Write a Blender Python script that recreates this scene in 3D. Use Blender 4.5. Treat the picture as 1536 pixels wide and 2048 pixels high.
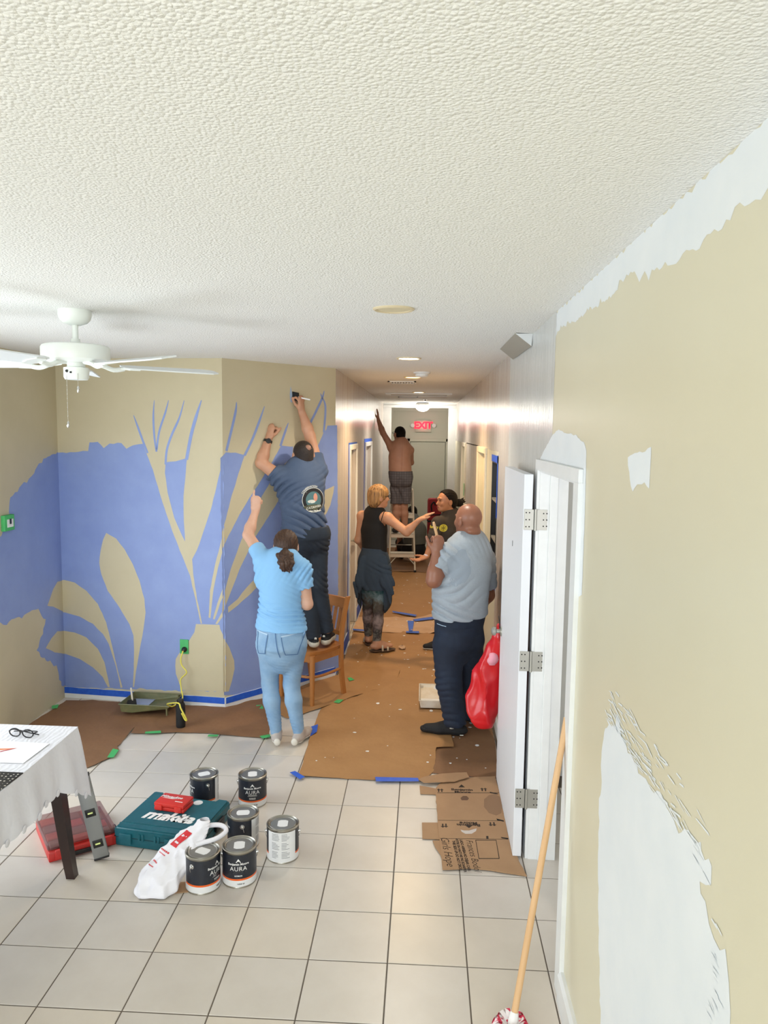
import bpy, bmesh, math, random
import numpy as np
from mathutils import Vector, Matrix, noise
from mathutils.geometry import delaunay_2d_cdt

for _o in list(bpy.data.objects):
    bpy.data.objects.remove(_o, do_unlink=True)
SC = bpy.context.scene
COL = SC.collection
PI = math.pi

# ---------------------------------------------------------------- camera
cam_d = bpy.data.cameras.new('camera')
cam_d.sensor_fit = 'HORIZONTAL'
cam_d.sensor_width = 36.0
cam_d.lens = 36.0 * 1521.07 / 1536.0
cam_d.clip_start = 0.02
cam = bpy.data.objects.new('camera', cam_d)
COL.objects.link(cam)
def cam_matrix(yaw, pitch, roll, loc):
    fwd = Vector((math.sin(yaw)*math.cos(pitch), math.cos(yaw)*math.cos(pitch), -math.sin(pitch)))
    right = Vector((math.cos(yaw), -math.sin(yaw), 0))
    down = fwd.cross(right)
    r2 = right*math.cos(roll) + down*math.sin(roll)
    d2 = down*math.cos(roll) - right*math.sin(roll)
    m = Matrix((r2, -d2, -fwd)).transposed().to_4x4()
    m.translation = loc
    return m
cam.matrix_world = cam_matrix(-0.0517877, 0.1045518, -0.0124264, (0, 0, 2.18895))
SC.camera = cam

# ---------------------------------------------------------------- world, daylight, exposure
SC.view_settings.view_transform = 'Standard'
SC.view_settings.look = 'None'
SC.view_settings.gamma = 1.0
SC.view_settings.use_curve_mapping = False
SC.view_settings.exposure = 0.56
wd = bpy.data.worlds.new('daylight')
SC.world = wd
wd.use_nodes = True
wd.node_tree.nodes['Background'].inputs[0].default_value = (0.80, 0.90, 1.0, 1)
wd.node_tree.nodes['Background'].inputs[1].default_value = 1.0

def area_light(name, loc, target, sx, sy, power, col):
    d = bpy.data.lights.new(name, 'AREA')
    d.shape = 'RECTANGLE'; d.size = sx; d.size_y = sy
    d.energy = power; d.color = col
    o = bpy.data.objects.new(name, d); COL.objects.link(o)
    o.location = loc
    o.rotation_euler = (Vector(target) - Vector(loc)).to_track_quat('-Z', 'Y').to_euler()
    return o
# daylight entering by the glazed front (behind the camera) and the glass doors of the left wall
area_light('front_window_daylight', (-1.0, -3.35, 1.45), (-1.0, 3.0, 1.35), 3.4, 2.0, 120, (0.86, 0.935, 1.0))
# fill lamp added to brighten the small side room, no known source
area_light('side_room_fill', (1.30, 1.84, 1.55), (1.30, 4.6, 1.35), 0.8, 1.1, 8.5, (0.98, 0.97, 1.0))
area_light('side_door_daylight', (-3.05, 3.35, 1.15), (0.6, 3.6, 1.2), 2.5, 1.9, 62, (0.86, 0.935, 1.0))

# ---------------------------------------------------------------- helpers
def tag(o, label=None, cat=None, group=None, kind=None):
    if label: o['label'] = label
    if cat: o['category'] = cat
    if group: o['group'] = group
    if kind: o['kind'] = kind
    return o

def empty(name, loc=(0, 0, 0), rz=0.0, label=None, cat=None, group=None):
    o = bpy.data.objects.new(name, None); COL.objects.link(o)
    o.empty_display_size = 0.05
    o.location = loc; o.rotation_euler = (0, 0, rz)
    return tag(o, label, cat, group)

def link_mesh(name, me, material, parent=None, smooth=None):
    o = bpy.data.objects.new(name, me); COL.objects.link(o)
    if material and not me.materials: me.materials.append(material)
    if parent is not None: o.parent = parent
    if smooth == 'all':
        me.shade_smooth()
    elif smooth:
        me.shade_smooth(); me.set_sharp_from_angle(angle=math.radians(smooth))
    return o

def copy_tree(o, parent=None):
    c = o.copy(); COL.objects.link(c); c.parent = parent
    for ch in list(o.children): copy_tree(ch, c)
    return c

class MB:
    """collects simple shapes and links them as one mesh"""
    def __init__(s): s.v = []; s.f = []; s.M = None
    def add(s, vs, fs):
        n = len(s.v)
        for p in vs:
            p = Vector(p); s.v.append(s.M @ p if s.M is not None else p)
        s.f += [tuple(i + n for i in f) for f in fs]
        return s
    def box(s, lo, hi, bev=0.0):
        x0, y0, z0 = lo; x1, y1, z1 = hi
        if bev <= 0:
            return s.add([(x0,y0,z0),(x1,y0,z0),(x1,y1,z0),(x0,y1,z0),(x0,y0,z1),(x1,y0,z1),(x1,y1,z1),(x0,y1,z1)],
              [(0,3,2,1),(4,5,6,7),(0,1,5,4),(1,2,6,5),(2,3,7,6),(3,0,4,7)])
        b = bmesh.new()
        bmesh.ops.create_cube(b, size=1.0)
        for v in b.verts:
            v.co = Vector(((x0+x1)/2 + v.co.x*(x1-x0), (y0+y1)/2 + v.co.y*(y1-y0), (z0+z1)/2 + v.co.z*(z1-z0)))
        bmesh.ops.bevel(b, geom=b.edges[:], offset=bev, segments=2, affect='EDGES', profile=0.5)
        return s.bm(b)
    def bm(s, b):
        b.verts.ensure_lookup_table(); b.verts.index_update()
        s.add([v.co.copy() for v in b.verts], [tuple(v.index for v in f.verts) for f in b.faces]); b.free()
        return s
    def prism(s, pts, z0, z1):
        n = len(pts)
        return s.add([(p[0],p[1],z0) for p in pts] + [(p[0],p[1],z1) for p in pts],
          [tuple(range(n-1,-1,-1)), tuple(range(n,2*n))] + [(i,(i+1)%n,n+(i+1)%n,n+i) for i in range(n)])
    def extrude(s, pts, vec):
        n = len(pts); vec = Vector(vec); pts = [Vector(p) for p in pts]
        return s.add(pts + [p+vec for p in pts],
          [tuple(range(n-1,-1,-1)), tuple(range(n,2*n))] + [(i,(i+1)%n,n+(i+1)%n,n+i) for i in range(n)])
    def lathe(s, prof, n=24, cap=True, axis=None):
        vs = []; fs = []
        m = len(prof)
        for r, z in prof:
            for k in range(n):
                a = 2*PI*k/n; vs.append((r*math.cos(a), r*math.sin(a), z))
        for j in range(m-1):
            for k in range(n):
                k2 = (k+1) % n
                fs.append((j*n+k, j*n+k2, (j+1)*n+k2, (j+1)*n+k))
        if cap:
            fs.append(tuple(range(n-1,-1,-1))); fs.append(tuple((m-1)*n+k for k in range(n)))
        if axis is not None:
            o, d = Vector(axis[0]), Vector(axis[1]).normalized()
            R = d.to_track_quat('Z', 'Y').to_matrix()
            vs = [o + R @ Vector(p) for p in vs]
        return s.add(vs, fs)
    def tube(s, path, r, n=8, cap=True, closed=False):
        path = [Vector(p) for p in path]; m = len(path)
        rs = r if isinstance(r, (list, tuple)) else [r]*m
        vs = []; fs = []; up = None
        for i, p in enumerate(path):
            if closed: t = path[(i+1) % m] - path[i-1]
            else: t = path[min(i+1, m-1)] - path[max(i-1, 0)]
            t.normalize()
            if up is None:
                up = Vector((0,0,1)) if abs(t.z) < 0.9 else Vector((1,0,0))
            sd = t.cross(up); 
            if sd.length < 1e-6: sd = t.orthogonal()
            sd.normalize(); up = sd.cross(t)
            for k in range(n):
                a = 2*PI*k/n; vs.append(p + (sd*math.cos(a) + up*math.sin(a))*rs[i])
        for i in range(m if closed else m-1):
            j = (i+1) % m
            for k in range(n):
                k2 = (k+1) % n; fs.append((i*n+k, i*n+k2, j*n+k2, j*n+k))
        if cap and not closed:
            fs.append(tuple(range(n-1,-1,-1))); fs.append(tuple((m-1)*n+k for k in range(n)))
        return s.add(vs, fs)
    def ball(s, c, r, u=16, w=10):
        r = r if isinstance(r, (list, tuple)) else (r, r, r)
        b = bmesh.new(); bmesh.ops.create_uvsphere(b, u_segments=u, v_segments=w, radius=1.0)
        for v in b.verts: v.co = Vector((c[0]+v.co.x*r[0], c[1]+v.co.y*r[1], c[2]+v.co.z*r[2]))
        return s.bm(b)
    def grid(s, fn, nu, nv, cu=False):
        vs = [fn(i/(nu-1 if not cu else nu), j/(nv-1)) for j in range(nv) for i in range(nu)]
        fs = []
        for j in range(nv-1):
            for i in range(nu if cu else nu-1):
                i2 = (i+1) % nu; fs.append((j*nu+i, j*nu+i2, (j+1)*nu+i2, (j+1)*nu+i))
        return s.add(vs, fs)
    def mesh(s, name):
        me = bpy.data.meshes.new(name); me.from_pydata([tuple(p) for p in s.v], [], s.f); me.update()
        b = bmesh.new(); b.from_mesh(me); bmesh.ops.recalc_face_normals(b, faces=b.faces[:]); b.to_mesh(me); b.free()
        return me
    def obj(s, name, material, parent=None, smooth=None):
        return link_mesh(name, s.mesh(name), material, parent, smooth)

def spline(pts, n=6):
    """Catmull-Rom through points"""
    P = [Vector(p) for p in pts]; out = []
    for i in range(len(P)-1):
        p0 = P[max(i-1,0)]; p1 = P[i]; p2 = P[i+1]; p3 = P[min(i+2, len(P)-1)]
        for k in range(n):
            t = k/n
            out.append(0.5*((2*p1) + (p2-p0)*t + (2*p0-5*p1+4*p2-p3)*t*t + (3*p1-p0-3*p2+p3)*t**3))
    out.append(P[-1]); return out

# ---------------------------------------------------------------- materials
def lin(c):
    return tuple((x/255/12.92 if x/255 <= 0.04045 else ((x/255+0.055)/1.055)**2.4) for x in c) + (1.0,)
def nd(nt, t, **kw):
    n = nt.nodes.new(t)
    for k, v in kw.items():
        if k in n.inputs.keys(): n.inputs[k].default_value = v
        else: setattr(n, k, v)
    return n
def mat(name, col, rough=0.6, metal=0.0, var=None, bump=None, spec=0.5, emit=None, alpha=None, trans=0.0, stretch=(1,1,1), sheen=0.0, sss=0.0, coat=0.0):
    """var=(second colour, scale, sharpness 0..1) ; bump=(scale, strength, distance, kind)"""
    m = bpy.data.materials.new(name); m.use_nodes = True
    nt = m.node_tree; b = nt.nodes['Principled BSDF']
    b.inputs['Base Color'].default_value = lin(col)
    b.inputs['Roughness'].default_value = rough
    b.inputs['Metallic'].default_value = metal
    b.inputs['Specular IOR Level'].default_value = spec
    b.inputs['Transmission Weight'].default_value = trans
    if sheen: b.inputs['Sheen Weight'].default_value = sheen
    if coat: b.inputs['Coat Weight'].default_value = coat; b.inputs['Coat Roughness'].default_value = 0.12
    if sss:
        b.inputs['Subsurface Weight'].default_value = sss
        b.inputs['Subsurface Radius'].default_value = (0.012, 0.005, 0.003)
        b.inputs['Subsurface Scale'].default_value = 1.0
    if emit:
        b.inputs['Emission Color'].default_value = lin(emit[0]); b.inputs['Emission Strength'].default_value = emit[1]
    if alpha is not None: b.inputs['Alpha'].default_value = alpha
    tc = None
    def coords():
        nonlocal tc
        if tc is None:
            t = nd(nt, 'ShaderNodeTexCoord'); tc = nd(nt, 'ShaderNodeMapping'); tc.inputs['Scale'].default_value = stretch
            nt.links.new(t.outputs['Object'], tc.inputs['Vector'])
        return tc.outputs['Vector']
    if var:
        n = nd(nt, 'ShaderNodeTexNoise', Scale=var[1], Detail=5.0, Roughness=0.6)
        nt.links.new(coords(), n.inputs['Vector'])
        r = nd(nt, 'ShaderNodeValToRGB'); h = 0.25*(1-var[2])+0.01
        r.color_ramp.elements[0].position = 0.5-h; r.color_ramp.elements[1].position = 0.5+h
        r.color_ramp.elements[0].color = lin(col); r.color_ramp.elements[1].color = lin(var[0])
        nt.links.new(n.outputs['Fac'], r.inputs['Fac']); nt.links.new(r.outputs['Color'], b.inputs['Base Color'])
    if bump:
        kind = bump[3] if len(bump) > 3 else 'noise'
        if kind == 'voronoi':
            n = nd(nt, 'ShaderNodeTexVoronoi', Scale=bump[0]); out = n.outputs['Distance']
        else:
            n = nd(nt, 'ShaderNodeTexNoise', Scale=bump[0], Detail=4.0); out = n.outputs['Fac']
        nt.links.new(coords(), n.inputs['Vector'])
        bp = nd(nt, 'ShaderNodeBump', Strength=bump[1], Distance=bump[2])
        nt.links.new(out, bp.inputs['Height']); nt.links.new(bp.outputs['Normal'], b.inputs['Normal'])
    return m

M = {}
M['tan'] = mat('tan_wall_paint', (205,193,162), 0.55, var=((199,187,155), 3.0, 0.2), bump=(160, 0.12, 0.002))
M['tan_right'] = mat('pale_tan_wall_paint', (221,215,190), 0.33, var=((217,210,183), 1.2, 0.1), bump=(160, 0.08, 0.002))
M['blue'] = mat('periwinkle_mural_paint', (132,151,205), 0.5, var=((143,162,212), 5.0, 0.1), bump=(160, 0.12, 0.002))
M['blue_wet'] = mat('fresh_pale_blue_paint', (170,190,215), 0.3)
M['primer'] = mat('white_primer_paint', (236,240,242), 0.45, var=((228,234,238), 6, 0.1), bump=(120, 0.08, 0.002))
M['white'] = mat('white_trim_paint', (238,240,240), 0.38, var=((230,232,232), 8, 0.1))
M['white_flat'] = mat('white_matte', (235,236,234), 0.6)
M['cream'] = mat('cream_door_paint', (232,222,200), 0.45)
M['wet_wall'] = mat('fresh_glossy_corridor_paint', (196,184,172), 0.2, var=((214,208,204), 9.0, 0.1), stretch=(1,1,0.06), bump=(60, 1.0, 0.010), spec=0.6)
M['wet_white'] = mat('fresh_glossy_white_paint', (206,208,206), 0.22, var=((216,218,216), 9.0, 0.1), stretch=(1,1,0.06), bump=(60, 1.0, 0.008), spec=0.6)
M['grey_green'] = mat('pale_grey_green_paint', (196,198,182), 0.5)
M['blue_tape'] = mat('blue_masking_tape', (28,84,200), 0.55, var=((44,104,214), 30, 0.1))
M['green_tape'] = mat('green_masking_tape', (66,176,98), 0.6, var=((84,190,112), 30, 0.1))
M['paper'] = mat('brown_masking_paper', (176,132,84), 0.75, var=((166,122,76), 4, 0.1), bump=(25, 0.25, 0.01))
M['paper_dark'] = mat('dark_brown_masking_paper', (140,102,70), 0.75, var=((128,92,62), 4, 0.1), bump=(25, 0.25, 0.01))
M['paper_pink'] = mat('pale_brown_masking_paper', (212,176,142), 0.7, var=((198,158,122), 6, 0.1), bump=(18, 0.6, 0.02))
M['card'] = mat('brown_cardboard', (176,140,104), 0.8, var=((166,130,96), 6, 0.1))
M['black'] = mat('black_plastic', (22,22,24), 0.45)
M['black_matte'] = mat('black_rubber', (18,18,20), 0.75)
M['dark'] = mat('dark_void', (10,10,12), 0.9)
M['steel'] = mat('brushed_steel', (190,186,178), 0.32, 1.0)
M['nickel'] = mat('satin_nickel', (176,174,166), 0.45, 0.7)
M['chrome'] = mat('bright_wire', (210,210,208), 0.25, 1.0)
M['ink'] = mat('black_ink', (26,24,24), 0.8)
M['ink_brown'] = mat('dark_brown_ink', (52,40,32), 0.8)
M['print_white'] = mat('white_print', (240,240,238), 0.5)
M['print_red'] = mat('red_print', (214,44,52), 0.5)
# ================================================================ the room
CZ = 2.73            # ceiling height
XR = 0.575           # right wall plane
XL = -0.775          # corridor left wall plane
A0 = (-2.90, 5.90); A1 = (-1.54, 5.76); B1 = (-0.775, 6.62)
YE = 14.2            # frame at the corridor end
YW = 15.45           # end wall

# popcorn ceiling
def ceiling_mat():
    m = mat('popcorn_ceiling', (240,239,234), 0.9)
    nt = m.node_tree; b = nt.nodes['Principled BSDF']
    t = nd(nt, 'ShaderNodeTexCoord')
    n1 = nd(nt, 'ShaderNodeTexNoise', Scale=100.0, Detail=3.0, Roughness=0.55, Distortion=0.3)
    n2 = nd(nt, 'ShaderNodeTexVoronoi', Scale=120.0)
    nt.links.new(t.outputs['Object'], n1.inputs['Vector']); nt.links.new(t.outputs['Object'], n2.inputs['Vector'])
    mx = nd(nt, 'ShaderNodeMath', operation='SUBTRACT'); nt.links.new(n1.outputs['Fac'], mx.inputs[0]); nt.links.new(n2.outputs['Distance'], mx.inputs[1])
    bp = nd(nt, 'ShaderNodeBump', Strength=0.55, Distance=0.007)
    nt.links.new(mx.outputs[0], bp.inputs['Height']); nt.links.new(bp.outputs['Normal'], b.inputs['Normal'])
    return m
M['ceiling'] = ceiling_mat()
tag(MB().box((-6, -3.6, CZ), (3.2, YE+0.02, CZ+0.12)).obj('ceiling', M['ceiling']), kind='structure')

# floor: grout bed with separate tiles on it
TS = 0.33; TX0 = -0.3485*TS; TY0 = 12.9064*TS
def tile_floor_mat():
    m = mat('floor_tile_grid', (214,207,198), 0.35)
    nt = m.node_tree; b = nt.nodes['Principled BSDF']
    t = nd(nt, 'ShaderNodeTexCoord'); mp = nd(nt, 'ShaderNodeMapping')
    mp.inputs['Location'].default_value = (-TX0/TS, -TY0/TS, 0); mp.inputs['Scale'].default_value = (1/TS, 1/TS, 1)
    br = nd(nt, 'ShaderNodeTexBrick', offset=0.0, squash=1.0, Scale=1.0)
    br.inputs['Mortar Size'].default_value = 0.009; br.inputs['Brick Width'].default_value = 1.0; br.inputs['Row Height'].default_value = 1.0
    br.inputs['Color1'].default_value = lin((214,207,198)); br.inputs['Color2'].default_value = lin((208,200,190)); br.inputs['Mortar'].default_value = lin((104,94,84))
    nt.links.new(t.outputs['Object'], mp.inputs['Vector']); nt.links.new(mp.outputs['Vector'], br.inputs['Vector']); nt.links.new(br.outputs['Color'], b.inputs['Base Color'])
    return m
floor = tag(MB().box((-6, -3.6, -0.15), (3.2, YW+0.4, -0.004)).obj('floor', tile_floor_mat()), kind='structure')
M['tile'] = mat('beige_ceramic_tile', (216,209,200), 0.32, var=((208,200,190), 5, 0.1), bump=(30, 0.05, 0.003))
M['tile2'] = mat('warm_ceramic_tile', (220,210,196), 0.30, var=((212,202,188), 5, 0.1), bump=(30, 0.05, 0.003))
M['grout'] = mat('dark_grout', (106,96,86), 0.9)
MB().box((-3.0, 1.3, -0.006), (1.85, 7.3, -0.0025)).obj('grout_bed', M['grout'], floor)
_g = 0.0026
tile_me = []
for k in range(2):
    b = bmesh.new(); bmesh.ops.create_cube(b, size=1.0)
    for v in b.verts: v.co = Vector((v.co.x*(TS-2*_g), v.co.y*(TS-2*_g), v.co.z*0.006-0.003))
    top = [e for e in b.edges if all(v.co.z > -0.001 for v in e.verts)]
    bmesh.ops.bevel(b, geom=top, offset=0.0018, segments=1, affect='EDGES')
    me = bpy.data.meshes.new('floor_tile'); b.to_mesh(me); b.free(); me.materials.append(M['tile' if k == 0 else 'tile2']); tile_me.append(me)
rnd = random.Random(3)
for r in range(-8, 9):
    for c in range(-9, 6):
        x = TX0 + (c+0.5)*TS; y = TY0 - (r-0.5)*TS
        if y < 1.4 or y > 6.7 or x < -2.95 or (x > XR+0.1 and not 1.9 < y < 4.72): continue
        if -0.6 < x < 0.35 and y > 5.0: continue        # wholly under the masking paper
        o = bpy.data.objects.new('floor_tile', tile_me[rnd.random() < 0.35]); COL.objects.link(o); o.parent = floor
        o.location = (x, y, rnd.uniform(-0.0006, 0.0004))

# walls ------------------------------------------------------------------
def wall_frame(a, b):
    a = Vector((a[0], a[1], 0)); b = Vector((b[0], b[1], 0)); d = (b-a).normalized(); n = Vector((d.y, -d.x, 0))
    return a, d, n
FR = {'A': wall_frame(A0, A1), 'B': wall_frame(A1, B1),
      'L': (Vector((-2.90, 0, 0)), Vector((0,1,0)), Vector((1,0,0))), 'R': (Vector((XR, 0, 0)), Vector((0,1,0)), Vector((-1,0,0)))}
def panel_wall(name, fr, s0, s1, holes, material, thick=0.13, z1=CZ, parent=None):
    """wall with rectangular openings (s0,s1,z0,z1), built of solid blocks"""
    o, d, n = fr; mb = MB()
    ss = sorted({s0, s1} | {h[0] for h in holes} | {h[1] for h in holes}); zs = sorted({0, z1} | {h[2] for h in holes} | {h[3] for h in holes})
    for i in range(len(ss)-1):
        for j in range(len(zs)-1):
            cs = (ss[i]+ss[i+1])/2; cz = (zs[j]+zs[j+1])/2
            if any(h[0] < cs < h[1] and h[2] < cz < h[3] for h in holes): continue
            p = [o + d*ss[i], o + d*ss[i+1], o + d*ss[i+1] - n*thick, o + d*ss[i] - n*thick]
            mb.add([(q.x, q.y, zs[j]) for q in p] + [(q.x, q.y, zs[j+1]) for q in p], [(0,3,2,1),(4,5,6,7),(0,1,5,4),(1,2,6,5),(2,3,7,6),(3,0,4,7)])
    me = mb.mesh(name)
    b = bmesh.new(); b.from_mesh(me); bmesh.ops.remove_doubles(b, verts=b.verts[:], dist=1e-5)
    seen = {}
    for f in list(b.faces):                          # drop the faces between blocks
        k = tuple(round(x, 4) for x in f.calc_center_median()); seen.setdefault(k, []).append(f)
    bmesh.ops.delete(b, geom=[f for fs in seen.values() if len(fs) > 1 for f in fs], context='FACES')
    b.to_mesh(me); b.free()
    return tag(link_mesh(name, me, material, parent), kind='structure')

DOOR_R = (2.87, 3.765, 0, 2.005)
wall_right = panel_wall('wall_right', FR['R'], -3.6, YW, [DOOR_R, (6.0, 6.42, 0.98, 1.95), (7.08, 8.08, 0, 2.0), (10.58, 11.52, 0, 2.0)], M['tan_right'])
wall_left = panel_wall('wall_left', FR['L'], -3.6, 5.95, [(2.05, 4.7, 0.05, 2.1)], M['tan'])
LA = (Vector(A1)-Vector(A0)).length; LB = (Vector(B1)-Vector(A1)).length
wall_mural = panel_wall('wall_mural', FR['A'], -0.02, LA, [], M['tan'], 0.10)
wall_angle = panel_wall('wall_angle', FR['B'], 0, LB, [], M['tan'], 0.10)
CL = (Vector((XL, 0, 0)), Vector((0,1,0)), Vector((1,0,0)))
wall_corridor = panel_wall('wall_corridor', CL, 6.62, YW, [(7.9, 8.62, 0, 2.0), (9.92, 11.05, 0, 2.0)], M['wet_wall'])
wall_back = panel_wall('wall_back', (Vector((-6,-3.5,0)), Vector((1,0,0)), Vector((0,1,0))), 0, 9.2, [(3.2, 6.8, 0.4, 2.4)], M['tan'])
tag(MB().box((-6, -3.6, 0), (-5.9, 7, CZ)).obj('wall_outer', M['tan']), kind='structure')
# side room behind the right-hand doorway
tag(MB().box((1.9, 1.5, 0), (2.0, 5.5, CZ)).box((XR+0.13, 4.75, 0), (1.9, 4.85, CZ)).box((XR+0.13, 1.7, 0), (1.9, 1.8, CZ)).obj('wall_side_room', M['white_flat']), kind='structure')
# shallow closed rooms behind the corridor doors
tag(MB().box((XL-0.75, 7.2, 0), (XL-0.7, 12, CZ)).box((XL-0.75, 7.15, 0), (XL-0.13, 7.2, CZ)).box((XL-0.75, 12, 0), (XL-0.13, 12.05, CZ)).obj('wall_left_rooms', M['cream']), kind='structure')
tag(MB().box((XR+0.7, 5.6, 0), (XR+0.75, 12.5, CZ)).box((XR+0.13, 5.55, 0), (XR+0.75, 5.6, CZ)).box((XR+0.13, 12.5, 0), (XR+0.75, 12.55, CZ)).obj('wall_right_rooms', M['cream']), kind='structure')

# glazing of the front window and of the glass side doors
M['glass'] = mat('clear_glass', (240,246,248), 0.02, alpha=0.12)
win = tag(MB().box((-2.8, -3.47, 0.4), (0.8, -3.46, 2.4)).obj('window_1', M['glass']), kind='structure')
for x in (-2.8, -1.63, -0.43, 0.74):
    MB().box((x, -3.5, 0.4), (x+0.06, -3.42, 2.4)).obj('mullion', M['white'], win)
win2 = tag(MB().box((-2.99, 2.05, 0.05), (-2.98, 4.7, 2.1)).obj('window_2', M['glass']), kind='structure')
added_win = tag(MB().box((0.9, 1.80, 1.0), (1.7, 1.81, 2.1)).obj('added_window', M['glass']), kind='structure')  # invented window on the solid side-room wall, added behind the fill lamp
for x in (0.86, 1.28, 1.70): MB().box((x, 1.79, 0.96), (x+0.04, 1.83, 2.14)).obj('mullion', M['white'], added_win)  # bars of that added window
for y in (2.05, 3.35, 4.64):
    MB().box((-3.02, y, 0.05), (-2.94, y+0.06, 2.1)).obj('mullion', M['white'], win2)

# corridor end: painted frame, vestibule, end wall with door ---------------
tag(MB().box((XL, YE, 0), (-0.625, YE+0.12, CZ)).box((0.435, YE, 0), (XR, YE+0.12, CZ)).box((-0.625, YE, 2.645), (0.435, YE+0.12, CZ))
    .box((XL, YE-0.03, 2.645), (XR, YE, 2.69), 0.006).obj('trim_1', M['white']), kind='structure')
tag(MB().box((XL-0.15, YW, 0), (XR+0.15, YW+0.1, CZ+0.1)).obj('wall_end', M['grey_green']), kind='structure')
tag(MB().box((XL-0.1, YE+0.02, CZ), (XR+0.1, YW+0.1, CZ+0.1)).obj('ceiling_vestibule', M['white_flat']), kind='structure')
tag(MB().box((XL, YW-0.05, 0), (-0.63, YW, CZ)).box((0.50, YW-0.05, 0), (XR, YW, CZ)).box((-0.63, YW-0.05, 2.62), (0.50, YW, CZ)).obj('trim_2', M['grey_green']), kind='structure')
d3 = tag(empty('door_3', (0.07, YW-0.02, 0)), kind='structure')
MB().box((-0.35, -0.012, 0.01), (0.35, 0.02, 2.0), 0.004).obj('door_leaf', M['grey_green'], d3)
MB().box((-0.42, -0.03, 0), (-0.36, 0.02, 2.07), 0.004).box((0.36, -0.03, 0), (0.42, 0.02, 2.07), 0.004).box((-0.42, -0.03, 2.01), (0.42, 0.02, 2.07), 0.004).obj('door_frame', M['grey_green'], d3)
MB().ball((0.27, -0.05, 0.95), 0.028).obj('door_knob', M['steel'], d3, 40)
MB().lathe([(0.012,0),(0.012,0.01)], 12, axis=((0.16,-0.012,1.62),(0,-1,0))).obj('peephole', M['steel'], d3)

# baseboards ---------------------------------------------------------------
def baseboard(name, fr, s0, s1, h=0.085, t=0.016, material=None):
    o, d, n = fr; a = o+d*s0; b = o+d*s1
    mb = MB()
    prof = [(0,0), (t,0), (t,h-0.012), (t*0.55,h), (0,h)]
    vs = [(a + n*p + Vector((0,0,q))) for p, q in prof] + [(b + n*p + Vector((0,0,q))) for p, q in prof]
    m = len(prof)
    mb.add(vs, [tuple(range(m)), tuple(range(2*m-1, m-1, -1))] + [(i, (i+1) % m, m+(i+1) % m, m+i) for i in range(m)])
    return tag(mb.obj(name, material or M['white']), kind='structure')
baseboard('baseboard_right', FR['R'], -3.4, 2.775, 0.12, 0.024)
baseboard('baseboard_mural', FR['A'], 0.0, LA+0.006)
baseboard('baseboard_angle', FR['B'], -0.006, LB)
baseboard('baseboard_corridor_right', FR['R'], 3.85, 7.0, 0.1, 0.016)
baseboard('baseboard_corridor_left', CL, 6.64, 7.8, 0.1, 0.016)

# right-hand doorway: jamb, casings ---------------------------------------
y0, y1, _, zt = DOOR_R
tag(MB().box((XR-0.004, y1-0.001, 0), (XR+0.135, y1+0.02, zt)).box((XR+0.045, y1-0.014, 0), (XR+0.085, y1, zt), 0.003)
    .box((XR-0.004, y0-0.02, 0), (XR+0.135, y0+0.001, zt)).box((XR-0.004, y0, zt-0.001), (XR+0.135, y1, zt+0.02)).box((XR+0.045, y0, zt-0.014), (XR+0.085, y1, zt), 0.003)
    .obj('trim_3', M['white']), kind='structure')
tag(MB().box((XR-0.018, y0-0.095, 0), (XR, y0-0.006, zt+0.009)).box((XR-0.018, y1+0.006, 0), (XR, y1+0.08, zt+0.009))
    .box((XR-0.018, y0-0.095, zt+0.008), (XR, y1+0.08, 2.065), 0.004).obj('trim_4', M['white']), kind='structure')
# casings along the corridor
def casing(name, xw, sgn, y0, y1, zt, material, w=0.07, t=0.02):
    xa, xb = sorted((xw, xw+sgn*t))
    tag(MB().box((xa, y0-w, 0), (xb, y0, zt), 0.003).box((xa, y1, 0), (xb, y1+w, zt), 0.003).box((xa, y0-w, zt), (xb, y1+w, zt+w*0.8), 0.003).obj(name, material), kind='structure')
casing('trim_5', XR, -1, 7.08, 8.08, 2.0, M['cream'])
casing('trim_6', XR, -1, 10.58, 11.52, 2.0, M['cream'])
casing('trim_7', XL, 1, 7.9, 8.62, 2.0, M['white'])
casing('trim_8', XL, 1, 9.92, 11.05, 2.0, M['white'])
for i, (xw, ya, yb) in enumerate(((XR+0.05, 7.08, 8.08), (XR+0.05, 10.58, 11.52), (XL-0.05, 7.9, 8.62), (XL-0.05, 9.92, 11.05))):
    dd = tag(empty('door_%d' % (4+i), (xw, ya, 0)), kind='structure')
    sg = 1 if xw > 0 else -1
    x0_, x1_ = sorted((0, 0.04*sg))
    MB().box((x0_, 0, 0.005), (x1_, yb-ya, 2.0), 0.002).obj('door_leaf', M['cream'] if xw > 0 else M['white'], dd)
    MB().ball((-0.06*sg, yb-ya-0.07 if sg < 0 else 0.07, 0.96), 0.027).tube([(-0.05*sg, yb-ya-0.07 if sg < 0 else 0.07, 0.96), (0, yb-ya-0.07 if sg < 0 else 0.07, 0.96)], 0.012).obj('door_knob', M['nickel'], dd, 40)

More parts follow.
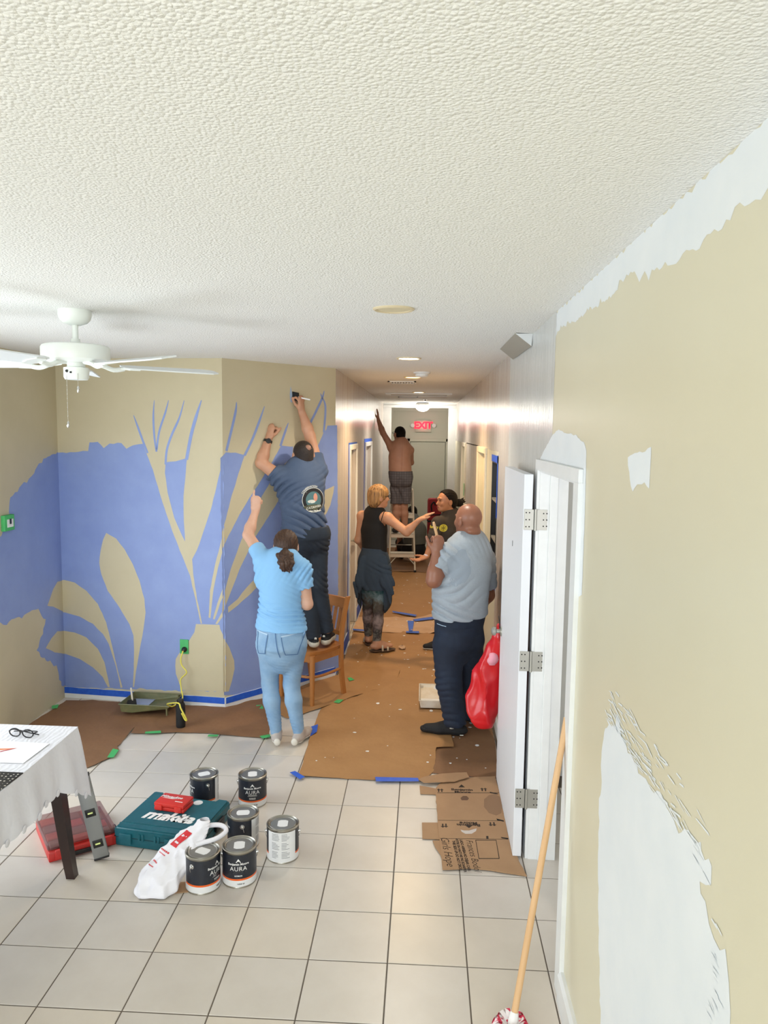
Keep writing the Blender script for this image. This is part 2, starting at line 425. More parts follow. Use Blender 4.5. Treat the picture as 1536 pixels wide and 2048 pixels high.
# ---------------------------------------------------------------- paint on the walls
def ragged(pts, amp, step=0.05, seed=0):
    out = []
    for i in range(len(pts)):
        a = Vector(pts[i]).to_2d(); b = Vector(pts[(i+1) % len(pts)]).to_2d()
        n = max(1, int((b-a).length/step)); pr = Vector((-(b-a).y, (b-a).x)).normalized() if (b-a).length > 1e-6 else Vector((0,0))
        for k in range(n):
            p = a.lerp(b, k/n)
            out.append(tuple(p + pr*amp*noise.noise(Vector((p.x*23+seed, p.y*23, seed))) + pr*amp*0.6*noise.noise(Vector((p.x*70, p.y*70+seed, 4)))))
    return out
def fill2d(pts):
    n = len(pts)
    r = delaunay_2d_cdt([Vector(p) for p in pts], [(i, (i+1) % n) for i in range(n)], [tuple(range(n))], 1, 1e-5)
    return r[0], r[2]
def paint(name, w, pts, off, material, parent, amp=0.0, step=0.05, seed=0, smooth_n=0):
    off *= 0.3
    if smooth_n: pts = [tuple(p) for p in spline([Vector((p[0], p[1], 0)) for p in list(pts)+[pts[0]]], smooth_n)][:-1]
    pts = [(p[0], p[1]) for p in pts]
    if amp: pts = ragged(pts, amp, step, seed)
    v, f = fill2d(pts); o, d, n = FR[w]
    return MB().add([o + d*p[0] + n*off + Vector((0,0,p[1])) for p in v], [tuple(q) for q in f]).obj(name, material, parent)
def stroke(name, w, pts, width, off, material, parent):
    off *= 0.3; P = spline([Vector((p[0], p[1], 0)) for p in pts], 5); o, d, n = FR[w]; vs = []; m = len(P)
    for i, p in enumerate(P):
        t = (P[min(i+1, m-1)]-P[max(i-1, 0)]).normalized(); q = Vector((-t.y, t.x, 0)); hw = width/2*min(1, 0.25+i/m*2.2)
        for s in (-1, 1):
            r = p + q*hw*s; vs.append(o + d*r.x + n*off + Vector((0,0,r.y)))
    return MB().add(vs, [(2*i, 2*i+1, 2*i+3, 2*i+2) for i in range(m-1)]).obj(name, material, parent)
paint('blue_background', 'A', [(-0.07,1.992),(0.004,1.997),(0.073,1.994),(0.172,2.006),(0.257,2.013),(0.273,2.075),(0.343,2.087),(0.391,2.038),(0.441,2.071),(0.545,2.082),(0.579,2.041),(0.635,2.065),(0.718,2.075),(0.757,2.018),(0.92,1.941),(0.988,1.945),(1.077,1.972),(1.097,1.96),(1.371,1.964),(1.373,0.135),(1.013,0.117),(0.011,0.079),(-0.081,0.073)], 0.0012, M['blue'], wall_mural, 0.012, 0.03)
T = dict(material=M['tan'], off=0.0024, parent=wall_mural, amp=0.003, step=0.04)
paint('leaf_group', 'A', [(0.72,2.075),(0.796,1.877),(0.873,1.619),(0.964,1.361),(1.043,1.167),(1.09,1.05),(1.135,0.854),(1.173,0.672),(1.184,0.673),(1.146,0.868),(1.116,1.065),(1.109,1.183),(1.147,1.25),(1.189,1.356),(1.267,1.578),(1.323,1.785),(1.367,1.952),(1.368,2.015),(1.077,2.023),(0.722,2.146)], **T)
paint('leaf', 'A', [(0.393,1.366),(0.477,1.325),(0.545,1.241),(0.613,1.124),(0.666,0.993),(0.704,0.847),(0.713,0.74),(0.692,0.604),(0.652,0.411),(0.621,0.259),(0.6,0.12),(0.59,0.119),(0.601,0.271),(0.608,0.436),(0.606,0.545),(0.573,0.638),(0.491,0.769),(0.395,0.9),(0.342,1.033),(0.327,1.126),(0.34,1.22),(0.364,1.314)], **T)
paint('leaf', 'A', [(-0.064,0.959),(0.016,0.972),(0.11,0.955),(0.209,0.892),(0.306,0.788),(0.373,0.641),(0.425,0.426),(0.463,0.249),(0.5,0.111),(0.485,0.106),(0.45,0.276),(0.39,0.465),(0.342,0.544),(0.258,0.622),(0.144,0.677),(0.014,0.705),(-0.073,0.701)], **T)
paint('leaf', 'A', [(-0.079,0.546),(0.006,0.551),(0.096,0.545),(0.197,0.509),(0.295,0.418),(0.35,0.311),(0.39,0.106),(0.373,0.105),(0.332,0.186),(0.247,0.264),(0.133,0.326),(0.003,0.36),(-0.086,0.355)], **T)
paint('vase', 'A', [(1.132,0.667),(1.12,0.6),(1.075,0.53),(1.004,0.445),(0.961,0.375),(0.953,0.32),(0.959,0.253),(0.986,0.173),(1.009,0.122),(1.373,0.133),(1.375,0.553),(1.332,0.638),(1.327,0.671)], **T)
paint('leaf', 'A', [(1.24,0.726),(1.252,0.939),(1.302,1.164),(1.373,1.427),(1.371,1.297),(1.322,1.126),(1.28,0.953),(1.254,0.721)], **T)
paint('leaf', 'A', [(1.274,0.714),(1.312,0.849),(1.368,0.983),(1.367,0.917),(1.333,0.837),(1.288,0.712)], **T)
paint('leaf', 'A', [(1.294,0.678),(1.366,0.801),(1.366,0.752),(1.31,0.674)], **T)
paint('blue_gap', 'A', [(0.92,1.941),(0.988,1.945),(1.077,1.972),(1.068,1.857),(1.045,1.676),(1.046,1.481),(1.054,1.322),(1.026,1.37),(0.967,1.505),(0.916,1.698),(0.898,1.853),(0.903,1.93)], 0.0036, M['blue'], wall_mural, 0.003)
for pts, w in (([(0.647,2.296),(0.679,2.209),(0.721,2.095),(0.757,2.005)], 0.017), ([(0.82,2.412),(0.81,2.287),(0.815,2.134),(0.831,2.017)], 0.016), ([(0.937,2.413),(0.907,2.314),(0.856,2.173),(0.832,2.032)], 0.016),
               ([(1.063,2.411),(1.021,2.277),(0.958,2.149),(0.916,2.033),(0.903,1.918)], 0.018), ([(1.202,2.414),(1.158,2.29),(1.116,2.151),(1.075,1.959)], 0.026)):
    stroke('blue_outline', 'A', pts, w, 0.0042, M['blue'], wall_mural)
paint('blue_background', 'L', [(5.925,1.996),(5.767,1.983),(5.636,1.937),(5.559,1.902),(5.519,1.855),(5.444,1.81),(5.337,1.78),(5.278,1.737),(5.187,1.697),(5.161,1.641),(5.166,1.558),(5.052,1.444),(4.948,1.407),(4.908,0.861),(4.988,0.841),(5.07,0.814),(5.136,0.839),(5.269,0.819),(5.387,0.834),(5.508,0.824),(5.553,0.749),(5.615,0.72),(5.577,0.652),(5.515,0.564),(5.462,0.515),(5.52,0.453),(5.657,0.365),(5.761,0.306),(5.784,0.244),(5.832,0.118),(5.926,0.069)], 0.0012, M['blue'], wall_left, 0.02, 0.03)
T = dict(material=M['tan'], off=0.0024, parent=wall_left, amp=0.003, step=0.04)
paint('leaf', 'L', [(5.94,0.964),(5.82,0.973),(5.749,0.927),(5.648,0.817),(5.739,0.79),(5.933,0.695)], **T)
paint('leaf', 'L', [(5.923,0.546),(5.793,0.575),(5.696,0.547),(5.6,0.495),(5.741,0.42),(5.916,0.353)], **T)
paint('blue_background', 'B', [(-0.02,1.975),(0.029,2.022),(0.118,2.016),(0.2,1.998),(0.274,1.997),(0.474,1.947),(0.559,2.069),(0.614,2.065),(0.67,2.061),(0.696,2.064),(0.907,1.989),(0.961,2.08),(1.015,2.18),(1.048,2.205),(1.059,2.239),(1.171,2.245),(1.206,0.056),(0.847,0.012),(0.427,0.017),(-0.01,0.106)], 0.0012, M['blue'], wall_angle, 0.006, 0.03)
T = dict(material=M['tan'], off=0.0024, parent=wall_angle, amp=0.003, step=0.04)
paint('leaf', 'B', [(0.199,1.99),(0.143,1.854),(0.079,1.681),(0.023,1.51),(-0.013,1.406),(-0.015,1.277),(0.021,1.334),(0.15,1.532),(0.243,1.658),(0.358,1.793),(0.474,1.947),(0.546,2.061),(0.274,2.082)], **T)
paint('leaf', 'B', [(0.67,1.976),(0.574,1.901),(0.454,1.782),(0.366,1.667),(0.289,1.553),(0.213,1.418),(0.148,1.292),(0.064,1.107),(-0.01,0.892),(-0.019,0.761),(0.016,0.833),(0.146,1.097),(0.231,1.236),(0.298,1.34),(0.404,1.466),(0.523,1.611),(0.573,1.64),(0.696,1.805),(0.696,1.886)], **T)
paint('leaf', 'B', [(0.843,1.643),(0.995,1.677),(1.073,1.695),(1.141,1.718),(1.13,1.654),(1.097,1.553),(1.052,1.479),(1.008,1.447),(0.909,1.379),(0.822,1.469)], **T)
paint('leaf', 'B', [(0.907,1.987),(1.015,2.178),(0.949,2.245),(0.842,2.244),(0.685,2.073),(0.675,1.968),(0.696,1.886),(0.875,1.915)], **T)
paint('leaf', 'B', [(0.463,1.202),(0.323,1.035),(0.298,1.002),(0.211,0.941),(0.126,0.861),(0.036,0.809),(0.036,0.763),(0.125,0.81),(0.223,0.867),(0.322,0.936),(0.463,1.044)], **T)
paint('vase', 'B', [(-0.011,0.568),(0.042,0.485),(0.087,0.368),(0.091,0.299),(0.067,0.209),(0.035,0.127),(-0.016,0.134)], **T)
for pts, w in (([(0.129,2.406),(0.121,2.337),(0.084,2.202),(0.033,2.03)], 0.022), ([(0.394,2.382),(0.341,2.259),(0.275,2.12),(0.201,1.994)], 0.022), ([(0.634,2.256),(0.594,2.168),(0.552,2.065)], 0.022),
               ([(1.02,2.534),(0.997,2.469),(0.927,2.352),(0.852,2.236)], 0.022), ([(0.978,2.511),(0.991,2.485),(1.005,2.461)], 0.012), ([(1.002,2.474),(1.03,2.421),(1.034,2.338),(1.017,2.18)], 0.022)):
    stroke('blue_outline', 'B', pts, w, 0.0042, M['blue'], wall_angle)
paint('fresh_brush_mark', 'B', [(0.657,2.559),(0.67,2.508),(0.691,2.425),(0.657,2.424),(0.648,2.487)], 0.003, M['blue_wet'], wall_angle, 0.002, 0.01)

# right wall: white cut-in band, glossy fresh coat further in, patches
TR = dict(parent=wall_right, step=0.02)
paint('white_cut_in', 'R', [(0.922,2.596),(1.374,2.602),(1.447,2.611),(1.513,2.608),(1.693,2.591),(1.93,2.595),(2.149,2.614),(2.311,2.653),(2.453,2.621),(3.048,2.631),(3.442,2.641),(3.527,2.612)][:-1] + [(3.48, 2.62), (3.48, 2.73), (0.3, 2.73), (0.3, 2.58)], 0.0012, M['primer'], amp=0.02, **TR)
paint('fresh_white_coat', 'R', [(3.478, 2.73), (3.478, 2.1), (3.85, 2.05), (3.85, 0.1), (5.2, 0.1), (5.25, 2.2), (5.3, 2.73)], 0.0016, M['wet_white'], amp=0.006, **TR)
paint('fresh_glossy_coat', 'R', [(5.2, 2.73), (5.2, 0.1), (5.94, 0.1), (5.94, 2.05), (14.19, 2.05), (14.19, 2.73)], 0.0012, M['wet_wall'], amp=0.01, **TR)
paint('fresh_glossy_coat', 'R', [(8.2, 2.06), (8.2, 0.1), (10.5, 0.1), (10.5, 2.06)], 0.0012, M['wet_wall'], **TR)
paint('white_patch', 'R', [(3.464,2.19),(3.314,2.208),(3.172,2.195),(2.962,2.189),(2.791,2.161),(2.743,2.135),(2.726,1.958),(2.721,1.616),(2.806,1.588),(2.895,2.047),(3.663,2.055),(3.886,2.046)], 0.002, M['primer'], amp=0.006, **TR)
paint('white_patch', 'R', [(2.187,2.128),(2.07,2.147),(1.972,2.16),(1.968,2.108),(1.969,2.061),(2.079,2.059),(2.119,2.037),(2.155,2.065)], 0.002, M['primer'], amp=0.012, **TR)
paint('white_patch', 'R', [(2.315,1.269),(2.269,1.308),(2.294,1.329),(2.232,1.328),(2.185,1.337),(2.183,1.382),(2.144,1.372),(2.119,1.334),(2,1.333),(1.92,1.32),(1.808,1.326),(1.736,1.349),(1.685,1.332),(1.629,1.331),(1.55,1.352),(1.5,1.369),(1.492,1.349),(1.432,1.354),(1.435,1.319),(1.488,1.292),(1.461,1.261),(1.431,1.24),(1.403,1.219),(1.354,1.241),(1.341,1.228),(1.328,1.192),(1.314,1.124),(1.279,0.816),(2.192,-0.194),(2.203,0.381),(2.262,0.58),(2.297,0.72),(2.32,0.87),(2.337,0.991),(2.323,1.106),(2.339,1.174)], 0.002, M['primer'], amp=0.02, **TR)
# ================================================================ lamps and fittings of the ceiling
M['lamp_on'] = mat('lit_lamp_lens', (255,244,224), 0.5, emit=((255,240,214), 14.0))
M['lamp_amber'] = mat('lit_amber_lens', (255,214,150), 0.5, emit=((255,206,140), 7.0))
M['lamp_off'] = mat('unlit_cream_baffle', (226,214,180), 0.5)
M['globe'] = mat('lit_opal_glass', (255,252,244), 0.4, emit=((255,248,232), 10.0))
M['trim_cream'] = mat('cream_lamp_trim', (222,206,170), 0.45)
def point_light(name, loc, power, col, r=0.08, parent=None, spot=None):
    d = bpy.data.lights.new(name, 'SPOT' if spot else 'POINT'); d.energy = power; d.color = col; d.shadow_soft_size = r
    if spot: d.spot_size = spot; d.spot_blend = 0.6
    o = bpy.data.objects.new(name, d); COL.objects.link(o); o.location = loc
    if parent: o.parent = parent
    return o
def downlight(x, y, lens, label, power=0, col=(1,0.86,0.66)):
    t = empty('recessed_light', (x, y, CZ), 0, label, 'ceiling light', 'recessed lights along the corridor ceiling')
    MB().lathe([(0.092,0.002),(0.092,-0.004),(0.084,-0.009),(0.074,-0.006),(0.072,0.002)], 32, cap=False).obj('trim_ring', M['trim_cream'], t, 40)
    MB().lathe([(0.073,-0.004),(0.001,-0.003)], 32, cap=False).obj('lens', lens, t)
    if power: point_light('recessed_lamp', (0,0,-0.05), power, col, 0.06, t, 2.6)
downlight(-0.146, 3.42, M['lamp_off'], 'unlit cream recessed ceiling light over the tiled floor')
downlight(-0.125, 5.65, M['lamp_on'], 'lit white recessed light before the smoke detector', 38, (1,0.9,0.76))
downlight(-0.125, 7.55, M['lamp_amber'], 'amber recessed light between smoke detector and slotted air vent', 60, (1,0.72,0.42))
downlight(-0.09, 10.35, M['lamp_on'], 'lit recessed light beside the attic hatch frame', 38, (1,0.9,0.76))
t = empty('globe_light', (-0.045, 13.95, CZ), 0, 'bright opal dome light above the exit sign', 'ceiling light')
MB().lathe([(0.10,0.0),(0.13,-0.02),(0.138,-0.05)], 32).obj('base_ring', M['white'], t, 40)
MB().lathe([(0.132,-0.05),(0.128,-0.08),(0.11,-0.115),(0.075,-0.142),(0.03,-0.155),(0.001,-0.157)], 32, cap=False).obj('dome', M['globe'], t, 'all')
point_light('globe_lamp', (0,0,-0.24), 13, (1,0.95,0.86), 0.1, t)
t = empty('smoke_detector', (-0.035, 6.95, CZ), 0, 'round white smoke detector on the corridor ceiling', 'smoke detector')
MB().lathe([(0.075,0),(0.075,-0.012),(0.06,-0.016)], 28).obj('base', M['white'], t, 40)
MB().lathe([(0.058,-0.014),(0.058,-0.035),(0.045,-0.045),(0.001,-0.046)], 28).obj('cover', M['white_flat'], t, 40)
def vent(x, y, w, d, n, label):
    t = empty('air_vent', (x, y, CZ), 0, label, 'air vent')
    MB().box((-w/2,-d/2,-0.012),(w/2,-d/2+0.02,0)).box((-w/2,d/2-0.02,-0.012),(w/2,d/2,0)).box((-w/2,-d/2,-0.012),(-w/2+0.02,d/2,0)).box((w/2-0.02,-d/2,-0.012),(w/2,d/2,0)).obj('frame', M['white_flat'], t)
    MB().box((-w/2+0.02,-d/2+0.02,-0.003),(w/2-0.02,d/2-0.02,0)).obj('backing', M['dark'], t)
    for k in range(n):
        xx = -w/2+0.03+(w-0.06)*k/(n-1)
        MB().add([(xx-0.012,-d/2+0.02,-0.003),(xx+0.008,-d/2+0.02,-0.012),(xx+0.008,d/2-0.02,-0.012),(xx-0.012,d/2-0.02,-0.003),(xx-0.010,-d/2+0.02,-0.001),(xx+0.010,-d/2+0.02,-0.010),(xx+0.010,d/2-0.02,-0.010),(xx-0.010,d/2-0.02,-0.001)],[(0,1,2,3),(4,7,6,5),(0,4,5,1),(2,6,7,3)]).obj('slat', M['white_flat'], t)
vent(-0.25, 8.3, 0.30, 0.30, 9, 'white slotted air vent near the amber light')
vent(-0.26, 11.75, 0.30, 0.22, 7, 'small louvred air vent beyond the attic hatch')
t = empty('attic_hatch', (-0.09, 10.85, CZ), 0, 'long framed attic hatch in the corridor ceiling', 'hatch')
MB().box((-0.46,-0.27,-0.02),(0.46,-0.21,0),0.003).box((-0.46,0.21,-0.02),(0.46,0.27,0),0.003).box((-0.46,-0.21,-0.02),(-0.40,0.21,0),0.003).box((0.40,-0.21,-0.02),(0.46,0.21,0),0.003).obj('frame', M['white_flat'], t)
MB().box((-0.40,-0.21,-0.006),(0.40,0.21,0)).obj('panel', M['tan'], t)
MB().box((-0.40,-0.21,-0.007),(0.40,-0.195,-0.005)).box((-0.40,0.195,-0.007),(0.40,0.21,-0.005)).obj('seam', M['dark'], t)
t = empty('fire_sprinkler', (0.0, 12.6, CZ), 0, 'tiny white sprinkler head before the corridor end', 'sprinkler')
MB().lathe([(0.04,0),(0.04,-0.004),(0.012,-0.008),(0.012,-0.03)], 16).obj('escutcheon', M['white'], t, 40)
MB().lathe([(0.02,-0.032),(0.02,-0.035)], 16).obj('deflector', M['chrome'], t)

# ceiling fan
fan = empty('ceiling_fan', (-1.62, 3.5, CZ), 0, 'white five-bladed ceiling fan with pull chains', 'ceiling fan')
M['fan'] = mat('white_fan_enamel', (236,240,234), 0.4)
M['blade'] = mat('white_fan_blade', (232,236,236), 0.5)
MB().lathe([(0.073,0),(0.074,-0.022),(0.068,-0.042),(0.054,-0.058),(0.026,-0.068),(0.018,-0.068)], 32).obj('canopy', M['fan'], fan, 40)
MB().lathe([(0.0135,-0.065),(0.0135,-0.135)], 16).lathe([(0.02,-0.13),(0.022,-0.148),(0.02,-0.15)], 16).obj('downrod', M['fan'], fan, 40)
MB().lathe([(0.02,-0.145),(0.06,-0.152),(0.13,-0.158),(0.146,-0.163),(0.152,-0.172),(0.152,-0.212),(0.148,-0.226),(0.13,-0.236),(0.06,-0.24)], 40).obj('motor_housing', M['fan'], fan, 35)
MB().lathe([(0.04,-0.236),(0.04,-0.258),(0.056,-0.262),(0.056,-0.305),(0.05,-0.316),(0.01,-0.318)], 28).obj('switch_housing', M['fan'], fan, 35)
MB().box((-0.004,-0.06,-0.29),(0.004,-0.055,-0.282)).lathe([(0.007,0),(0.005,0.006)], 12, axis=((-0.02,-0.054,-0.28),(0,-1,0))).obj('switch', M['black'], fan)
def blade_mesh():
    mb = MB(); pts = []
    for i in range(13):
        u = i/12; x = 0.21+0.475*u; w = 0.052+0.018*u
        if u > 0.9: w *= math.sqrt(max(0.0, 1-((u-0.9)/0.1)**2))*0.45+0.55
        if u < 0.08: w *= 0.8
        pts.append((x, w))
    out = [(x, w) for x, w in pts] + [(x, -w) for x, w in reversed(pts)]
    tilt = math.radians(12)
    mb.M = Matrix.Translation((0,0,-0.246)) @ Matrix.Rotation(tilt, 4, 'X')
    return mb.prism(out, -0.003, 0.003).mesh('blade')
def iron_mesh():
    mb = MB(); mb.M = Matrix.Translation((0,0,-0.246)) @ Matrix.Rotation(math.radians(12), 4, 'X')
    mb.prism([(0.20,0.012),(0.235,0.045),(0.285,0.04),(0.30,0.0),(0.285,-0.04),(0.235,-0.045),(0.20,-0.012)], -0.009, -0.0031)
    mb.M = None
    mb.tube(spline([(0.07,0,-0.238),(0.12,0,-0.246),(0.17,0,-0.262),(0.22,0,-0.254)], 4), [0.011]*13, 8)
    return mb.mesh('blade_iron')
bm_, im_ = blade_mesh(), iron_mesh()
for k in range(5):
    bl = link_mesh('blade', bm_, M['blade'], fan); bl.rotation_euler = (0,0,math.radians(38+72*k))
    ir = link_mesh('blade_iron', im_, M['fan'], bl, 40)
for sx, L in ((-0.022, 0.19), (0.03, 0.03)):
    c = MB().tube([(sx,-0.05,-0.29),(sx,-0.052,-0.32),(sx,-0.052,-0.318-L)], 0.0012, 6)
    for q in range(int(L/0.02)): c.ball((sx,-0.052,-0.325-q*0.02), 0.002, 6, 4)
    pc = c.obj('pull_chain', M['chrome'], fan)
    MB().lathe([(0.002,0),(0.0055,-0.006),(0.0065,-0.022),(0.003,-0.03)], 10, axis=None).obj('pull_bob', M['chrome'], pc, 40).location = (sx,-0.052,-0.318-L)

# grey corner cover box high on the right wall
cb = empty('cover_box', (XR, 4.62, 2.69), 0, 'grey three-sided metal cover box high on the wall near the open door', 'cover box')
M['cover_grey'] = mat('grey_painted_metal', (168,166,156), 0.45)
_pb = [Vector(p) for p in ((0.478,4.195,2.725), (0.474,5.004,2.73), (0.57,5.101,2.673), (0.57,4.229,2.663))]
_pt = [Vector((0.575, _pb[3].y, 2.73)), Vector((0.575, _pb[1].y, 2.73))]
_o = cb.location
MB().extrude([p-_o for p in _pb], (0.003,0.003,0.006)).obj('face_plate', M['cover_grey'], cb)
MB().extrude([_pb[0]-_o, _pb[3]-_o, _pt[0]-_o], (0,0.003,0)).obj('end_plate', M['white'], cb)
MB().extrude([_pb[1]-_o, _pb[2]-_o, _pt[1]-_o], (0,-0.003,0)).obj('end_plate', M['white'], cb)

# ================================================================ exit sign
t = empty('exit_sign', (-0.03, YW-0.001, 2.31), 0, 'lit red exit sign with twin emergency lamp heads', 'exit sign')
MB().box((-0.16,-0.045,-0.11),(0.16,0,0.13),0.008).obj('housing', M['grey_green'], t, 40)
M['exit_red'] = mat('lit_red_letters', (220,20,40), 0.5, emit=((255,24,50), 1.8))
def text_mesh(body, size, bold=0.0, shear=0.0, space=1.0, align='CENTER', depth=0.0, res=3):
    cu = bpy.data.curves.new('t', 'FONT'); cu.body = body; cu.size = size; cu.align_x = align; cu.align_y = 'CENTER'
    cu.offset = bold; cu.shear = shear; cu.space_character = space; cu.extrude = depth; cu.resolution_u = res
    o = bpy.data.objects.new('t', cu); COL.objects.link(o); bpy.context.view_layer.update()
    me = bpy.data.meshes.new_from_object(o.evaluated_get(bpy.context.evaluated_depsgraph_get()))
    bpy.data.objects.remove(o, do_unlink=True); bpy.data.curves.remove(cu)
    return me
def text_on(name, body, size, origin, xd, yd, material, parent, **kw):
    """flat lettering in the plane spanned by xd, yd (parent space)"""
    me = text_mesh(body, size, **kw); x = Vector(xd).normalized(); y = Vector(yd); y = (y - x*y.dot(x)).normalized(); o = Vector(origin); n = x.cross(y)
    for v in me.vertices: v.co = o + x*v.co.x + y*v.co.y + n*v.co.z
    me.materials.clear()
    return link_mesh(name, me, material, parent)
text_on('letters', 'EXIT', 0.19, (0,-0.048,0.02), (1,0,0), (0,0,1), M['exit_red'], t, bold=0.008, space=0.92)
for s in (-1, 1):
    h = MB().tube([(s*0.16,-0.02,0.03),(s*0.21,-0.03,0.03)], 0.012).lathe([(0.03,0),(0.045,0.05),(0.045,0.055)], 16, axis=((s*0.215,0.0,0.03),(0,-1,-0.15))).obj('lamp_head', M['grey_green'], t, 40)
    MB().lathe([(0.04,0),(0.001,0.004)], 16, cap=False, axis=((s*0.215,-0.056,0.021),(0,-1,-0.15))).obj('lens', M['white'], h)
point_light('exit_glow', (0,-0.12,0.02), 0.4, (1,0.1,0.15), 0.05, t)

# ================================================================ right-hand open door
door = tag(empty('door_1', (0.494, 3.768, 0)), kind='structure')
M['door_blue'] = mat('white_door_paint_cool', (232,235,240), 0.42)
MB().box((0,0,0.012),(0.044,0.905,1.992),0.002).obj('door_leaf', M['door_blue'], door)
for z in (1.768, 1.05, 0.327):
    h = MB()
    h.box((0.004,-0.0035,z-0.051),(0.052,0,z+0.051),0.0012).obj('hinge', M['nickel'], door)
    hh = MB().box((0.066,-0.0045,z-0.051),(0.118,-0.0012,z+0.051),0.0012).obj('hinge', M['nickel'], door)
    MB().tube([(0.060,-0.008,z-0.053),(0.060,-0.008,z+0.053)], 0.0065, 10).obj('hinge_pin', M['nickel'], hh, 40)
    sc = MB()
    for x in (0.014, 0.03):
        for dz in (-0.035, 0.0, 0.035):
            sc.lathe([(0.0035,0),(0.0035,0.0008)], 8, axis=((x,-0.0035,z+dz),(0,-1,0))).lathe([(0.0035,0),(0.0035,0.0008)], 8, axis=((0.085+x,-0.0045,z+dz*0.9),(0,-1,0)))
    sc.obj('screw', M['black_matte'], hh)
MB().lathe([(0.03,0),(0.03,0.008),(0.012,0.012),(0.012,0.03),(0.026,0.038),(0.028,0.052),(0.016,0.062),(0.001,0.064)], 20, axis=((0,0.84,0.98),(-1,0,0))).obj('door_knob', M['nickel'], door, 40)
MB().box((-0.0012,0.40,1.575),(0.0,0.412,1.605)).obj('scratch', M['ink'], door)
ring = MB().tube([(0.475 + 0.012*math.sin(a*0.5), 4.62+0.03*math.sin(a), 1.02+0.052*math.cos(a)) for a in [2*PI*k/20 for k in range(20)]], 0.0022, 6, closed=True).obj('wire_ring', M['black'])
tag(ring, 'thin dark wire ring looped over the open door knob', 'ring')

# ================================================================ blue-taped dark panel in the right corridor wall
t = empty('wall_panel', (XR, 6.2, 0.98), 0, 'tall dark glazed panel edged in blue tape', 'wall panel')
M['panel_dark'] = mat('dark_glazed_panel', (34,40,48), 0.2)
MB().box((0.03,-0.21,0),(0.05,0.21,0.97)).obj('pane', M['panel_dark'], t)
MB().box((-0.004,-0.24,-0.03),(0.03,-0.21,1.0)).box((-0.004,0.21,-0.03),(0.03,0.24,1.0)).box((-0.004,-0.21,0.97),(0.03,0.21,1.0)).box((-0.004,-0.21,-0.03),(0.03,0.21,0)).obj('frame', M['black'], t)
for z in (0.34, 0.66): MB().box((0.0,-0.21,z),(0.03,0.21,z+0.018)).obj('crossbar', M['nickel'], t)
MB().box((-0.006,-0.275,-0.04),(-0.004,-0.235,0.12)).box((-0.006,-0.27,0.55),(-0.004,-0.232,1.04)).box((-0.006,-0.27,0.98),(-0.004,0.27,1.035)).box((-0.006,-0.26,-0.075),(-0.004,0.25,-0.025)).obj('blue_tape', M['blue_tape'], t)

# ================================================================ masking tape on trim
def tape_strip(name, w, s0, s1, z0, z1, off, material, label, seed=0):
    o, d, n = FR[w]; top = []; bot = []
    k = max(2, int((s1-s0)/0.02))
    for i in range(k+1):
        s = s0+(s1-s0)*i/k
        top.append((s, z1+0.004*noise.noise(Vector((s*9, seed, 0))))); bot.append((s, z0))
    vs = []
    for (s, z) in top + bot: vs.append(o+d*s+n*off+Vector((0,0,z)))
    m = k+1
    return tag(MB().add(vs, [(i, i+1, m+i+1, m+i) for i in range(k)]).obj(name, material), label, 'masking tape')
tape_strip('masking_tape', 'A', 0.0, LA+0.002, 0.038, 0.088, 0.0185, M['blue_tape'], 'blue tape along the skirting below the blue mural wall', 1)
tape_strip('masking_tape', 'B', -0.002, LB, 0.038, 0.088, 0.0185, M['blue_tape'], 'blue tape along the skirting of the angled wall', 2)
def box_thing(name, parts, material, label, cat, group=None):
    mb = MB()
    for lo, hi in parts: mb.box(lo, hi)
    return tag(mb.obj(name, material), label, cat, group)
xl = XL
box_thing('masking_tape', [((xl+0.016, 6.66, 0.005), (xl+0.0185, 7.79, 0.125))], M['blue_tape'], 'wide blue tape on the skirting at the corridor corner', 'masking tape')
box_thing('masking_tape', [((xl+0.001, 7.78, 0.1), (xl+0.003, 7.828, 2.06)), ((xl+0.001, 7.78, 2.056), (xl+0.003, 8.74, 2.075))], M['blue_tape'], 'blue tape framing the corridor doorway next to the angled wall', 'masking tape')
box_thing('masking_tape', [((xl+0.001, 9.80, 0.1), (xl+0.003, 9.85, 2.06)), ((xl+0.001, 9.8, 2.055), (xl+0.003, 11.2, 2.10)), ((xl+0.001, 11.12, 1.15), (xl+0.003, 11.2, 2.06))], M['blue_tape'], 'blue tape framing the corridor doorway nearer the ladder', 'masking tape')
box_thing('masking_tape', [((xl+0.016, 8.7, 0.0), (xl+0.019, 9.85, 0.13))], M['blue_tape'], 'blue tape on the skirting between the two taped doorways', 'masking tape')
MB().box((xl, 8.69, 0), (xl+0.016, 9.85, 0.1)).obj('baseboard_between_doors', M['white'])['kind'] = 'structure'
box_thing('masking_tape', [((XR-0.022, 10.50, 1.33), (XR-0.02, 10.58, 1.50))], M['green_tape'], 'green tape patch on the last corridor door casing', 'masking tape')

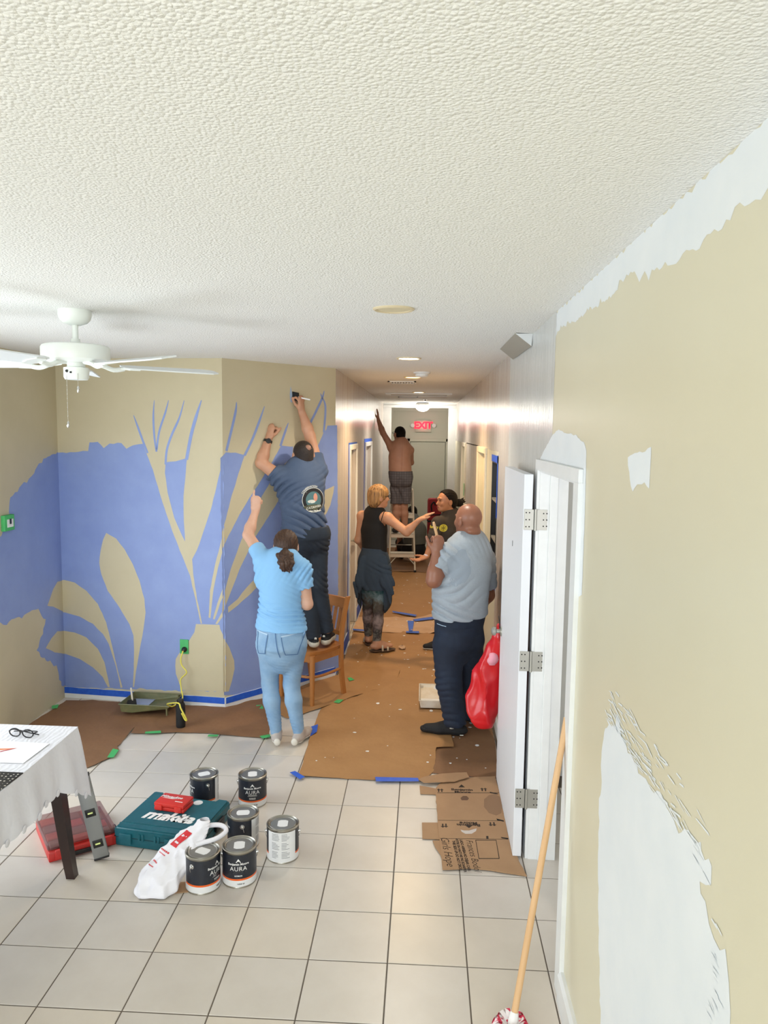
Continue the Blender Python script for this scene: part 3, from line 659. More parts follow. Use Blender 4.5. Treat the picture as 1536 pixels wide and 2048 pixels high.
# ================================================================ brown paper on the floor
def sheet(name, pts, z, material, label, amp=0.006, cell=0.07, rag=0.006, seed=0, fold=None):
    out = ragged(pts, rag, 0.05, seed); n = len(out)
    xs = [p[0] for p in out]; ys = [p[1] for p in out]
    P = [Vector(p) for p in out]
    def inside(x, y):
        c = False
        for i in range(n):
            x1, y1 = out[i]; x2, y2 = out[i-1]
            if (y1 > y) != (y2 > y) and x < (x2-x1)*(y-y1)/(y2-y1)+x1: c = not c
        return c
    y = min(ys)
    k = 0
    while y < max(ys):
        x = min(xs) + (cell/2 if k % 2 else 0)
        while x < max(xs):
            if inside(x, y): P.append(Vector((x, y)))
            x += cell
        y += cell; k += 1
    r = delaunay_2d_cdt(P, [(i, (i+1) % n) for i in range(n)], [tuple(range(n))], 1, 1e-4)
    vs = []
    for p in r[0]:
        a = noise.noise(Vector((p.x*3.2+seed, p.y*3.2, seed))); b = noise.noise(Vector((p.x*9+seed, p.y*7, seed+9)))
        h = amp*(abs(a)*1.3 + max(0, b)*0.9)
        if fold: h += fold(p.x, p.y)
        vs.append((p.x, p.y, z+max(0, h)))
    return tag(MB().add(vs, [tuple(f) for f in r[2]]).obj(name, material, None, 50), label, 'paper')
sheet('masking_paper', [(-2.898,5.185),(-2.856,5.547),(-2.853,5.813),(-2.365,5.799),(-1.914,5.792),(-1.551,5.768),(-1.378,5.919),(-1.233,6.014),(-1.115,5.53),(-1.078,5.181),(-1.434,5.215),(-1.513,5.236),(-1.695,5.23),(-1.938,5.191),(-2.074,5.18),(-2.091,5.3),(-2.088,5.179),(-2.076,4.943),(-2.046,4.896),(-2.068,4.758),(-2.105,4.663),(-2.146,4.607),(-2.39,4.755),(-2.691,4.935)], 0.004, M['paper_dark'], 'dark brown masking paper along the blue mural wall', 0.012, 0.07, 0.008, 1)
sheet('masking_paper', [(-1.314,5.856),(-1.157,6.093),(-0.951,6.405),(-0.757,6.615),(-0.703,6.62),(-0.688,6.825),(-0.188,6.841),(-0.217,6.391),(-0.403,6.246),(-0.644,5.96),(-0.767,5.814),(-0.875,5.707),(-0.952,5.585),(-1.017,5.559),(-1.078,5.636),(-1.115,5.53)], 0.007, M['paper'], 'brown masking paper under the wooden chair', 0.012, 0.07, 0.006, 2)
sheet('masking_paper', [(-0.76,4.60),(-0.3,4.585),(0.03,4.59),(0.1,4.75),(0.12,5.1),(0.24,5.12),(0.22,6.0),(0.23,7.0),(0.20,8.2),(-0.74,8.2),(-0.735,7.0),(-0.735,6.72),(-0.78,5.9),(-0.785,5.3)], 0.0045, M['paper'], 'broad brown masking paper down the corridor centre', 0.016, 0.06, 0.005, 3)
sheet('masking_paper', [(0.05,4.72),(0.5,4.67),(0.54,5.2),(0.54,8.2),(0.15,8.2),(0.17,5.6),(0.03,5.3)], 0.003, M['paper_dark'], 'dark brown masking paper beside the open door', 0.004, 0.09, 0.005, 4)
sheet('masking_paper', [(-0.75,8.1),(-0.3,8.13),(0.2,8.14),(0.54,8.15),(0.54,8.92),(0.15,8.9),(-0.4,8.78),(-0.74,8.75)], 0.010, M['paper_pink'], 'pale crumpled masking paper laid across the corridor', 0.03, 0.05, 0.008, 5)
sheet('masking_paper', [(-0.74,8.6),(0.54,8.6),(0.54,11.85),(-0.74,11.8)], 0.005, M['paper'], 'paint-spotted masking paper before the step ladder', 0.012, 0.09, 0.006, 6)
sheet('masking_paper', [(-0.74,11.75),(0.54,11.78),(0.54,14.3),(-0.74,14.3)], 0.008, M['paper_dark'], 'rumpled masking paper under the step ladder', 0.02, 0.09, 0.006, 7)
def tape_piece(px, material, label, z=0.012, group=None):
    v, f = fill2d(px)
    top = [(p.x, p.y, z+0.001) for p in v]; n = len(v)
    mb = MB().add(top, [tuple(q) for q in f])
    return tag(mb.obj('tape_piece', material), label, 'masking tape', group)
for pts, c, lab in (([(-1.977,5.206),(-1.873,5.233),(-1.857,5.189),(-1.968,5.17)], 'green_tape', 'green tape bit at the torn paper edge near the black bottle'),
        ([(-1.511,5.19),(-1.44,5.196),(-1.437,5.16),(-1.508,5.155)], 'green_tape', 'green tape bit on the paper edge between bottle and woman'),
        ([(-2.071,4.757),(-2.09,4.9),(-2.04,4.88),(-2.029,4.761)], 'green_tape', 'green tape bit on the paper edge beside the table'),
        ([(-1.142,5.194),(-1.071,5.236),(-1.063,5.182),(-1.111,5.152)], 'green_tape', "green tape bit beside the woman's left shoe"),
        ([(-1.515,5.942),(-1.449,5.96),(-1.444,5.89),(-1.514,5.907)], 'green_tape', 'green tape bit under the angled wall skirting'),
        ([(-1.302,5.801),(-1.257,5.816),(-1.227,5.73),(-1.27,5.727)], 'green_tape', 'green tape bit behind the woman in pale blue'),
        ([(-0.696,5.921),(-0.672,5.992),(-0.622,5.985),(-0.649,5.902)], 'green_tape', 'green tape bit on the paper seam beside the chair leg'),
        ([(-0.645,6.541),(-0.616,6.558),(-0.578,6.492),(-0.62,6.461)], 'green_tape', 'green tape bit on the paper by the corridor corner'),
        ([(-0.85,6.707),(-0.786,6.713),(-0.791,6.64),(-0.833,6.65)], 'green_tape', 'green tape bit behind the wooden chair'),
        ([(-2.892,5.652),(-2.854,5.688),(-2.824,5.603),(-2.865,5.589)], 'green_tape', 'green tape bit on the dark paper below the wall switch'),
        ([(-0.801,5.399),(-0.756,5.451),(-0.744,5.309),(-0.781,5.215)], 'blue_tape', 'blue tape flap on the corridor paper edge beside the white shoe'),
        ([(-0.825,4.633),(-0.794,4.657),(-0.717,4.578),(-0.743,4.541)], 'blue_tape', 'short blue tape strip on the tile at the paper corner'),
        ([(-0.275,4.613),(-0.003,4.62),(0.004,4.572),(-0.265,4.551)], 'blue_tape', 'long blue tape strip on the paper edge beside the cardboard'),
        ([(-0.755,8.177),(-0.626,8.147),(-0.61,8.086),(-0.744,8.115)], 'blue_tape', 'blue tape holding the pale crumpled paper by the taped doorway'),
        ([(-0.158,8.593),(-0.083,8.6),(-0.093,8.117),(-0.131,8.113)], 'blue_tape', 'upright blue tape strip across the pale crumpled paper'),
        ([(-0.164,8.13),(-0.022,8.145),(-0.022,8.062),(-0.163,8.069)], 'blue_tape', 'blue tape strip along the near edge of the pale crumpled paper'),
        ([(-0.096,8.669),(0.162,8.84),(0.16,8.719),(-0.072,8.578)], 'blue_tape', 'blue tape strip along the far edge of the pale crumpled paper'),
        ([(-0.357,9.062),(-0.197,8.976),(-0.052,8.891),(-0.074,8.815),(-0.342,8.987)], 'blue_tape', 'blue tape scrap on the corridor paper beyond the crumpled sheet')):
    tape_piece(pts, M[c], lab, 0.03 if 'crumpled' in lab else 0.014)

# ================================================================ flattened cardboard box
cbx = empty('flattened_cardboard_box', (0.3, 4.1, 0), 0, 'flattened printed cardboard box beside the open door', 'cardboard')
def slab(name, pts, z0, z1, material, parent, amp=0.0, seed=0):
    if amp: pts = ragged(pts, amp, 0.03, seed)
    o = parent.location
    return MB().prism([(p[0]-o.x, p[1]-o.y) for p in pts], z0-o.z, z1-o.z).obj(name, material, parent)
slab('main_panel', [(0.106,4.493),(0.156,4.614),(0.314,4.658),(0.49,4.693),(0.494,4.491),(0.495,3.948),(0.518,3.757),(0.545,3.596),(0.422,3.622),(0.38,3.633),(0.263,3.644),(0.213,3.633),(0.129,3.622),(0.123,3.762),(0.119,3.907),(0.112,4.104)], 0.006, 0.011, M['card'], cbx, 0.004, 1)
slab('side_flap', [(0.008,4.532),(0.013,4.425),(0.107,4.425),(0.104,4.501)], 0.004, 0.008, M['card'], cbx)
slab('side_flap', [(0.024,4.08),(0.027,3.913),(0.121,3.912),(0.116,4.087)], 0.004, 0.008, M['card'], cbx)
slab('side_flap', [(0.082,3.894),(0.095,3.831),(0.124,3.753),(0.127,3.901)], 0.004, 0.008, M['card'], cbx)
slab('folded_flap', [(0.002,4.585),(0.031,4.618),(0.118,4.664),(0.214,4.692),(0.309,4.705),(0.319,4.645),(0.225,4.572),(0.032,4.54)], 0.02, 0.024, M['card'], cbx, 0.004, 2)
for pts in ('382,434 880,434 882,438 382,438', '388,656 920,662 921,666 388,660', '402,803 955,812 956,816 402,807'):
    pass
slab('crease', [(0.116,4.439),(0.492,4.468),(0.492,4.462),(0.116,4.433)], 0.011, 0.0112, M['ink_brown'], cbx)
slab('crease', [(0.115,4.108),(0.487,4.131),(0.487,4.127),(0.115,4.104)], 0.011, 0.0112, M['ink_brown'], cbx)
slab('crease', [(0.121,3.915),(0.49,3.934),(0.49,3.93),(0.121,3.911)], 0.011, 0.0112, M['ink_brown'], cbx)
slab('slot', [(0.436,4.474),(0.483,4.455),(0.483,4.445),(0.438,4.458)], 0.011, 0.0114, M['dark'], cbx)
slab('slot', [(0.447,4.15),(0.486,4.132),(0.486,4.118),(0.449,4.132)], 0.011, 0.0114, M['dark'], cbx)
slab('slot', [(0.452,3.951),(0.491,3.944),(0.491,3.932),(0.455,3.94)], 0.011, 0.0114, M['dark'], cbx)
slab('hand_hole', [(0.237,4.012),(0.257,4.005),(0.284,4.007),(0.306,4.021),(0.327,4.032),(0.322,4.005),(0.296,3.974),(0.262,3.971),(0.243,3.99)], 0.011, 0.0114, M['tile'], cbx)
slab('stain', [(0.394,4.373),(0.428,4.43),(0.467,4.449),(0.493,4.412),(0.494,4.305),(0.481,4.216),(0.45,4.185),(0.41,4.211),(0.387,4.282)], 0.011, 0.0113, mat('damp_cardboard', (146,114,86), 0.8), cbx)
CB = dict(parent=cbx)
def ctext(body, size, px, xd, yd, material=M['ink_brown'], **kw):
    o = cbx.location; text_on('lettering', body, size, (px[0]-o.x, px[1]-o.y, 0.0118), xd, yd, material, cbx, **kw)
ctext('Benjamin', 0.036, (0.268,4.487,0.01), (1,0.02,0), (0,1,0), bold=0.0012)
ctext('Moore', 0.036, (0.27,4.457,0.01), (1,0.02,0), (0,1,0), bold=0.0012)
ctext('Benjamin', 0.036, (0.284,4.066,0.01), (-1,-0.02,0), (0,-1,0), bold=0.0012)
ctext('Moore', 0.036, (0.285,4.088,0.01), (-1,-0.02,0), (0,-1,0), bold=0.0012)
slab('logo', [(0.248,4.517),(0.268,4.559),(0.288,4.522)], 0.011, 0.0115, M['ink_brown'], cbx)
slab('logo', [(0.265,4.061),(0.285,4.033),(0.307,4.064)], 0.011, 0.0115, M['ink_brown'], cbx)
for cx, cy, s in ((393,408,1), (419,408,1), (745,402,1), (771,402,1), (427,694,-1), (453,694,-1), (813,680,-1), (841,680,-1)):
    u, v = 780+cx/4.042, 1480+cy/4.042
    # arrow built from its own floor coordinates
    pass
def arrow(p, s):
    o = cbx.location; x, y = p[0]-o.x, p[1]-o.y
    MB().prism([(x-0.004,y-0.02*s),(x+0.004,y-0.02*s),(x+0.004,y+0.006*s),(x+0.012,y+0.006*s),(x,y+0.022*s),(x-0.012,y+0.006*s),(x-0.004,y+0.006*s)][::s], 0.011, 0.0115).obj('arrow_mark', M['ink_brown'], cbx)
for p, s in (((0.125,4.469,0.01),1),((0.144,4.47,0.01),1),((0.392,4.5,0.01),1),((0.412,4.501,0.01),1),((0.14,4.049,0.01),-1),((0.158,4.051,0.01),-1),((0.408,4.086,0.01),-1),((0.428,4.088,0.01),-1)):
    arrow(p, s)
RD, RU = (0.10,-1,0), (1,0.10,0)      # lettering that runs towards the camera
ctext('THIS SIDE UP-DO NOT DROP', 0.021, (0.206,3.758,0.01), RD, RU, bold=0.0006)
ctext('VOTRE EN HAUT-NE PAS ECHAPPER', 0.0195, (0.226,3.76,0.01), RD, RU, bold=0.0006)
ctext('LADO ARRIBA-NO DEJAR CAER', 0.021, (0.248,3.762,0.01), RD, RU, bold=0.0006)
ctext('Girls Hope', 0.062, (0.157,3.788,0.01), RD, RU, shear=0.3, bold=-0.0006)
ctext('Frances Bodol', 0.052, (0.29,3.76,0.01), RD, RU, shear=0.3, bold=-0.0006)
slab('panel_outline', [(0.312,3.912),(0.422,3.92),(0.424,3.915),(0.314,3.907)], 0.011, 0.0115, M['ink_brown'], cbx)
slab('panel_outline', [(0.422,3.92),(0.425,3.92),(0.425,3.741),(0.421,3.74)], 0.011, 0.0115, M['ink_brown'], cbx)
slab('panel_outline', [(0.312,3.912),(0.315,3.912),(0.32,3.728),(0.317,3.728)], 0.011, 0.0115, M['ink_brown'], cbx)
slab('panel_outline', [(0.318,3.735),(0.424,3.743),(0.424,3.737),(0.317,3.729)], 0.011, 0.0115, M['ink_brown'], cbx)
slab('printed_block', [(0.254,4.38),(0.27,4.407),(0.293,4.408),(0.304,4.381),(0.294,4.356),(0.26,4.353)], 0.011, 0.0115, mat('brown_print', (112,84,64), 0.8), cbx)
slab('printed_block', [(0.373,3.956),(0.385,3.957),(0.384,3.929),(0.372,3.929)], 0.011, 0.0115, M['ink_brown'], cbx)

# ================================================================ paint cans
M['label_dark'] = mat('navy_black_paint_label', (34,37,46), 0.35, var=((40,44,54), 40, 0.3))
M['label_white'] = mat('white_paint_label', (232,232,232), 0.35)
M['label_orange'] = mat('orange_label_stripe', (240,104,36), 0.4)
M['tin'] = mat('tin_plate', (176,172,162), 0.3, 1.0)
M['lid'] = mat('dull_tin_lid', (150,148,142), 0.38, 0.9)
M['grey_print'] = mat('grey_print', (150,150,152), 0.6)
R_C, H_C = 0.0825, 0.178
def arc_patch(r, z0, z1, a0, a1, n=24):
    return MB().grid(lambda u, v: (r*math.cos(a0+(a1-a0)*u), r*math.sin(a0+(a1-a0)*u), z0+(z1-z0)*v), n, 2)
def bend(me, r, z, a):
    """wrap flat lettering round the can at height z, centred on angle a"""
    for v in me.vertices:
        t = a + v.co.x/r; v.co = Vector((r*math.cos(t), r*math.sin(t), z+v.co.y))
    me.materials.clear(); return me
can_text = {}
def paint_can(x, y, face, label, code=True):
    """face = world angle that the printed front looks to"""
    t = empty('paint_can', (x, y, 0), face, label, 'paint can', 'gallon paint cans on the tiles')
    if 'b' not in can_text:
        can_text['b'] = MB().lathe([(R_C-0.004,0.003),(R_C,0.0),(R_C,0.006),(R_C-0.001,0.008),(R_C-0.001,H_C-0.01),(R_C+0.0015,H_C-0.006),(R_C+0.0015,H_C),(R_C-0.002,H_C+0.002),(R_C-0.007,H_C-0.003)], 40, cap=False).mesh('body')
        can_text['l'] = MB().lathe([(R_C-0.006,H_C-0.002),(R_C-0.010,H_C-0.006),(R_C-0.014,H_C+0.001),(R_C-0.018,H_C-0.001),(R_C-0.02,H_C-0.004),(0.001,H_C-0.004)], 40, cap=False).mesh('lid')
        can_text['s'] = MB().prism([(-0.034,-0.012),(-0.026,-0.026),(0.026,-0.026),(0.034,-0.012),(0.034,0.012),(0.026,0.026),(-0.026,0.026),(-0.034,0.012)], H_C-0.0038, H_C-0.0034).mesh('lid_sticker')
        F = math.radians(125)
        can_text['d'] = arc_patch(R_C, 0.048, H_C-0.012, -F, F, 40).mesh('label')
        can_text['o'] = arc_patch(R_C+0.0002, 0.039, 0.048, -F, F, 40).mesh('orange_stripe')
        can_text['w'] = arc_patch(R_C, 0.008, 0.039, -F, F, 40).mesh('white_band')
        can_text['k'] = arc_patch(R_C, 0.008, H_C-0.012, F, 2*PI-F, 24).mesh('back_label')
        r = R_C+0.0006
        can_text['t1'] = bend(text_mesh('Benjamin Moore', 0.0155, 0.0004), r, 0.122, 0)
        can_text['t2'] = bend(text_mesh('AURA', 0.03, 0.0, space=1.1), r, 0.098, 0)
        can_text['t3'] = bend(text_mesh('INTERIOR', 0.0085, 0.0003), r, 0.063, 0)
        can_text['t4'] = bend(text_mesh('N528 4X', 0.0095, 0.0002), r, 0.022, 0.15)
        g = MB()
        for q, wd in ((0.084, 0.05), (0.0795, 0.046), (0.0755, 0.056), (0.056, 0.036)):
            for s in range(2):
                g.grid(lambda u, v, q=q, wd=wd: (r*math.cos((u-0.5)*wd/r), r*math.sin((u-0.5)*wd/r), q+0.0016*v), 10, 2)
        can_text['t5'] = g.mesh('fine_print')
        tr = [( -0.013,0.131),(0.013,0.131),(0,0.15)]
        can_text['t6'] = MB().add([(r*math.cos(a/r), r*math.sin(a/r), z) for a, z in tr], [(0,1,2)]).mesh('logo')
        g = MB(); rr = random.Random(5)
        for cidx in range(2):
            for row in range(17):
                a0 = PI-0.62+cidx*0.64; L = 0.52*(0.55+0.45*rr.random()); z = 0.155-row*0.0078
                if row in (5, 11): continue
                g.grid(lambda u, v, a0=a0, L=L, z=z: (r*math.cos(a0+L*u), r*math.sin(a0+L*u), z+0.0028*v), 8, 2)
        can_text['t7'] = g.mesh('back_print')
        e = MB()
        for s in (-1, 1):
            e.lathe([(0.012,0),(0.012,0.002),(0.006,0.003),(0.006,0.009),(0.003,0.011)], 14, axis=((0, s*(R_C-0.001), 0.138), (0, s, 0)))
        can_text['e'] = e.mesh('handle_ear')
        can_text['h'] = MB().tube([(0.045*math.cos(k)*0+ -0.004-0.075*math.sin(PI*k/16)*0.16, (R_C+0.007)*math.cos(PI*k/16), 0.138-0.075*math.sin(PI*k/16)) for k in range(17)], 0.0016, 6).mesh('wire_handle')
    B = link_mesh('body', can_text['b'], M['tin'], t, 30)
    link_mesh('lid', can_text['l'], M['lid'], t, 30)
    link_mesh('lid_sticker', can_text['s'], M['label_white'], t)
    lb = link_mesh('label', can_text['d'], M['label_dark'], t, 'all')
    link_mesh('orange_stripe', can_text['o'], M['label_orange'], t, 'all'); link_mesh('white_band', can_text['w'], M['label_white'], t, 'all')
    bl = link_mesh('back_label', can_text['k'], M['label_white'], t, 'all')
    for k in ('t1', 't2', 't3', 't5', 't6'): link_mesh('lettering', can_text[k], M['print_white'], lb)
    link_mesh('lettering', can_text['t4'], M['ink'], lb); link_mesh('back_print', can_text['t7'], M['grey_print'], bl)
    link_mesh('handle_ear', can_text['e'], M['chrome'], t, 40); link_mesh('wire_handle', can_text['h'], M['chrome'], t, 'all')
    return t
D = math.radians
paint_can(-0.868, 3.485, D(-80), 'paint can with its printed front outwards, touching the can under the bag')
paint_can(-1.030, 3.42, D(-22), 'paint can touching the white plastic bag')
paint_can(-0.695, 3.705, D(95), 'paint can showing its white back label')
paint_can(-0.925, 3.80, D(-170), 'paint can behind the front pair, beside the teal case')
paint_can(-0.978, 4.255, D(-78), 'dark paint can standing farthest from the bag, front label showing')
paint_can(-1.262, 4.235, D(-150), 'paint can behind the red case and the teal tool case')

# ================================================================ teal power tool case
M['teal'] = mat('teal_case_plastic', (18,96,108), 0.42, var=((14,86,98), 20, 0.2), bump=(300, 0.15, 0.001))
tcs = empty('tool_case', (-1.33, 3.90, 0), D(-9.5), 'teal power tool case lying flat with white lettering', 'tool case')
MB().box((-0.235,-0.205,0.0),(0.235,0.205,0.052),0.010).obj('base_shell', M['teal'], tcs, 30)
lid = MB().prism([(-0.238,-0.20),(-0.225,-0.208),(0.225,-0.208),(0.238,-0.20),(0.238,0.195),(0.225,0.21),(0.165,0.21),(0.155,0.185),(-0.155,0.185),(-0.165,0.21),(-0.225,0.21),(-0.238,0.195)], 0.054, 0.105)
b_ = bmesh.new(); me_ = lid.mesh('x'); b_.from_mesh(me_); bmesh.ops.bevel(b_, geom=[e for e in b_.edges if all(v.co.z > 0.1 for v in e.verts)], offset=0.012, segments=3, affect='EDGES'); lid = MB().bm(b_)
ld = lid.obj('lid', M['teal'], tcs, 35)
MB().box((-0.238,-0.206,0.050),(0.238,0.2,0.056)).obj('seam', M['black_matte'], tcs)
MB().box((-0.21,-0.15,0.104),(0.21,-0.142,0.1075),0.002).box((-0.232,-0.165,0.09),(0.232,-0.155,0.106),0.003).obj('lid_rib', M['teal'], ld)
for x in (-0.17, 0.09):
    MB().box((x-0.035,-0.218,0.02),(x+0.035,-0.203,0.075),0.004).obj('latch', M['teal'], tcs, 30)
for x in (-0.09, -0.07, 0.0, 0.02):
    MB().box((x-0.006,-0.214,0.045),(x+0.006,-0.204,0.08),0.002).obj('hinge_lug', M['teal'], tcs, 30)
MB().tube([(0.155,0.19,0.05),(0.155,0.225,0.05),(-0.155,0.225,0.05),(-0.155,0.19,0.05)], 0.012, 8).obj('handle', M['black'], tcs, 50)
MB().box((0.236,0.0,0.02),(0.252,0.1,0.07),0.004).obj('side_latch', M['black'], tcs, 30)
text_on('lettering', 'makita', 0.125, (-0.005,-0.05,0.1064), (1,0,0), (0,1,0), M['print_white'], tcs, bold=0.005, shear=0.25, space=0.86)
MB().lathe([(0.026,0.105),(0.026,0.1058)], 20).obj('round_sticker', M['label_white'], tcs).location = (0.075, 0.135, 0)
# small red bit case on top
M['red_case'] = mat('red_case_plastic', (206,44,34), 0.45, bump=(300, 0.12, 0.001))
rc = empty('bit_case', (-1.352, 3.962, 0.1055), D(-11), 'small red bit case on the teal tool case', 'bit case')
rb = MB().box((-0.09,-0.058,0.0),(0.09,0.058,0.022),0.006).obj('base_shell', M['red_case'], rc, 30)
rl = MB().box((-0.09,-0.06,0.023),(0.09,0.06,0.046),0.007).obj('lid', M['red_case'], rc, 30)
for x in (-0.058, 0.058):
    MB().box((x-0.02,-0.068,0.006),(x+0.02,-0.055,0.036),0.003).obj('latch', M['red_case'], rc, 30)
MB().box((-0.03,0.058,0.012),(0.03,0.07,0.03),0.003).obj('hinge', M['black'], rc, 30)
text_on('lettering', 'Milwaukee', 0.03, (-0.022,0.018,0.0466), (1,0,0), (0,1,0), M['print_white'], rc, bold=0.0008, shear=0.3)
MB().add([(-0.075,0.0,0.0466),(-0.02,0.006,0.0466),(0.02,0.006,0.0466),(-0.01,-0.002,0.0466)],[(0,1,2,3)]).box((0.02,-0.026,0.0462),(0.065,-0.02,0.0468)).obj('print_bar', M['print_white'], rc)

# ================================================================ organiser, level
M['red_org'] = mat('red_organiser_plastic', (196,44,38), 0.45)
M['smoke'] = mat('smoked_clear_lid', (150,110,108), 0.25, alpha=0.55)
og = empty('parts_organiser', (-1.835, 3.80, 0), D(36.6), 'red parts organiser with a smoked clear lid beside the table leg', 'organiser')
MB().box((-0.17,-0.19,0.0),(0.17,0.19,0.05),0.006).obj('tray', M['red_org'], og, 30)
for i in range(4):
    for j in range(3):
        MB().box((-0.155+0.105*j, -0.165+0.085*i, 0.05), (-0.155+0.105*j+0.09, -0.165+0.085*i+0.07, 0.066), 0.004).obj('bin', M['red_org'] if (i+j) % 2 else mat('bin_grey', (120,86,84), 0.5), og, 30)
MB().box((-0.172,-0.165,0.05),(0.172,0.192,0.082),0.008).obj('lid', M['smoke'], og, 30)
for x in (-0.11, 0.11): MB().box((x-0.03,-0.205,0.012),(x+0.03,-0.188,0.062),0.004).obj('latch', M['red_org'], og, 30)
MB().box((-0.07,-0.205,0.01),(0.07,-0.19,0.03),0.003).obj('handle', M['black'], og, 30)
MB().box((0.165,-0.18,0.01),(0.18,-0.1,0.07),0.004).obj('side_latch', M['black'], og, 30)
lv_a = Vector((-1.606, 3.60, 0.004)); lv_b = Vector((-1.672, 3.545, 0.45))
dv = (lv_b-lv_a).normalized(); sx = Vector((0.9,-0.25,0)).cross(dv).cross(dv); sx = -(Vector((0.9,0.35,0)) - dv*Vector((0.9,0.35,0)).dot(dv)).normalized(); sy = dv.cross(sx)
lev = empty('spirit_level', lv_a, 0, 'grey aluminium spirit level leaning against the table leg', 'level')
lev.matrix_world = Matrix((sx, sy, dv)).transposed().to_4x4(); lev.matrix_world.translation = lv_a
lm = lev.matrix_world.copy(); lm.translation = lv_a + dv*0.012; lev.matrix_world = lm
M['alu'] = mat('grey_aluminium', (150,152,152), 0.45, 0.5)
MB().box((-0.036,-0.0125,0.004),(0.036,0.0125,0.46),0.002).obj('beam', M['alu'], lev, 30)
MB().box((-0.037,-0.0135,-0.006),(0.037,0.0135,0.006),0.002).obj('end_cap', M['black'], lev, 30)
MB().box((-0.037,-0.0135,0.458),(0.037,0.0135,0.468),0.002).obj('end_cap', M['black'], lev, 30)
M['vial'] = mat('yellow_green_vial', (214,226,120), 0.2)
for z in (0.085, 0.26):
    MB().box((-0.025,-0.0145,z-0.022),(0.025,0.0145,z+0.022),0.003).obj('vial_holder', M['black'], lev, 30)
    MB().tube([(-0.012,-0.0152,z),(0.012,-0.0152,z)], 0.0045, 8).tube([(-0.012,0.0152,z),(0.012,0.0152,z)], 0.0045, 8).obj('vial', M['vial'], lev, 40)

# ================================================================ table with lace cloth
M['dark_wood'] = mat('dark_walnut', (44,30,28), 0.35, var=((56,38,34), 12, 0.2), stretch=(1,1,0.1))
TT = 0.745
tb = empty('table', (-2.165, 2.62, 0), 0, 'dark wooden table with curved tapering legs under a lace cloth', 'table')
MB().box((-0.50,-0.85,TT-0.035),(0.50,0.85,TT),0.006).obj('tabletop', M['dark_wood'], tb)
MB().box((-0.44,-0.78,TT-0.11),(0.44,0.78,TT-0.035)).obj('apron', M['dark_wood'], tb)
for sx_ in (-1, 1):
    for sy_ in (-1, 1):
        mb = MB()
        def leg(u, v):
            z = TT-0.1-(TT-0.1)*v; bow = 0.045*math.sin(PI*min(1, v*1.02)*0.95)
            w = 0.05-0.016*v; a = 2*PI*u+PI/4
            c = (round(math.cos(a)*1.4142)*w/1.0, round(math.sin(a)*1.4142)*w/1.0)
            cx = sx_*(0.44-0.02 + bow*0.4 + 0.055*v*v); cy = sy_*(0.78+0.0 + 0.04*v*v)
            return (cx+c[0]*0.62, cy+c[1]*0.62, z)
        mb.grid(leg, 4, 12, cu=True); n = len(mb.v); mb.f += [(3,2,1,0), (n-4,n-3,n-2,n-1)]
        mb.obj('leg', M['dark_wood'], tb, 40)
def lace_mat():
    m = mat('white_lace_cloth', (226,226,232), 0.8)
    nt = m.node_tree; b = nt.nodes['Principled BSDF']; t = nd(nt, 'ShaderNodeTexCoord')
    v = nd(nt, 'ShaderNodeTexVoronoi', Scale=26.0); n = nd(nt, 'ShaderNodeTexNoise', Scale=240.0)
    w = nd(nt, 'ShaderNodeTexWave', Scale=14.0, Distortion=6.0)
    for q in (v, n, w): nt.links.new(t.outputs['Object'], q.inputs['Vector'])
    a = nd(nt, 'ShaderNodeMath', operation='ADD'); nt.links.new(v.outputs['Distance'], a.inputs[0]); nt.links.new(w.outputs['Fac'], a.inputs[1])
    bp = nd(nt, 'ShaderNodeBump', Strength=0.3, Distance=0.003); nt.links.new(a.outputs[0], bp.inputs['Height']); nt.links.new(bp.outputs['Normal'], b.inputs['Normal'])
    return m
M['lace'] = lace_mat()
cl = empty('tablecloth', (-2.165, 2.62, TT), 0, 'white lace tablecloth with a scalloped edge draped over the dark table', 'tablecloth')
# parametrised drape: u goes round the rim, v from rim down
rim = []
hx, hy, rc_ = 0.505, 0.855, 0.02
def rim_pt(s):
    """point and outward normal along the rectangular rim, s in 0..1"""
    per = [2*hy, 2*hx, 2*hy, 2*hx]; L = sum(per); d = (s % 1)*L
    if d < per[0]: return Vector((hx, -hy+d, 0)), Vector((1,0,0)), min(d, per[0]-d)
    d -= per[0]
    if d < per[1]: return Vector((hx-d, hy, 0)), Vector((0,1,0)), min(d, per[1]-d)
    d -= per[1]
    if d < per[2]: return Vector((-hx, hy-d, 0)), Vector((-1,0,0)), min(d, per[2]-d)
    d -= per[2]
    return Vector((-hx+d, -hy, 0)), Vector((0,-1,0)), min(d, per[3]-d)
NS = 420
def drape(u, v):
    p, n, dc = rim_pt(u); s = u*5.44
    # corner points hang lower and fold outwards
    k = max(0.0, 1-dc/0.26); drop = 0.205 + 0.15*k**1.2
    wave = 0.010*math.sin(s*17)+0.006*math.sin(s*41+1)
    p2, n2, _ = rim_pt(u+0.0001)
    c = Vector((1 if p.x > 0 else -1, 1 if p.y > 0 else -1, 0)).normalized()
    nn = (n*(1-k*0.5) + c*k*0.5)
    out = 0.006 + (0.03+wave+0.03*k)*v**0.8
    sc = 0.010*abs(math.sin(s*28)) if v > 0.97 else 0
    q = p + nn*out; q.z = 0.004-(drop+sc)*v if v > 0 else 0.004
    return q
sk = MB().grid(drape, NS, 9, cu=True).obj('skirt', M['lace'], cl, 60)
MB().grid(lambda u, v: (-hx-0.006+(2*hx+0.012)*u, -hy-0.006+(2*hy+0.012)*v, 0.004+0.0015*noise.noise(Vector((u*14, v*22, 0)))), 30, 44).obj('cloth_top', M['lace'], cl, 60)
eb = MB()
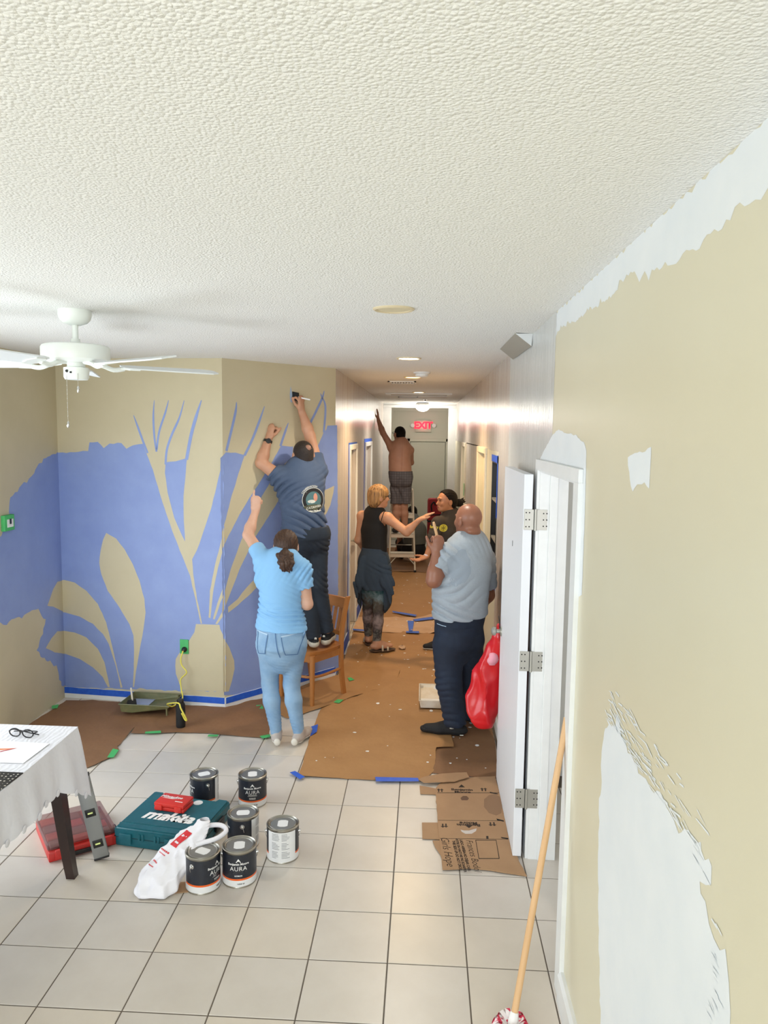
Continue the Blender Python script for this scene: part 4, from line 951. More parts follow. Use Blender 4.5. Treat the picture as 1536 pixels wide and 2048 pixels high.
for k in range(NS):
    if k % 8: continue
    p = drape(k/NS, 1.0); _, n, _d = rim_pt(k/NS)
    eb.ball((p.x+n.x*0.002, p.y+n.y*0.002, p.z), (0.019 if abs(n.y) > 0.5 else 0.003, 0.019 if abs(n.x) > 0.5 else 0.003, 0.017), 8, 5)
tag(eb.obj('scalloped_edge', M['lace'], sk, 60), kind='stuff')
zt_ = TT+0.0065
gl = empty('eyeglasses', (-1.858, 3.335, zt_), D(-8), 'black folded eyeglasses on the lace tablecloth', 'eyeglasses')
for s in (-1, 1):
    rimp = [(s*0.034+0.028*math.cos(a), 0.0, 0.018+0.019*math.sin(a)) for a in [2*PI*k/16 for k in range(16)]]
    MB().tube(rimp, 0.0028, 6, closed=True).obj('rim', M['black'], gl, 'all')
    MB().tube(spline([(s*0.064,0,0.022),(s*0.060,0.03,0.019),(-s*0.02,0.034+0.006*s,0.010),(-s*0.07,0.036+0.006*s,0.004)], 5), 0.0028, 6).obj('temple', M['black'], gl, 'all')
MB().tube([(-0.007,0,0.022),(0.007,0,0.022)], 0.0026, 6).obj('bridge', M['black'], gl)
M['sheet_white'] = mat('white_paper', (244,244,248), 0.7)
ps = empty('paper_sheet', (-1.86, 3.17, zt_), 0, 'white paper sheet with a red and orange sketch on the table', 'paper')
MB().prism([(-0.22,-0.118),(0.160,-0.112),(0.170,0.098),(-0.22,0.118)], 0, 0.0012).obj('sheet', M['sheet_white'], ps)
M['sk1'] = mat('orange_crayon', (226,140,96), 0.7); M['sk2'] = mat('dark_red_crayon', (176,60,70), 0.7)
MB().add([(-0.09,-0.02,0.0016),(0.03,0.02,0.0016),(0.05,0.035,0.0016),(-0.02,0.025,0.0016),(-0.09,0.02,0.0016)],[(0,1,2,3,4)]).obj('sketch', M['sk1'], ps)
MB().add([(-0.02,-0.03,0.0017),(0.035,0.018,0.0017),(0.055,0.036,0.0017),(0.03,0.026,0.0017),(0.0,0.0,0.0017)],[(0,1,2,3,4)]).obj('sketch', M['sk2'], ps)
def dots_mat():
    m = mat('black_dotted_cover', (20,20,24), 0.3); nt = m.node_tree; b = nt.nodes['Principled BSDF']
    t = nd(nt, 'ShaderNodeTexCoord'); v = nd(nt, 'ShaderNodeTexVoronoi', Scale=48.0, Randomness=0.35)
    r = nd(nt, 'ShaderNodeValToRGB'); r.color_ramp.elements[0].position = 0.17; r.color_ramp.elements[1].position = 0.22
    r.color_ramp.elements[0].color = lin((214,208,196)); r.color_ramp.elements[1].color = lin((20,20,24))
    nt.links.new(t.outputs['Object'], v.inputs['Vector']); nt.links.new(v.outputs['Distance'], r.inputs['Fac']); nt.links.new(r.outputs['Color'], b.inputs['Base Color'])
    return m
nb = empty('dotted_folder', (-1.79, 2.84, zt_), 0, 'black folder with white dots at the table edge', 'folder')
MB().prism([(-0.2,-0.2),(0.115,-0.2),(0.14,0.125),(-0.2,0.13)], 0, 0.004).obj('cover', dots_mat(), nb)
MB().prism([(-0.2,-0.0),(-0.02,0.03),(-0.005,0.12),(-0.2,0.125)], 0.004, 0.0055).obj('inner_sheet', mat('grey_sheet', (84,84,86), 0.5), nb)
ear = MB().tube(spline([(-1.95,2.93,zt_+0.008),(-1.86,2.90,zt_+0.008),(-1.79,2.96,zt_+0.008),(-1.755,2.985,zt_+0.008)], 6), 0.0016, 6).tube(spline([(-1.80,2.94,zt_+0.008),(-1.77,2.93,zt_+0.008),(-1.765,2.90,zt_+0.008),(-1.78,2.88,zt_+0.009)], 5), 0.002, 6).obj('earphone_cord', M['print_white'])
tag(ear, 'thin white earphone cord on the dotted folder', 'cord')

# ================================================================ wooden chair
M['oak'] = mat('honey_oak', (186,124,66), 0.38, var=((170,108,54), 14, 0.1), stretch=(1,1,0.08))
M['oak_h'] = mat('honey_oak_rail', (186,124,66), 0.38, var=((170,108,54), 14, 0.1), stretch=(0.08,1,1))
CF = Vector((-0.577,-0.817,0)); CS_ = Vector((-0.817,0.577,0))
ch = empty('wooden_chair', (-0.905, 6.07, 0), 0, 'honey oak slat-back chair under the man painting', 'chair')
cm = Matrix((CS_, CF, Vector((0,0,1)))).transposed().to_4x4(); cm.translation = ch.location; ch.matrix_world = cm   # local x = side, y = front
SH = 0.45
seat = MB().grid(lambda u, v: ((0.215-0.02*(1-v))*math.copysign(abs(math.cos(2*PI*u))**0.55, math.cos(2*PI*u))*1.0, -0.005+0.205*math.copysign(abs(math.sin(2*PI*u))**0.6, math.sin(2*PI*u)), SH-0.034+0.034*v), 40, 4, cu=True)
n_ = len(seat.v); seat.f += [tuple(range(39,-1,-1))]
ring0 = [seat.v[n_-40+k] for k in range(40)]
seat.add([(p.x*0.82, p.y*0.82, SH-0.008) for p in ring0], [])
seat.f += [(n_-40+k, n_-40+(k+1) % 40, n_+(k+1) % 40, n_+k) for k in range(40)] + [tuple(n_+k for k in range(40))]
seat.obj('seat', M['oak_h'], ch, 40)
for s in (-1, 1):
    MB().tube([(s*0.175,0.165,SH-0.03),(s*0.175,0.165,0.0)], [0.023,0.018], 12).obj('front_leg', M['oak'], ch, 40)
    pts = spline([(s*0.18,-0.215,0.0),(s*0.18,-0.18,0.22),(s*0.18,-0.175,0.45),(s*0.18,-0.195,0.62),(s*0.18,-0.255,0.83)], 5)
    mb = MB()
    for i in range(len(pts)-1):
        a, b2 = pts[i], pts[i+1]
        mb.add([(a.x-0.011,a.y-0.02,a.z),(a.x+0.011,a.y-0.02,a.z),(a.x+0.011,a.y+0.02,a.z),(a.x-0.011,a.y+0.02,a.z),(b2.x-0.011,b2.y-0.02,b2.z),(b2.x+0.011,b2.y-0.02,b2.z),(b2.x+0.011,b2.y+0.02,b2.z),(b2.x-0.011,b2.y+0.02,b2.z)], [(0,1,5,4),(1,2,6,5),(2,3,7,6),(3,0,4,7)]+([(0,3,2,1)] if i == 0 else [])+([(4,5,6,7)] if i == len(pts)-2 else []))
    mb.obj('back_post', M['oak'], ch, 40)
    MB().box((s*0.175-0.01,-0.17,SH-0.09),(s*0.175+0.01,0.16,SH-0.034)).obj('apron_rail', M['oak_h'], ch)
MB().box((-0.17,0.155,SH-0.09),(0.17,0.175,SH-0.034)).obj('apron_rail', M['oak_h'], ch)
MB().tube(spline([(-0.178,-0.165,0.24),(-0.18,0.06,0.235),(-0.13,0.16,0.235),(0,0.185,0.235),(0.13,0.16,0.235),(0.18,0.06,0.235),(0.178,-0.165,0.24)], 5), 0.012, 8).obj('stretcher', M['oak_h'], ch, 60)
def rail(z0, z1, yb, t=0.02, bow=0.02):
    return MB().grid(lambda u, v: (0.172*(2*u-1)*(1), yb(z0)+ (0)*v - bow*(1-(2*u-1)**2) + (0.5 if False else 0), z0), 2, 2)
def curved_bar(z0, z1, ya, yb2, t=0.02, bow=0.02, n=9):
    mb = MB(); P = []
    for k in range(n):
        u = 2*k/(n-1)-1; o_ = -bow*(1-u*u)
        P.append([(0.172*u, ya+o_-t/2, z0), (0.172*u, ya+o_+t/2, z0), (0.172*u, yb2+o_+t/2, z1), (0.172*u, yb2+o_-t/2, z1)])
    vs = [q for p in P for q in p]; fs = [(0,1,2,3), tuple(4*(n-1)+j for j in (3,2,1,0))]
    for k in range(n-1): fs += [(4*k+j, 4*k+(j+1) % 4, 4*(k+1)+(j+1) % 4, 4*(k+1)+j) for j in range(4)]
    return mb.add(vs, fs)
curved_bar(0.735, 0.815, -0.228, -0.250).obj('crest_rail', M['oak_h'], ch, 40)
curved_bar(0.515, 0.55, -0.180, -0.185).obj('lower_rail', M['oak_h'], ch, 40)
for x in (-0.12,-0.06,0,0.06,0.12):
    o_ = -0.02*(1-(x/0.172)**2)
    MB().add([(x-0.014,-0.188+o_,0.545),(x+0.014,-0.188+o_,0.545),(x+0.014,-0.178+o_,0.545),(x-0.014,-0.178+o_,0.545),(x-0.014,-0.236+o_,0.74),(x+0.014,-0.236+o_,0.74),(x+0.014,-0.226+o_,0.74),(x-0.014,-0.226+o_,0.74)],
      [(0,1,5,4),(1,2,6,5),(2,3,7,6),(3,0,4,7)]).obj('slat', M['oak'], ch)

# ================================================================ wall outlet, cord, black bottle
o, d, n = FR['A']
ot = empty('wall_outlet', o + d*1.035 + Vector((0,0,0.48)), 0, 'outlet masked with green tape beside the painted vase', 'outlet')
om = Matrix((d, -n, Vector((0,0,1)))).transposed().to_4x4(); om.translation = ot.location; ot.matrix_world = om
MB().box((-0.036,-0.009,-0.058),(0.036,0,0.058),0.003).obj('tape_cover', M['green_tape'], ot, 40)
pg = MB().lathe([(0.02,0),(0.022,0.006),(0.018,0.022),(0.008,0.03)], 16, axis=((0.004,-0.008,-0.018),(0,-1,-0.3))).obj('plug', M['black'], ot, 40)
M['yellow'] = mat('yellow_cord_jacket', (228,216,90), 0.45)
wp = lambda s, z, off: o + d*s + n*off + Vector((0,0,z))
cord = MB().tube(spline([wp(1.038,0.455,0.035), wp(1.025,0.40,0.05), wp(1.03,0.345,0.05), wp(1.075,0.29,0.06), wp(1.03,0.235,0.07), wp(1.045,0.17,0.10), wp(1.08,0.11,0.16), wp(1.045,0.085,0.26), wp(1.05,0.14,0.36), (-1.765,5.30,0.20), (-1.735,5.27,0.17), (-1.70,5.285,0.085), (-1.715,5.30,0.075), (-1.735,5.285,0.13)], 6), 0.0055, 8).obj('power_cord', M['yellow'], None, 'all')
tag(cord, 'yellow power cord dangling from the green-taped outlet', 'cord')
bt = empty('black_bottle', (-1.758, 5.33, 0.008), 0, 'black cylindrical bottle standing on the brown paper', 'bottle')
MB().lathe([(0.03,0),(0.033,0.004),(0.034,0.02),(0.034,0.165),(0.028,0.182),(0.022,0.186)], 24).obj('body', M['black_matte'], bt, 40)
MB().lathe([(0.024,0.184),(0.024,0.205),(0.018,0.212)], 20).obj('cap', M['black'], bt, 40)
# left wall switch box masked in green
sw = empty('wall_switch', (-2.9, 5.11, 1.53), 0, 'green-taped wall box with a pale dial and black slot', 'wall switch')
MB().box((0,-0.062,-0.055),(0.03,0.062,0.055),0.004).obj('taped_box', M['green_tape'], sw, 40)
MB().box((0.03,-0.035,-0.03),(0.033,0.04,0.025)).obj('faceplate', M['white_flat'], sw)
MB().box((0.033,-0.008,-0.008),(0.036,0.012,0.028)).obj('slot', M['black'], sw)

# ================================================================ paint trays
def tray(name, loc, rz, label, mats, paintmat, w=0.30, L=0.40, hb=0.075, zdeep=0.012):
    """deep end at local -y, ramp rising to local +y"""
    t = empty(name, loc, rz, label, 'paint tray')
    def q(u, v, e=0.0): return (-w/2+w*u, -L/2+L*v)
    mb = MB(); th = 0.003
    prof = [(-L/2,hb),(-L/2+0.012,zdeep+0.004),(-L/2+0.10,zdeep),(L/2-0.02,hb-0.02),(L/2,hb)]
    for i in range(len(prof)-1):
        (ya, za), (yb, zb) = prof[i], prof[i+1]
        mb.add([(-w/2+0.012,ya,za),(w/2-0.012,ya,za),(w/2-0.012,yb,zb),(-w/2+0.012,yb,zb),(-w/2+0.012,ya,za-th),(w/2-0.012,ya,za-th),(w/2-0.012,yb,zb-th),(-w/2+0.012,yb,zb-th)], [(0,1,2,3),(7,6,5,4),(0,4,5,1),(1,5,6,2),(2,6,7,3),(3,7,4,0)])
    for s in (-1, 1):
        x0, x1 = s*(w/2-0.012), s*w/2
        for i in range(len(prof)-1):
            (ya, za), (yb, zb) = prof[i], prof[i+1]
            mb.add([(x0,ya,za-th),(x0,yb,zb-th),(x1,yb,hb),(x1,ya,hb)], [(0,1,2,3)])
    mb.obj('pan', mats, t)
    MB().tube([(-w/2,-L/2,hb),(w/2,-L/2,hb),(w/2,L/2,hb),(-w/2,L/2,hb)], 0.005, 6, closed=True).obj('rim', mats, t)
    for s in (-1, 1): MB().box((s*(w/2-0.02)-0.012,L/2-0.03,0.0),(s*(w/2-0.02)+0.012,L/2-0.022,hb)).obj('leg', mats, t)
    mb = MB(); zp = zdeep+0.014
    mb.add([(-w/2+0.012,-L/2+0.01,zp),(w/2-0.012,-L/2+0.01,zp),(w/2-0.012,-L/2+0.18,zp+0.002),(-w/2+0.012,-L/2+0.18,zp+0.002)], [(0,1,2,3)])
    mb.obj('paint_pool', paintmat, t)
    return t
M['olive'] = mat('olive_tray_plastic', (92,100,66), 0.5, var=((122,116,78), 16, 0.3))
M['lav'] = mat('wet_lavender_paint', (164,176,206), 0.3, bump=(60,0.6,0.01))
M['tray_white'] = mat('cream_tray_liner', (232,224,210), 0.45, var=((214,196,170), 9, 0.4))
tr1 = tray('paint_tray', (-2.09, 5.64, 0.022), D(-93), 'olive paint tray with pale blue paint by the mural wall', M['olive'], M['lav'], 0.28, 0.40)
br = empty('foam_brush', (-2.24, 5.64, 0.07), 0, 'black foam brush resting in the olive paint tray', 'brush')
MB().tube([(-0.05,0.10,0.075),(0.0,0.0,0.01)], 0.007, 8).obj('handle', M['cream'], br, 40)
MB().add([(-0.03,-0.02,0.02),(0.02,0.02,0.02),(0.04,-0.01,-0.03),(-0.0,-0.05,-0.03),(-0.035,-0.028,0.005),(0.015,0.012,0.005),(0.036,-0.018,-0.036),(-0.008,-0.058,-0.036)],[(0,1,2,3),(7,6,5,4),(0,4,5,1),(1,5,6,2),(2,6,7,3),(3,7,4,0)]).obj('foam_head', M['black_matte'], br)
tr2 = tray('paint_tray', (0.135, 6.02, 0.012), D(0), 'cream paint tray with white paint behind the jeans of the bald man', M['tray_white'], M['print_white'], 0.28, 0.40)
rl2 = empty('paint_roller', (0.10, 6.14, 0.07), 0, 'white nap paint roller resting in the cream paint tray', 'paint roller')
MB().lathe([(0.004,-0.115),(0.024,-0.115),(0.028,-0.105),(0.028,0.105),(0.024,0.115),(0.004,0.115)], 18, axis=((0.08,0.04,0.045),(0.55,-0.15,0.82))).obj('roller_cover', mat('white_roller_nap', (238,236,232), 0.9, bump=(200,0.6,0.004)), rl2, 60)
MB().tube(spline([(0.13,0.03,0.13),(0.17,0.03,0.17),(0.2,-0.0,0.08),(0.22,-0.04,0.02)], 5), 0.004, 6).obj('wire_frame', M['chrome'], rl2, 'all')

# ================================================================ mop stick leaning on the door casing
mp = empty('mop', (0.352, 2.57, 0), 0, 'wooden mop stick leaning on the door casing with a red and white cloth head', 'mop')
ma = Vector((0.0, 0.0, 0.03)); mbv = Vector((0.566,2.862,1.105)) - Vector((0.352,2.57,0))
M['pine'] = mat('pale_pine', (226,186,140), 0.5, var=((212,168,120), 10, 0.1), stretch=(1,1,0.06))
MB().tube([ma, ma.lerp(mbv,0.5), mbv], [0.0125,0.0125,0.012], 14).obj('stick', M['pine'], mp, 40)
MB().lathe([(0.018,-0.01),(0.018,0.05),(0.0145,0.07)], 14, axis=(ma, mbv-ma)).obj('socket', M['print_white'], mp, 40)
def redwhite():
    m = mat('red_and_white_cloth', (244,236,236), 0.7); nt = m.node_tree; b = nt.nodes['Principled BSDF']
    t = nd(nt, 'ShaderNodeTexCoord'); v = nd(nt, 'ShaderNodeTexNoise', Scale=28.0); r = nd(nt, 'ShaderNodeValToRGB')
    r.color_ramp.elements[0].position = 0.47; r.color_ramp.elements[1].position = 0.5; r.color_ramp.elements[0].color = lin((216,48,84)); r.color_ramp.elements[1].color = lin((244,236,236))
    nt.links.new(t.outputs['Object'], v.inputs['Vector']); nt.links.new(v.outputs['Fac'], r.inputs['Fac']); nt.links.new(r.outputs['Color'], b.inputs['Base Color']); return m
M['redwhite'] = redwhite()
for k in range(26):
    a = 2*PI*k/26 + 0.1*math.sin(k*3); rr = 0.055+0.012*math.sin(k*5)
    pts = spline([(0.012*math.cos(a), 0.012*math.sin(a), 0.055), (0.05*math.cos(a), 0.05*math.sin(a), 0.075+0.008*math.sin(k*2)), ((rr+0.012)*math.cos(a), (rr+0.012)*math.sin(a), 0.04), ((rr+0.02)*math.cos(a+0.1), (rr+0.02)*math.sin(a+0.1), 0.006)], 4)
    st = MB()
    for i in range(len(pts)-1):
        p, q = pts[i], pts[i+1]; sd_ = Vector((-math.sin(a), math.cos(a), 0))*0.0095
        st.add([p-sd_, p+sd_, q+sd_, q-sd_], [(0,1,2,3)])
    st.obj('cloth_strip', M['redwhite'], mp, 60)
# ================================================================ smooth solid modelling (signed distance fields -> one continuous mesh)
def _v(p): return np.array(p, dtype=np.float64)
class Field:
    def __init__(s, vox=0.007): s.vox = vox; s.pr = []; s.post = []
    def cone(s, a, b, ra, rb, k=0.02, side=None, flat=1.0, cut=False, cuta=False, op='add'):
        """tapered limb from a to b; side/flat make the section elliptical (radius*flat across side)"""
        a, b = _v(a), _v(b); ab = b-a; L = max(np.linalg.norm(ab), 1e-6); ax = ab/L; m = max(ra, rb)*max(1, flat)
        if side is not None:
            sd = _v(side); sd = sd - ax*sd.dot(ax); sd /= max(np.linalg.norm(sd), 1e-9); nm = np.cross(ax, sd)
        def fn(X, Y, Z):
            x, y, z = X-a[0], Y-a[1], Z-a[2]; tt = x*ax[0]+y*ax[1]+z*ax[2]; t = np.clip(tt/L, 0, 1)
            r = ra+(rb-ra)*t
            if side is None:
                q = np.sqrt((x-ax[0]*t*L)**2+(y-ax[1]*t*L)**2+(z-ax[2]*t*L)**2); d = q-r
            else:
                p1 = x*sd[0]+y*sd[1]+z*sd[2]; p2 = x*nm[0]+y*nm[1]+z*nm[2]; ex = tt-t*L
                q = np.sqrt(p1*p1+(p2/flat)**2+ex*ex); d = (q-r)*min(1.0, math.sqrt(flat)) if flat < 1 else (q-r)
            if cut: d = np.maximum(d, tt-L)
            if cuta: d = np.maximum(d, -tt)
            return d
        s.pr.append((fn, np.minimum(a, b)-m, np.maximum(a, b)+m, k, op)); return s
    def ell(s, c, r, axes=None, k=0.02, op='add'):
        c = _v(c); r = _v(r); A = np.eye(3) if axes is None else np.array([_v(q) for q in axes]); m = r.max()
        def fn(X, Y, Z):
            x, y, z = X-c[0], Y-c[1], Z-c[2]; k0 = 0; k1 = 0
            for i in range(3):
                q = x*A[i][0]+y*A[i][1]+z*A[i][2]; k0 = k0+(q/r[i])**2; k1 = k1+(q/r[i]**2)**2
            k0 = np.sqrt(k0); return k0*(k0-1)/np.maximum(np.sqrt(k1), 1e-6)
        s.pr.append((fn, c-m, c+m, k, op)); return s
    def chain(s, pts, rs, k=0.02, side=None, flat=1.0, cut=False):
        for i in range(len(pts)-1): s.cone(pts[i], pts[i+1], rs[i], rs[i+1], k, side, flat, cut and i == len(pts)-2)
        return s
    def loft(s, st, side, k=0.012, grow=0.0):
        k = min(k, 0.012)
        """stations (centre, half width, half depth) joined as a trunk"""
        for i in range(len(st)-1):
            (a, wa, da), (b, wb, db) = st[i], st[i+1]
            sd = side[i] if isinstance(side, list) else side
            s.cone(a, b, wa+grow, wb+grow, k, sd, ((da+grow)/(wa+grow)+(db+grow)/(wb+grow))/2)
        return s
    def plane(s, p, n, k=0.004):
        """keep what lies behind the plane (n points to the removed side)"""
        p = _v(p); n = _v(n); n = n/np.linalg.norm(n)
        s.post.append(lambda X, Y, Z, D: np.maximum(D, (X-p[0])*n[0]+(Y-p[1])*n[1]+(Z-p[2])*n[2])); return s
    def ripple(s, fn): s.post.append(lambda X, Y, Z, D: D+fn(X, Y, Z)); return s
    def mesh(s, name):
        vx = s.vox; pad = 4*vx
        lo = np.min([p[1] for p in s.pr if p[4] == 'add'], axis=0)-pad; hi = np.max([p[2] for p in s.pr if p[4] == 'add'], axis=0)+pad
        n = np.ceil((hi-lo)/vx).astype(int)+1
        D = np.full(n, 0.2, dtype=np.float32)
        G = [lo[i]+vx*np.arange(n[i]) for i in range(3)]
        for fn, l, h, k, op in s.pr:
            m = k+3*vx; i0 = np.clip(np.floor((l-m-lo)/vx).astype(int), 0, n-1); i1 = np.clip(np.ceil((h+m-lo)/vx).astype(int)+1, 1, n)
            sl = tuple(slice(i0[j], i1[j]) for j in range(3))
            X = G[0][sl[0]][:, None, None]; Y = G[1][sl[1]][None, :, None]; Z = G[2][sl[2]][None, None, :]
            d = fn(X, Y, Z).astype(np.float32); o = D[sl]
            if op == 'sub':
                d = -d; hh = np.clip(0.5-0.5*(o-d)/k, 0, 1); D[sl] = o*(1-hh)+d*hh+k*hh*(1-hh)
            else:
                hh = np.clip(0.5+0.5*(d-o)/k, 0, 1); D[sl] = d*(1-hh)+o*hh-k*hh*(1-hh)
        if s.post:
            X = G[0][:, None, None].astype(np.float32); Y = G[1][None, :, None].astype(np.float32); Z = G[2][None, None, :].astype(np.float32)
            for f in s.post: D = f(X, Y, Z, D)
        return surface_nets(D, lo, vx, name)
    def obj(s, name, material, parent=None):
        o = link_mesh(name, s.mesh(name), material, parent, 'all')
        return o
def surface_nets(D, lo, vx, name):
    ins = D < 0; n = np.array(D.shape)-1
    acc = np.zeros(tuple(n)+(3,), np.float32); cnt = np.zeros(tuple(n), np.float32)
    off = [(i, j, k) for i in (0, 1) for j in (0, 1) for k in (0, 1)]
    tot = np.zeros(tuple(n), np.int8)
    for o in off: tot += ins[o[0]:o[0]+n[0], o[1]:o[1]+n[1], o[2]:o[2]+n[2]]
    act = (tot > 0) & (tot < 8); idx = np.argwhere(act); ii = idx.T
    val = {o: D[ii[0]+o[0], ii[1]+o[1], ii[2]+o[2]] for o in off}
    acc = np.zeros((len(idx), 3)); cnt = np.zeros(len(idx))
    for a in off:
        for ax in range(3):
            if a[ax]: continue
            b = tuple(a[i]+(i == ax) for i in range(3)); da, db = val[a], val[b]; cr = (da < 0) != (db < 0)
            t = np.where(cr, da/np.where(cr, da-db, 1), 0); p = np.zeros((len(idx), 3)); p[:] = a; p[:, ax] += t
            acc += p*cr[:, None]; cnt += cr
    V = lo+vx*(idx+acc/cnt[:, None])
    num = np.full(tuple(n), -1, np.int64); num[ii[0], ii[1], ii[2]] = np.arange(len(idx))
    Q = []
    for ax in range(3):
        b, c = (ax+1) % 3, (ax+2) % 3
        sl0 = [slice(1, -1)]*3; sl1 = [slice(1, -1)]*3; sl0[ax] = slice(0, -1); sl1[ax] = slice(1, None)
        A0_, B0_ = ins[tuple(sl0)], ins[tuple(sl1)]; e = np.argwhere(A0_ != B0_)
        base = e.copy(); base[:, b] += 1; base[:, c] += 1
        fl = A0_[e[:, 0], e[:, 1], e[:, 2]]
        def cell(db, dc):
            q = base.copy(); q[:, b] -= db; q[:, c] -= dc; return num[q[:, 0], q[:, 1], q[:, 2]]
        q = np.stack([cell(0, 0), cell(1, 0), cell(1, 1), cell(0, 1)], 1)
        q[~fl] = q[~fl][:, ::-1]; Q.append(q)
    Q = np.concatenate(Q); Q = Q[(Q >= 0).all(1)]
    me = bpy.data.meshes.new(name); me.from_pydata(V.tolist(), [], Q.tolist()); me.update(); return me

def unit(v): v = Vector(v); v.normalize(); return v
def hand(F, wr, dirn, palm, curls, thumb, s=1.0, spread=0.05, thumb_pose=(0.5, 0.35), k=0.006):
    """wrist, finger direction, palm normal, per-finger curl (index..little, radians per joint), thumb side sign"""
    d = unit(dirn); pn = Vector(palm); pn = (pn-d*pn.dot(d)).normalized(); ac = d.cross(pn)*thumb     # towards the thumb side
    wr = Vector(wr); kn = wr+d*0.088*s
    F.cone(wr-d*0.01, wr+d*0.03*s, 0.027*s, 0.034*s, 0.015, ac, 0.62)
    F.cone(wr+d*0.025*s, kn-d*0.004, 0.034*s, 0.039*s, 0.012, ac, 0.40)
    out = {}
    for i, (o, L) in enumerate(((0.030,0.078),(0.010,0.086),(-0.011,0.080),(-0.031,0.064))):
        p = kn+ac*o*s-d*(0.004 if i in (0, 2) else 0.0)*s-d*(0.010*s if i == 3 else 0); dd = (d+ac*spread*(1.2-i*0.8)).normalized(); c = curls[i] if isinstance(curls, (list, tuple)) else curls
        for j, (fr, r0, r1) in enumerate(((0.45,0.0100,0.0090),(0.31,0.0090,0.0082),(0.24,0.0082,0.0070))):
            axis = dd.cross(pn).normalized() if dd.cross(pn).length > 1e-4 else ac; dd = Matrix.Rotation(c*(0.9 if j == 0 else 1.0), 3, dd.cross(Vector(pn)).normalized() if j == 0 else axis0) @ dd
            if j == 0: axis0 = axis
            q = p+dd*L*fr*s; F.cone(p, q, r0*s, r1*s, k); p = q
        out[i] = p
    a, b = thumb_pose
    p = wr+d*0.022*s+ac*0.024*s+pn*0.004; t = (d*math.cos(a)+ac*math.sin(a)+pn*b).normalized()
    q = p+t*0.042*s; F.cone(p, q, 0.0145*s, 0.0115*s, 0.012)
    t2 = (t+d*0.45).normalized(); r = q+t2*0.032*s; F.cone(q, r, 0.0115*s, 0.0102*s, k); F.cone(r, r+(t2+d*0.2).normalized()*0.024*s, 0.0102*s, 0.0085*s, k)
    return out
def head(F, c, f, u, s=1.0, face=True, jaw=1.0):
    f = unit(f); u = Vector(u); u = (u-f*u.dot(f)).normalized(); r = f.cross(u); c = Vector(c); A = (r, f, u)
    P = lambda a, b, h: c+(r*a+f*b+u*h)*s
    E = lambda a, b, h, rx, ry, rz, k=0.015, op='add': F.ell(P(a,b,h), (rx*s,ry*s,rz*s), A, k, op)
    E(0,-0.006,0.006, 0.076,0.096,0.086)
    E(0,0.026,-0.048, 0.060*jaw,0.066,0.070, 0.03)
    E(0,0.062,-0.098, 0.033*jaw,0.030,0.026, 0.03)
    for q in (-1, 1):
        E(q*0.081,-0.006,-0.028, 0.011,0.021,0.034, 0.005); E(q*0.092,0.0,-0.026, 0.006,0.010,0.018, 0.004, 'sub')
        if face:
            E(q*0.036,0.070,-0.042, 0.022,0.020,0.022, 0.015)
    if face:
        F.cone(P(0,0.088,-0.012), P(0,0.107,-0.045), 0.0075*s, 0.0108*s, 0.010); E(0,0.084,0.010, 0.046,0.016,0.010, 0.012)
        E(0,0.090,-0.076, 0.022,0.011,0.0075, 0.008)
        for q in (-1, 1): E(q*0.031,0.096,-0.010, 0.014,0.011,0.010, 0.010, 'sub')
    return P, (r, f, u)
def folds(amp, parts):
    """cloth folds: list of (direction, frequency, warp direction, warp frequency, warp amount, centre z, spread)"""
    def fn(X, Y, Z):
        t = 0
        for d, fq, wd, wf, wa, zc, sp in parts:
            w = np.sin(wf*(wd[0]*X+wd[1]*Y+wd[2]*Z))*wa; g = np.exp(-((Z-zc)/sp)**2)
            q = np.sin(fq*(d[0]*X+d[1]*Y+d[2]*Z)+w+1.3*np.sin(7*X-5*Z+3*Y)); t = t+g*(1.0-1.9*np.abs(q)**0.7)*(0.55+0.45*np.sin(11*X+9*Z+fq))
        return (amp*t).astype(np.float32)
    return fn
def foot(F, ankle, toe, s=1.0, L=0.25, w=0.045, h=0.0, k=0.015, sole=True):
    """shoe or foot along toe direction; ankle is the joint, the sole lies at ankle.z-0.085*s"""
    t = Vector((toe[0], toe[1], 0)).normalized(); sd = Vector((t.y, -t.x, 0)); a = Vector(ankle); z0 = a.z-0.085*s
    heel = Vector((a.x, a.y, z0+0.036))-t*0.045*s; ball = Vector((a.x, a.y, z0+0.033))+t*0.10*s; tip = Vector((a.x, a.y, z0+0.03))+t*(L-0.085)*s
    F.cone(heel, ball, 0.034*s, 0.046*s, k, sd, 0.80); F.cone(ball, tip, 0.046*s, 0.035*s, k, sd, 0.72)
    F.cone(a, heel+t*0.03*s, 0.036*s, 0.036*s, 0.02); F.cone(a+t*0.01, ball-t*0.02+Vector((0,0,0.012)), 0.036*s, 0.034*s, 0.02)
    return z0, sd, t

M['skin_a'] = mat('light_skin', (216,172,148), 0.55, var=((206,158,132), 12, 0.0), sss=0.08)
M['skin_b'] = mat('warm_tan_skin', (200,150,120), 0.5, var=((188,136,106), 12, 0.0), sss=0.08)
M['skin_c'] = mat('brown_skin', (156,106,82), 0.4, var=((144,94,72), 12, 0.0), sss=0.08)
M['skin_d'] = mat('tan_skin', (186,138,114), 0.5, var=((172,124,102), 12, 0.0), sss=0.08)
def hair_mat(name, c1, c2, scale=170, st=(1,1,0.08), rough=0.45, spec=0.35):
    return mat(name, c1, rough, var=(c2, scale, 0.3), stretch=st, bump=(scale*1.2, 0.8, 0.006), spec=spec)
M['hair_brown'] = hair_mat('brown_hair', (38,26,20), (88,60,43))
M['hair_dark'] = hair_mat('dark_cropped_hair', (34,28,26), (56,44,38), 200, (1,1,1))
M['hair_black'] = hair_mat('black_hair', (13,11,11), (24,20,19), rough=0.55, spec=0.12)
M['hair_streak'] = hair_mat('streaked_blond_hair', (84,60,42), (204,156,100), 60, (1,1,0.05))
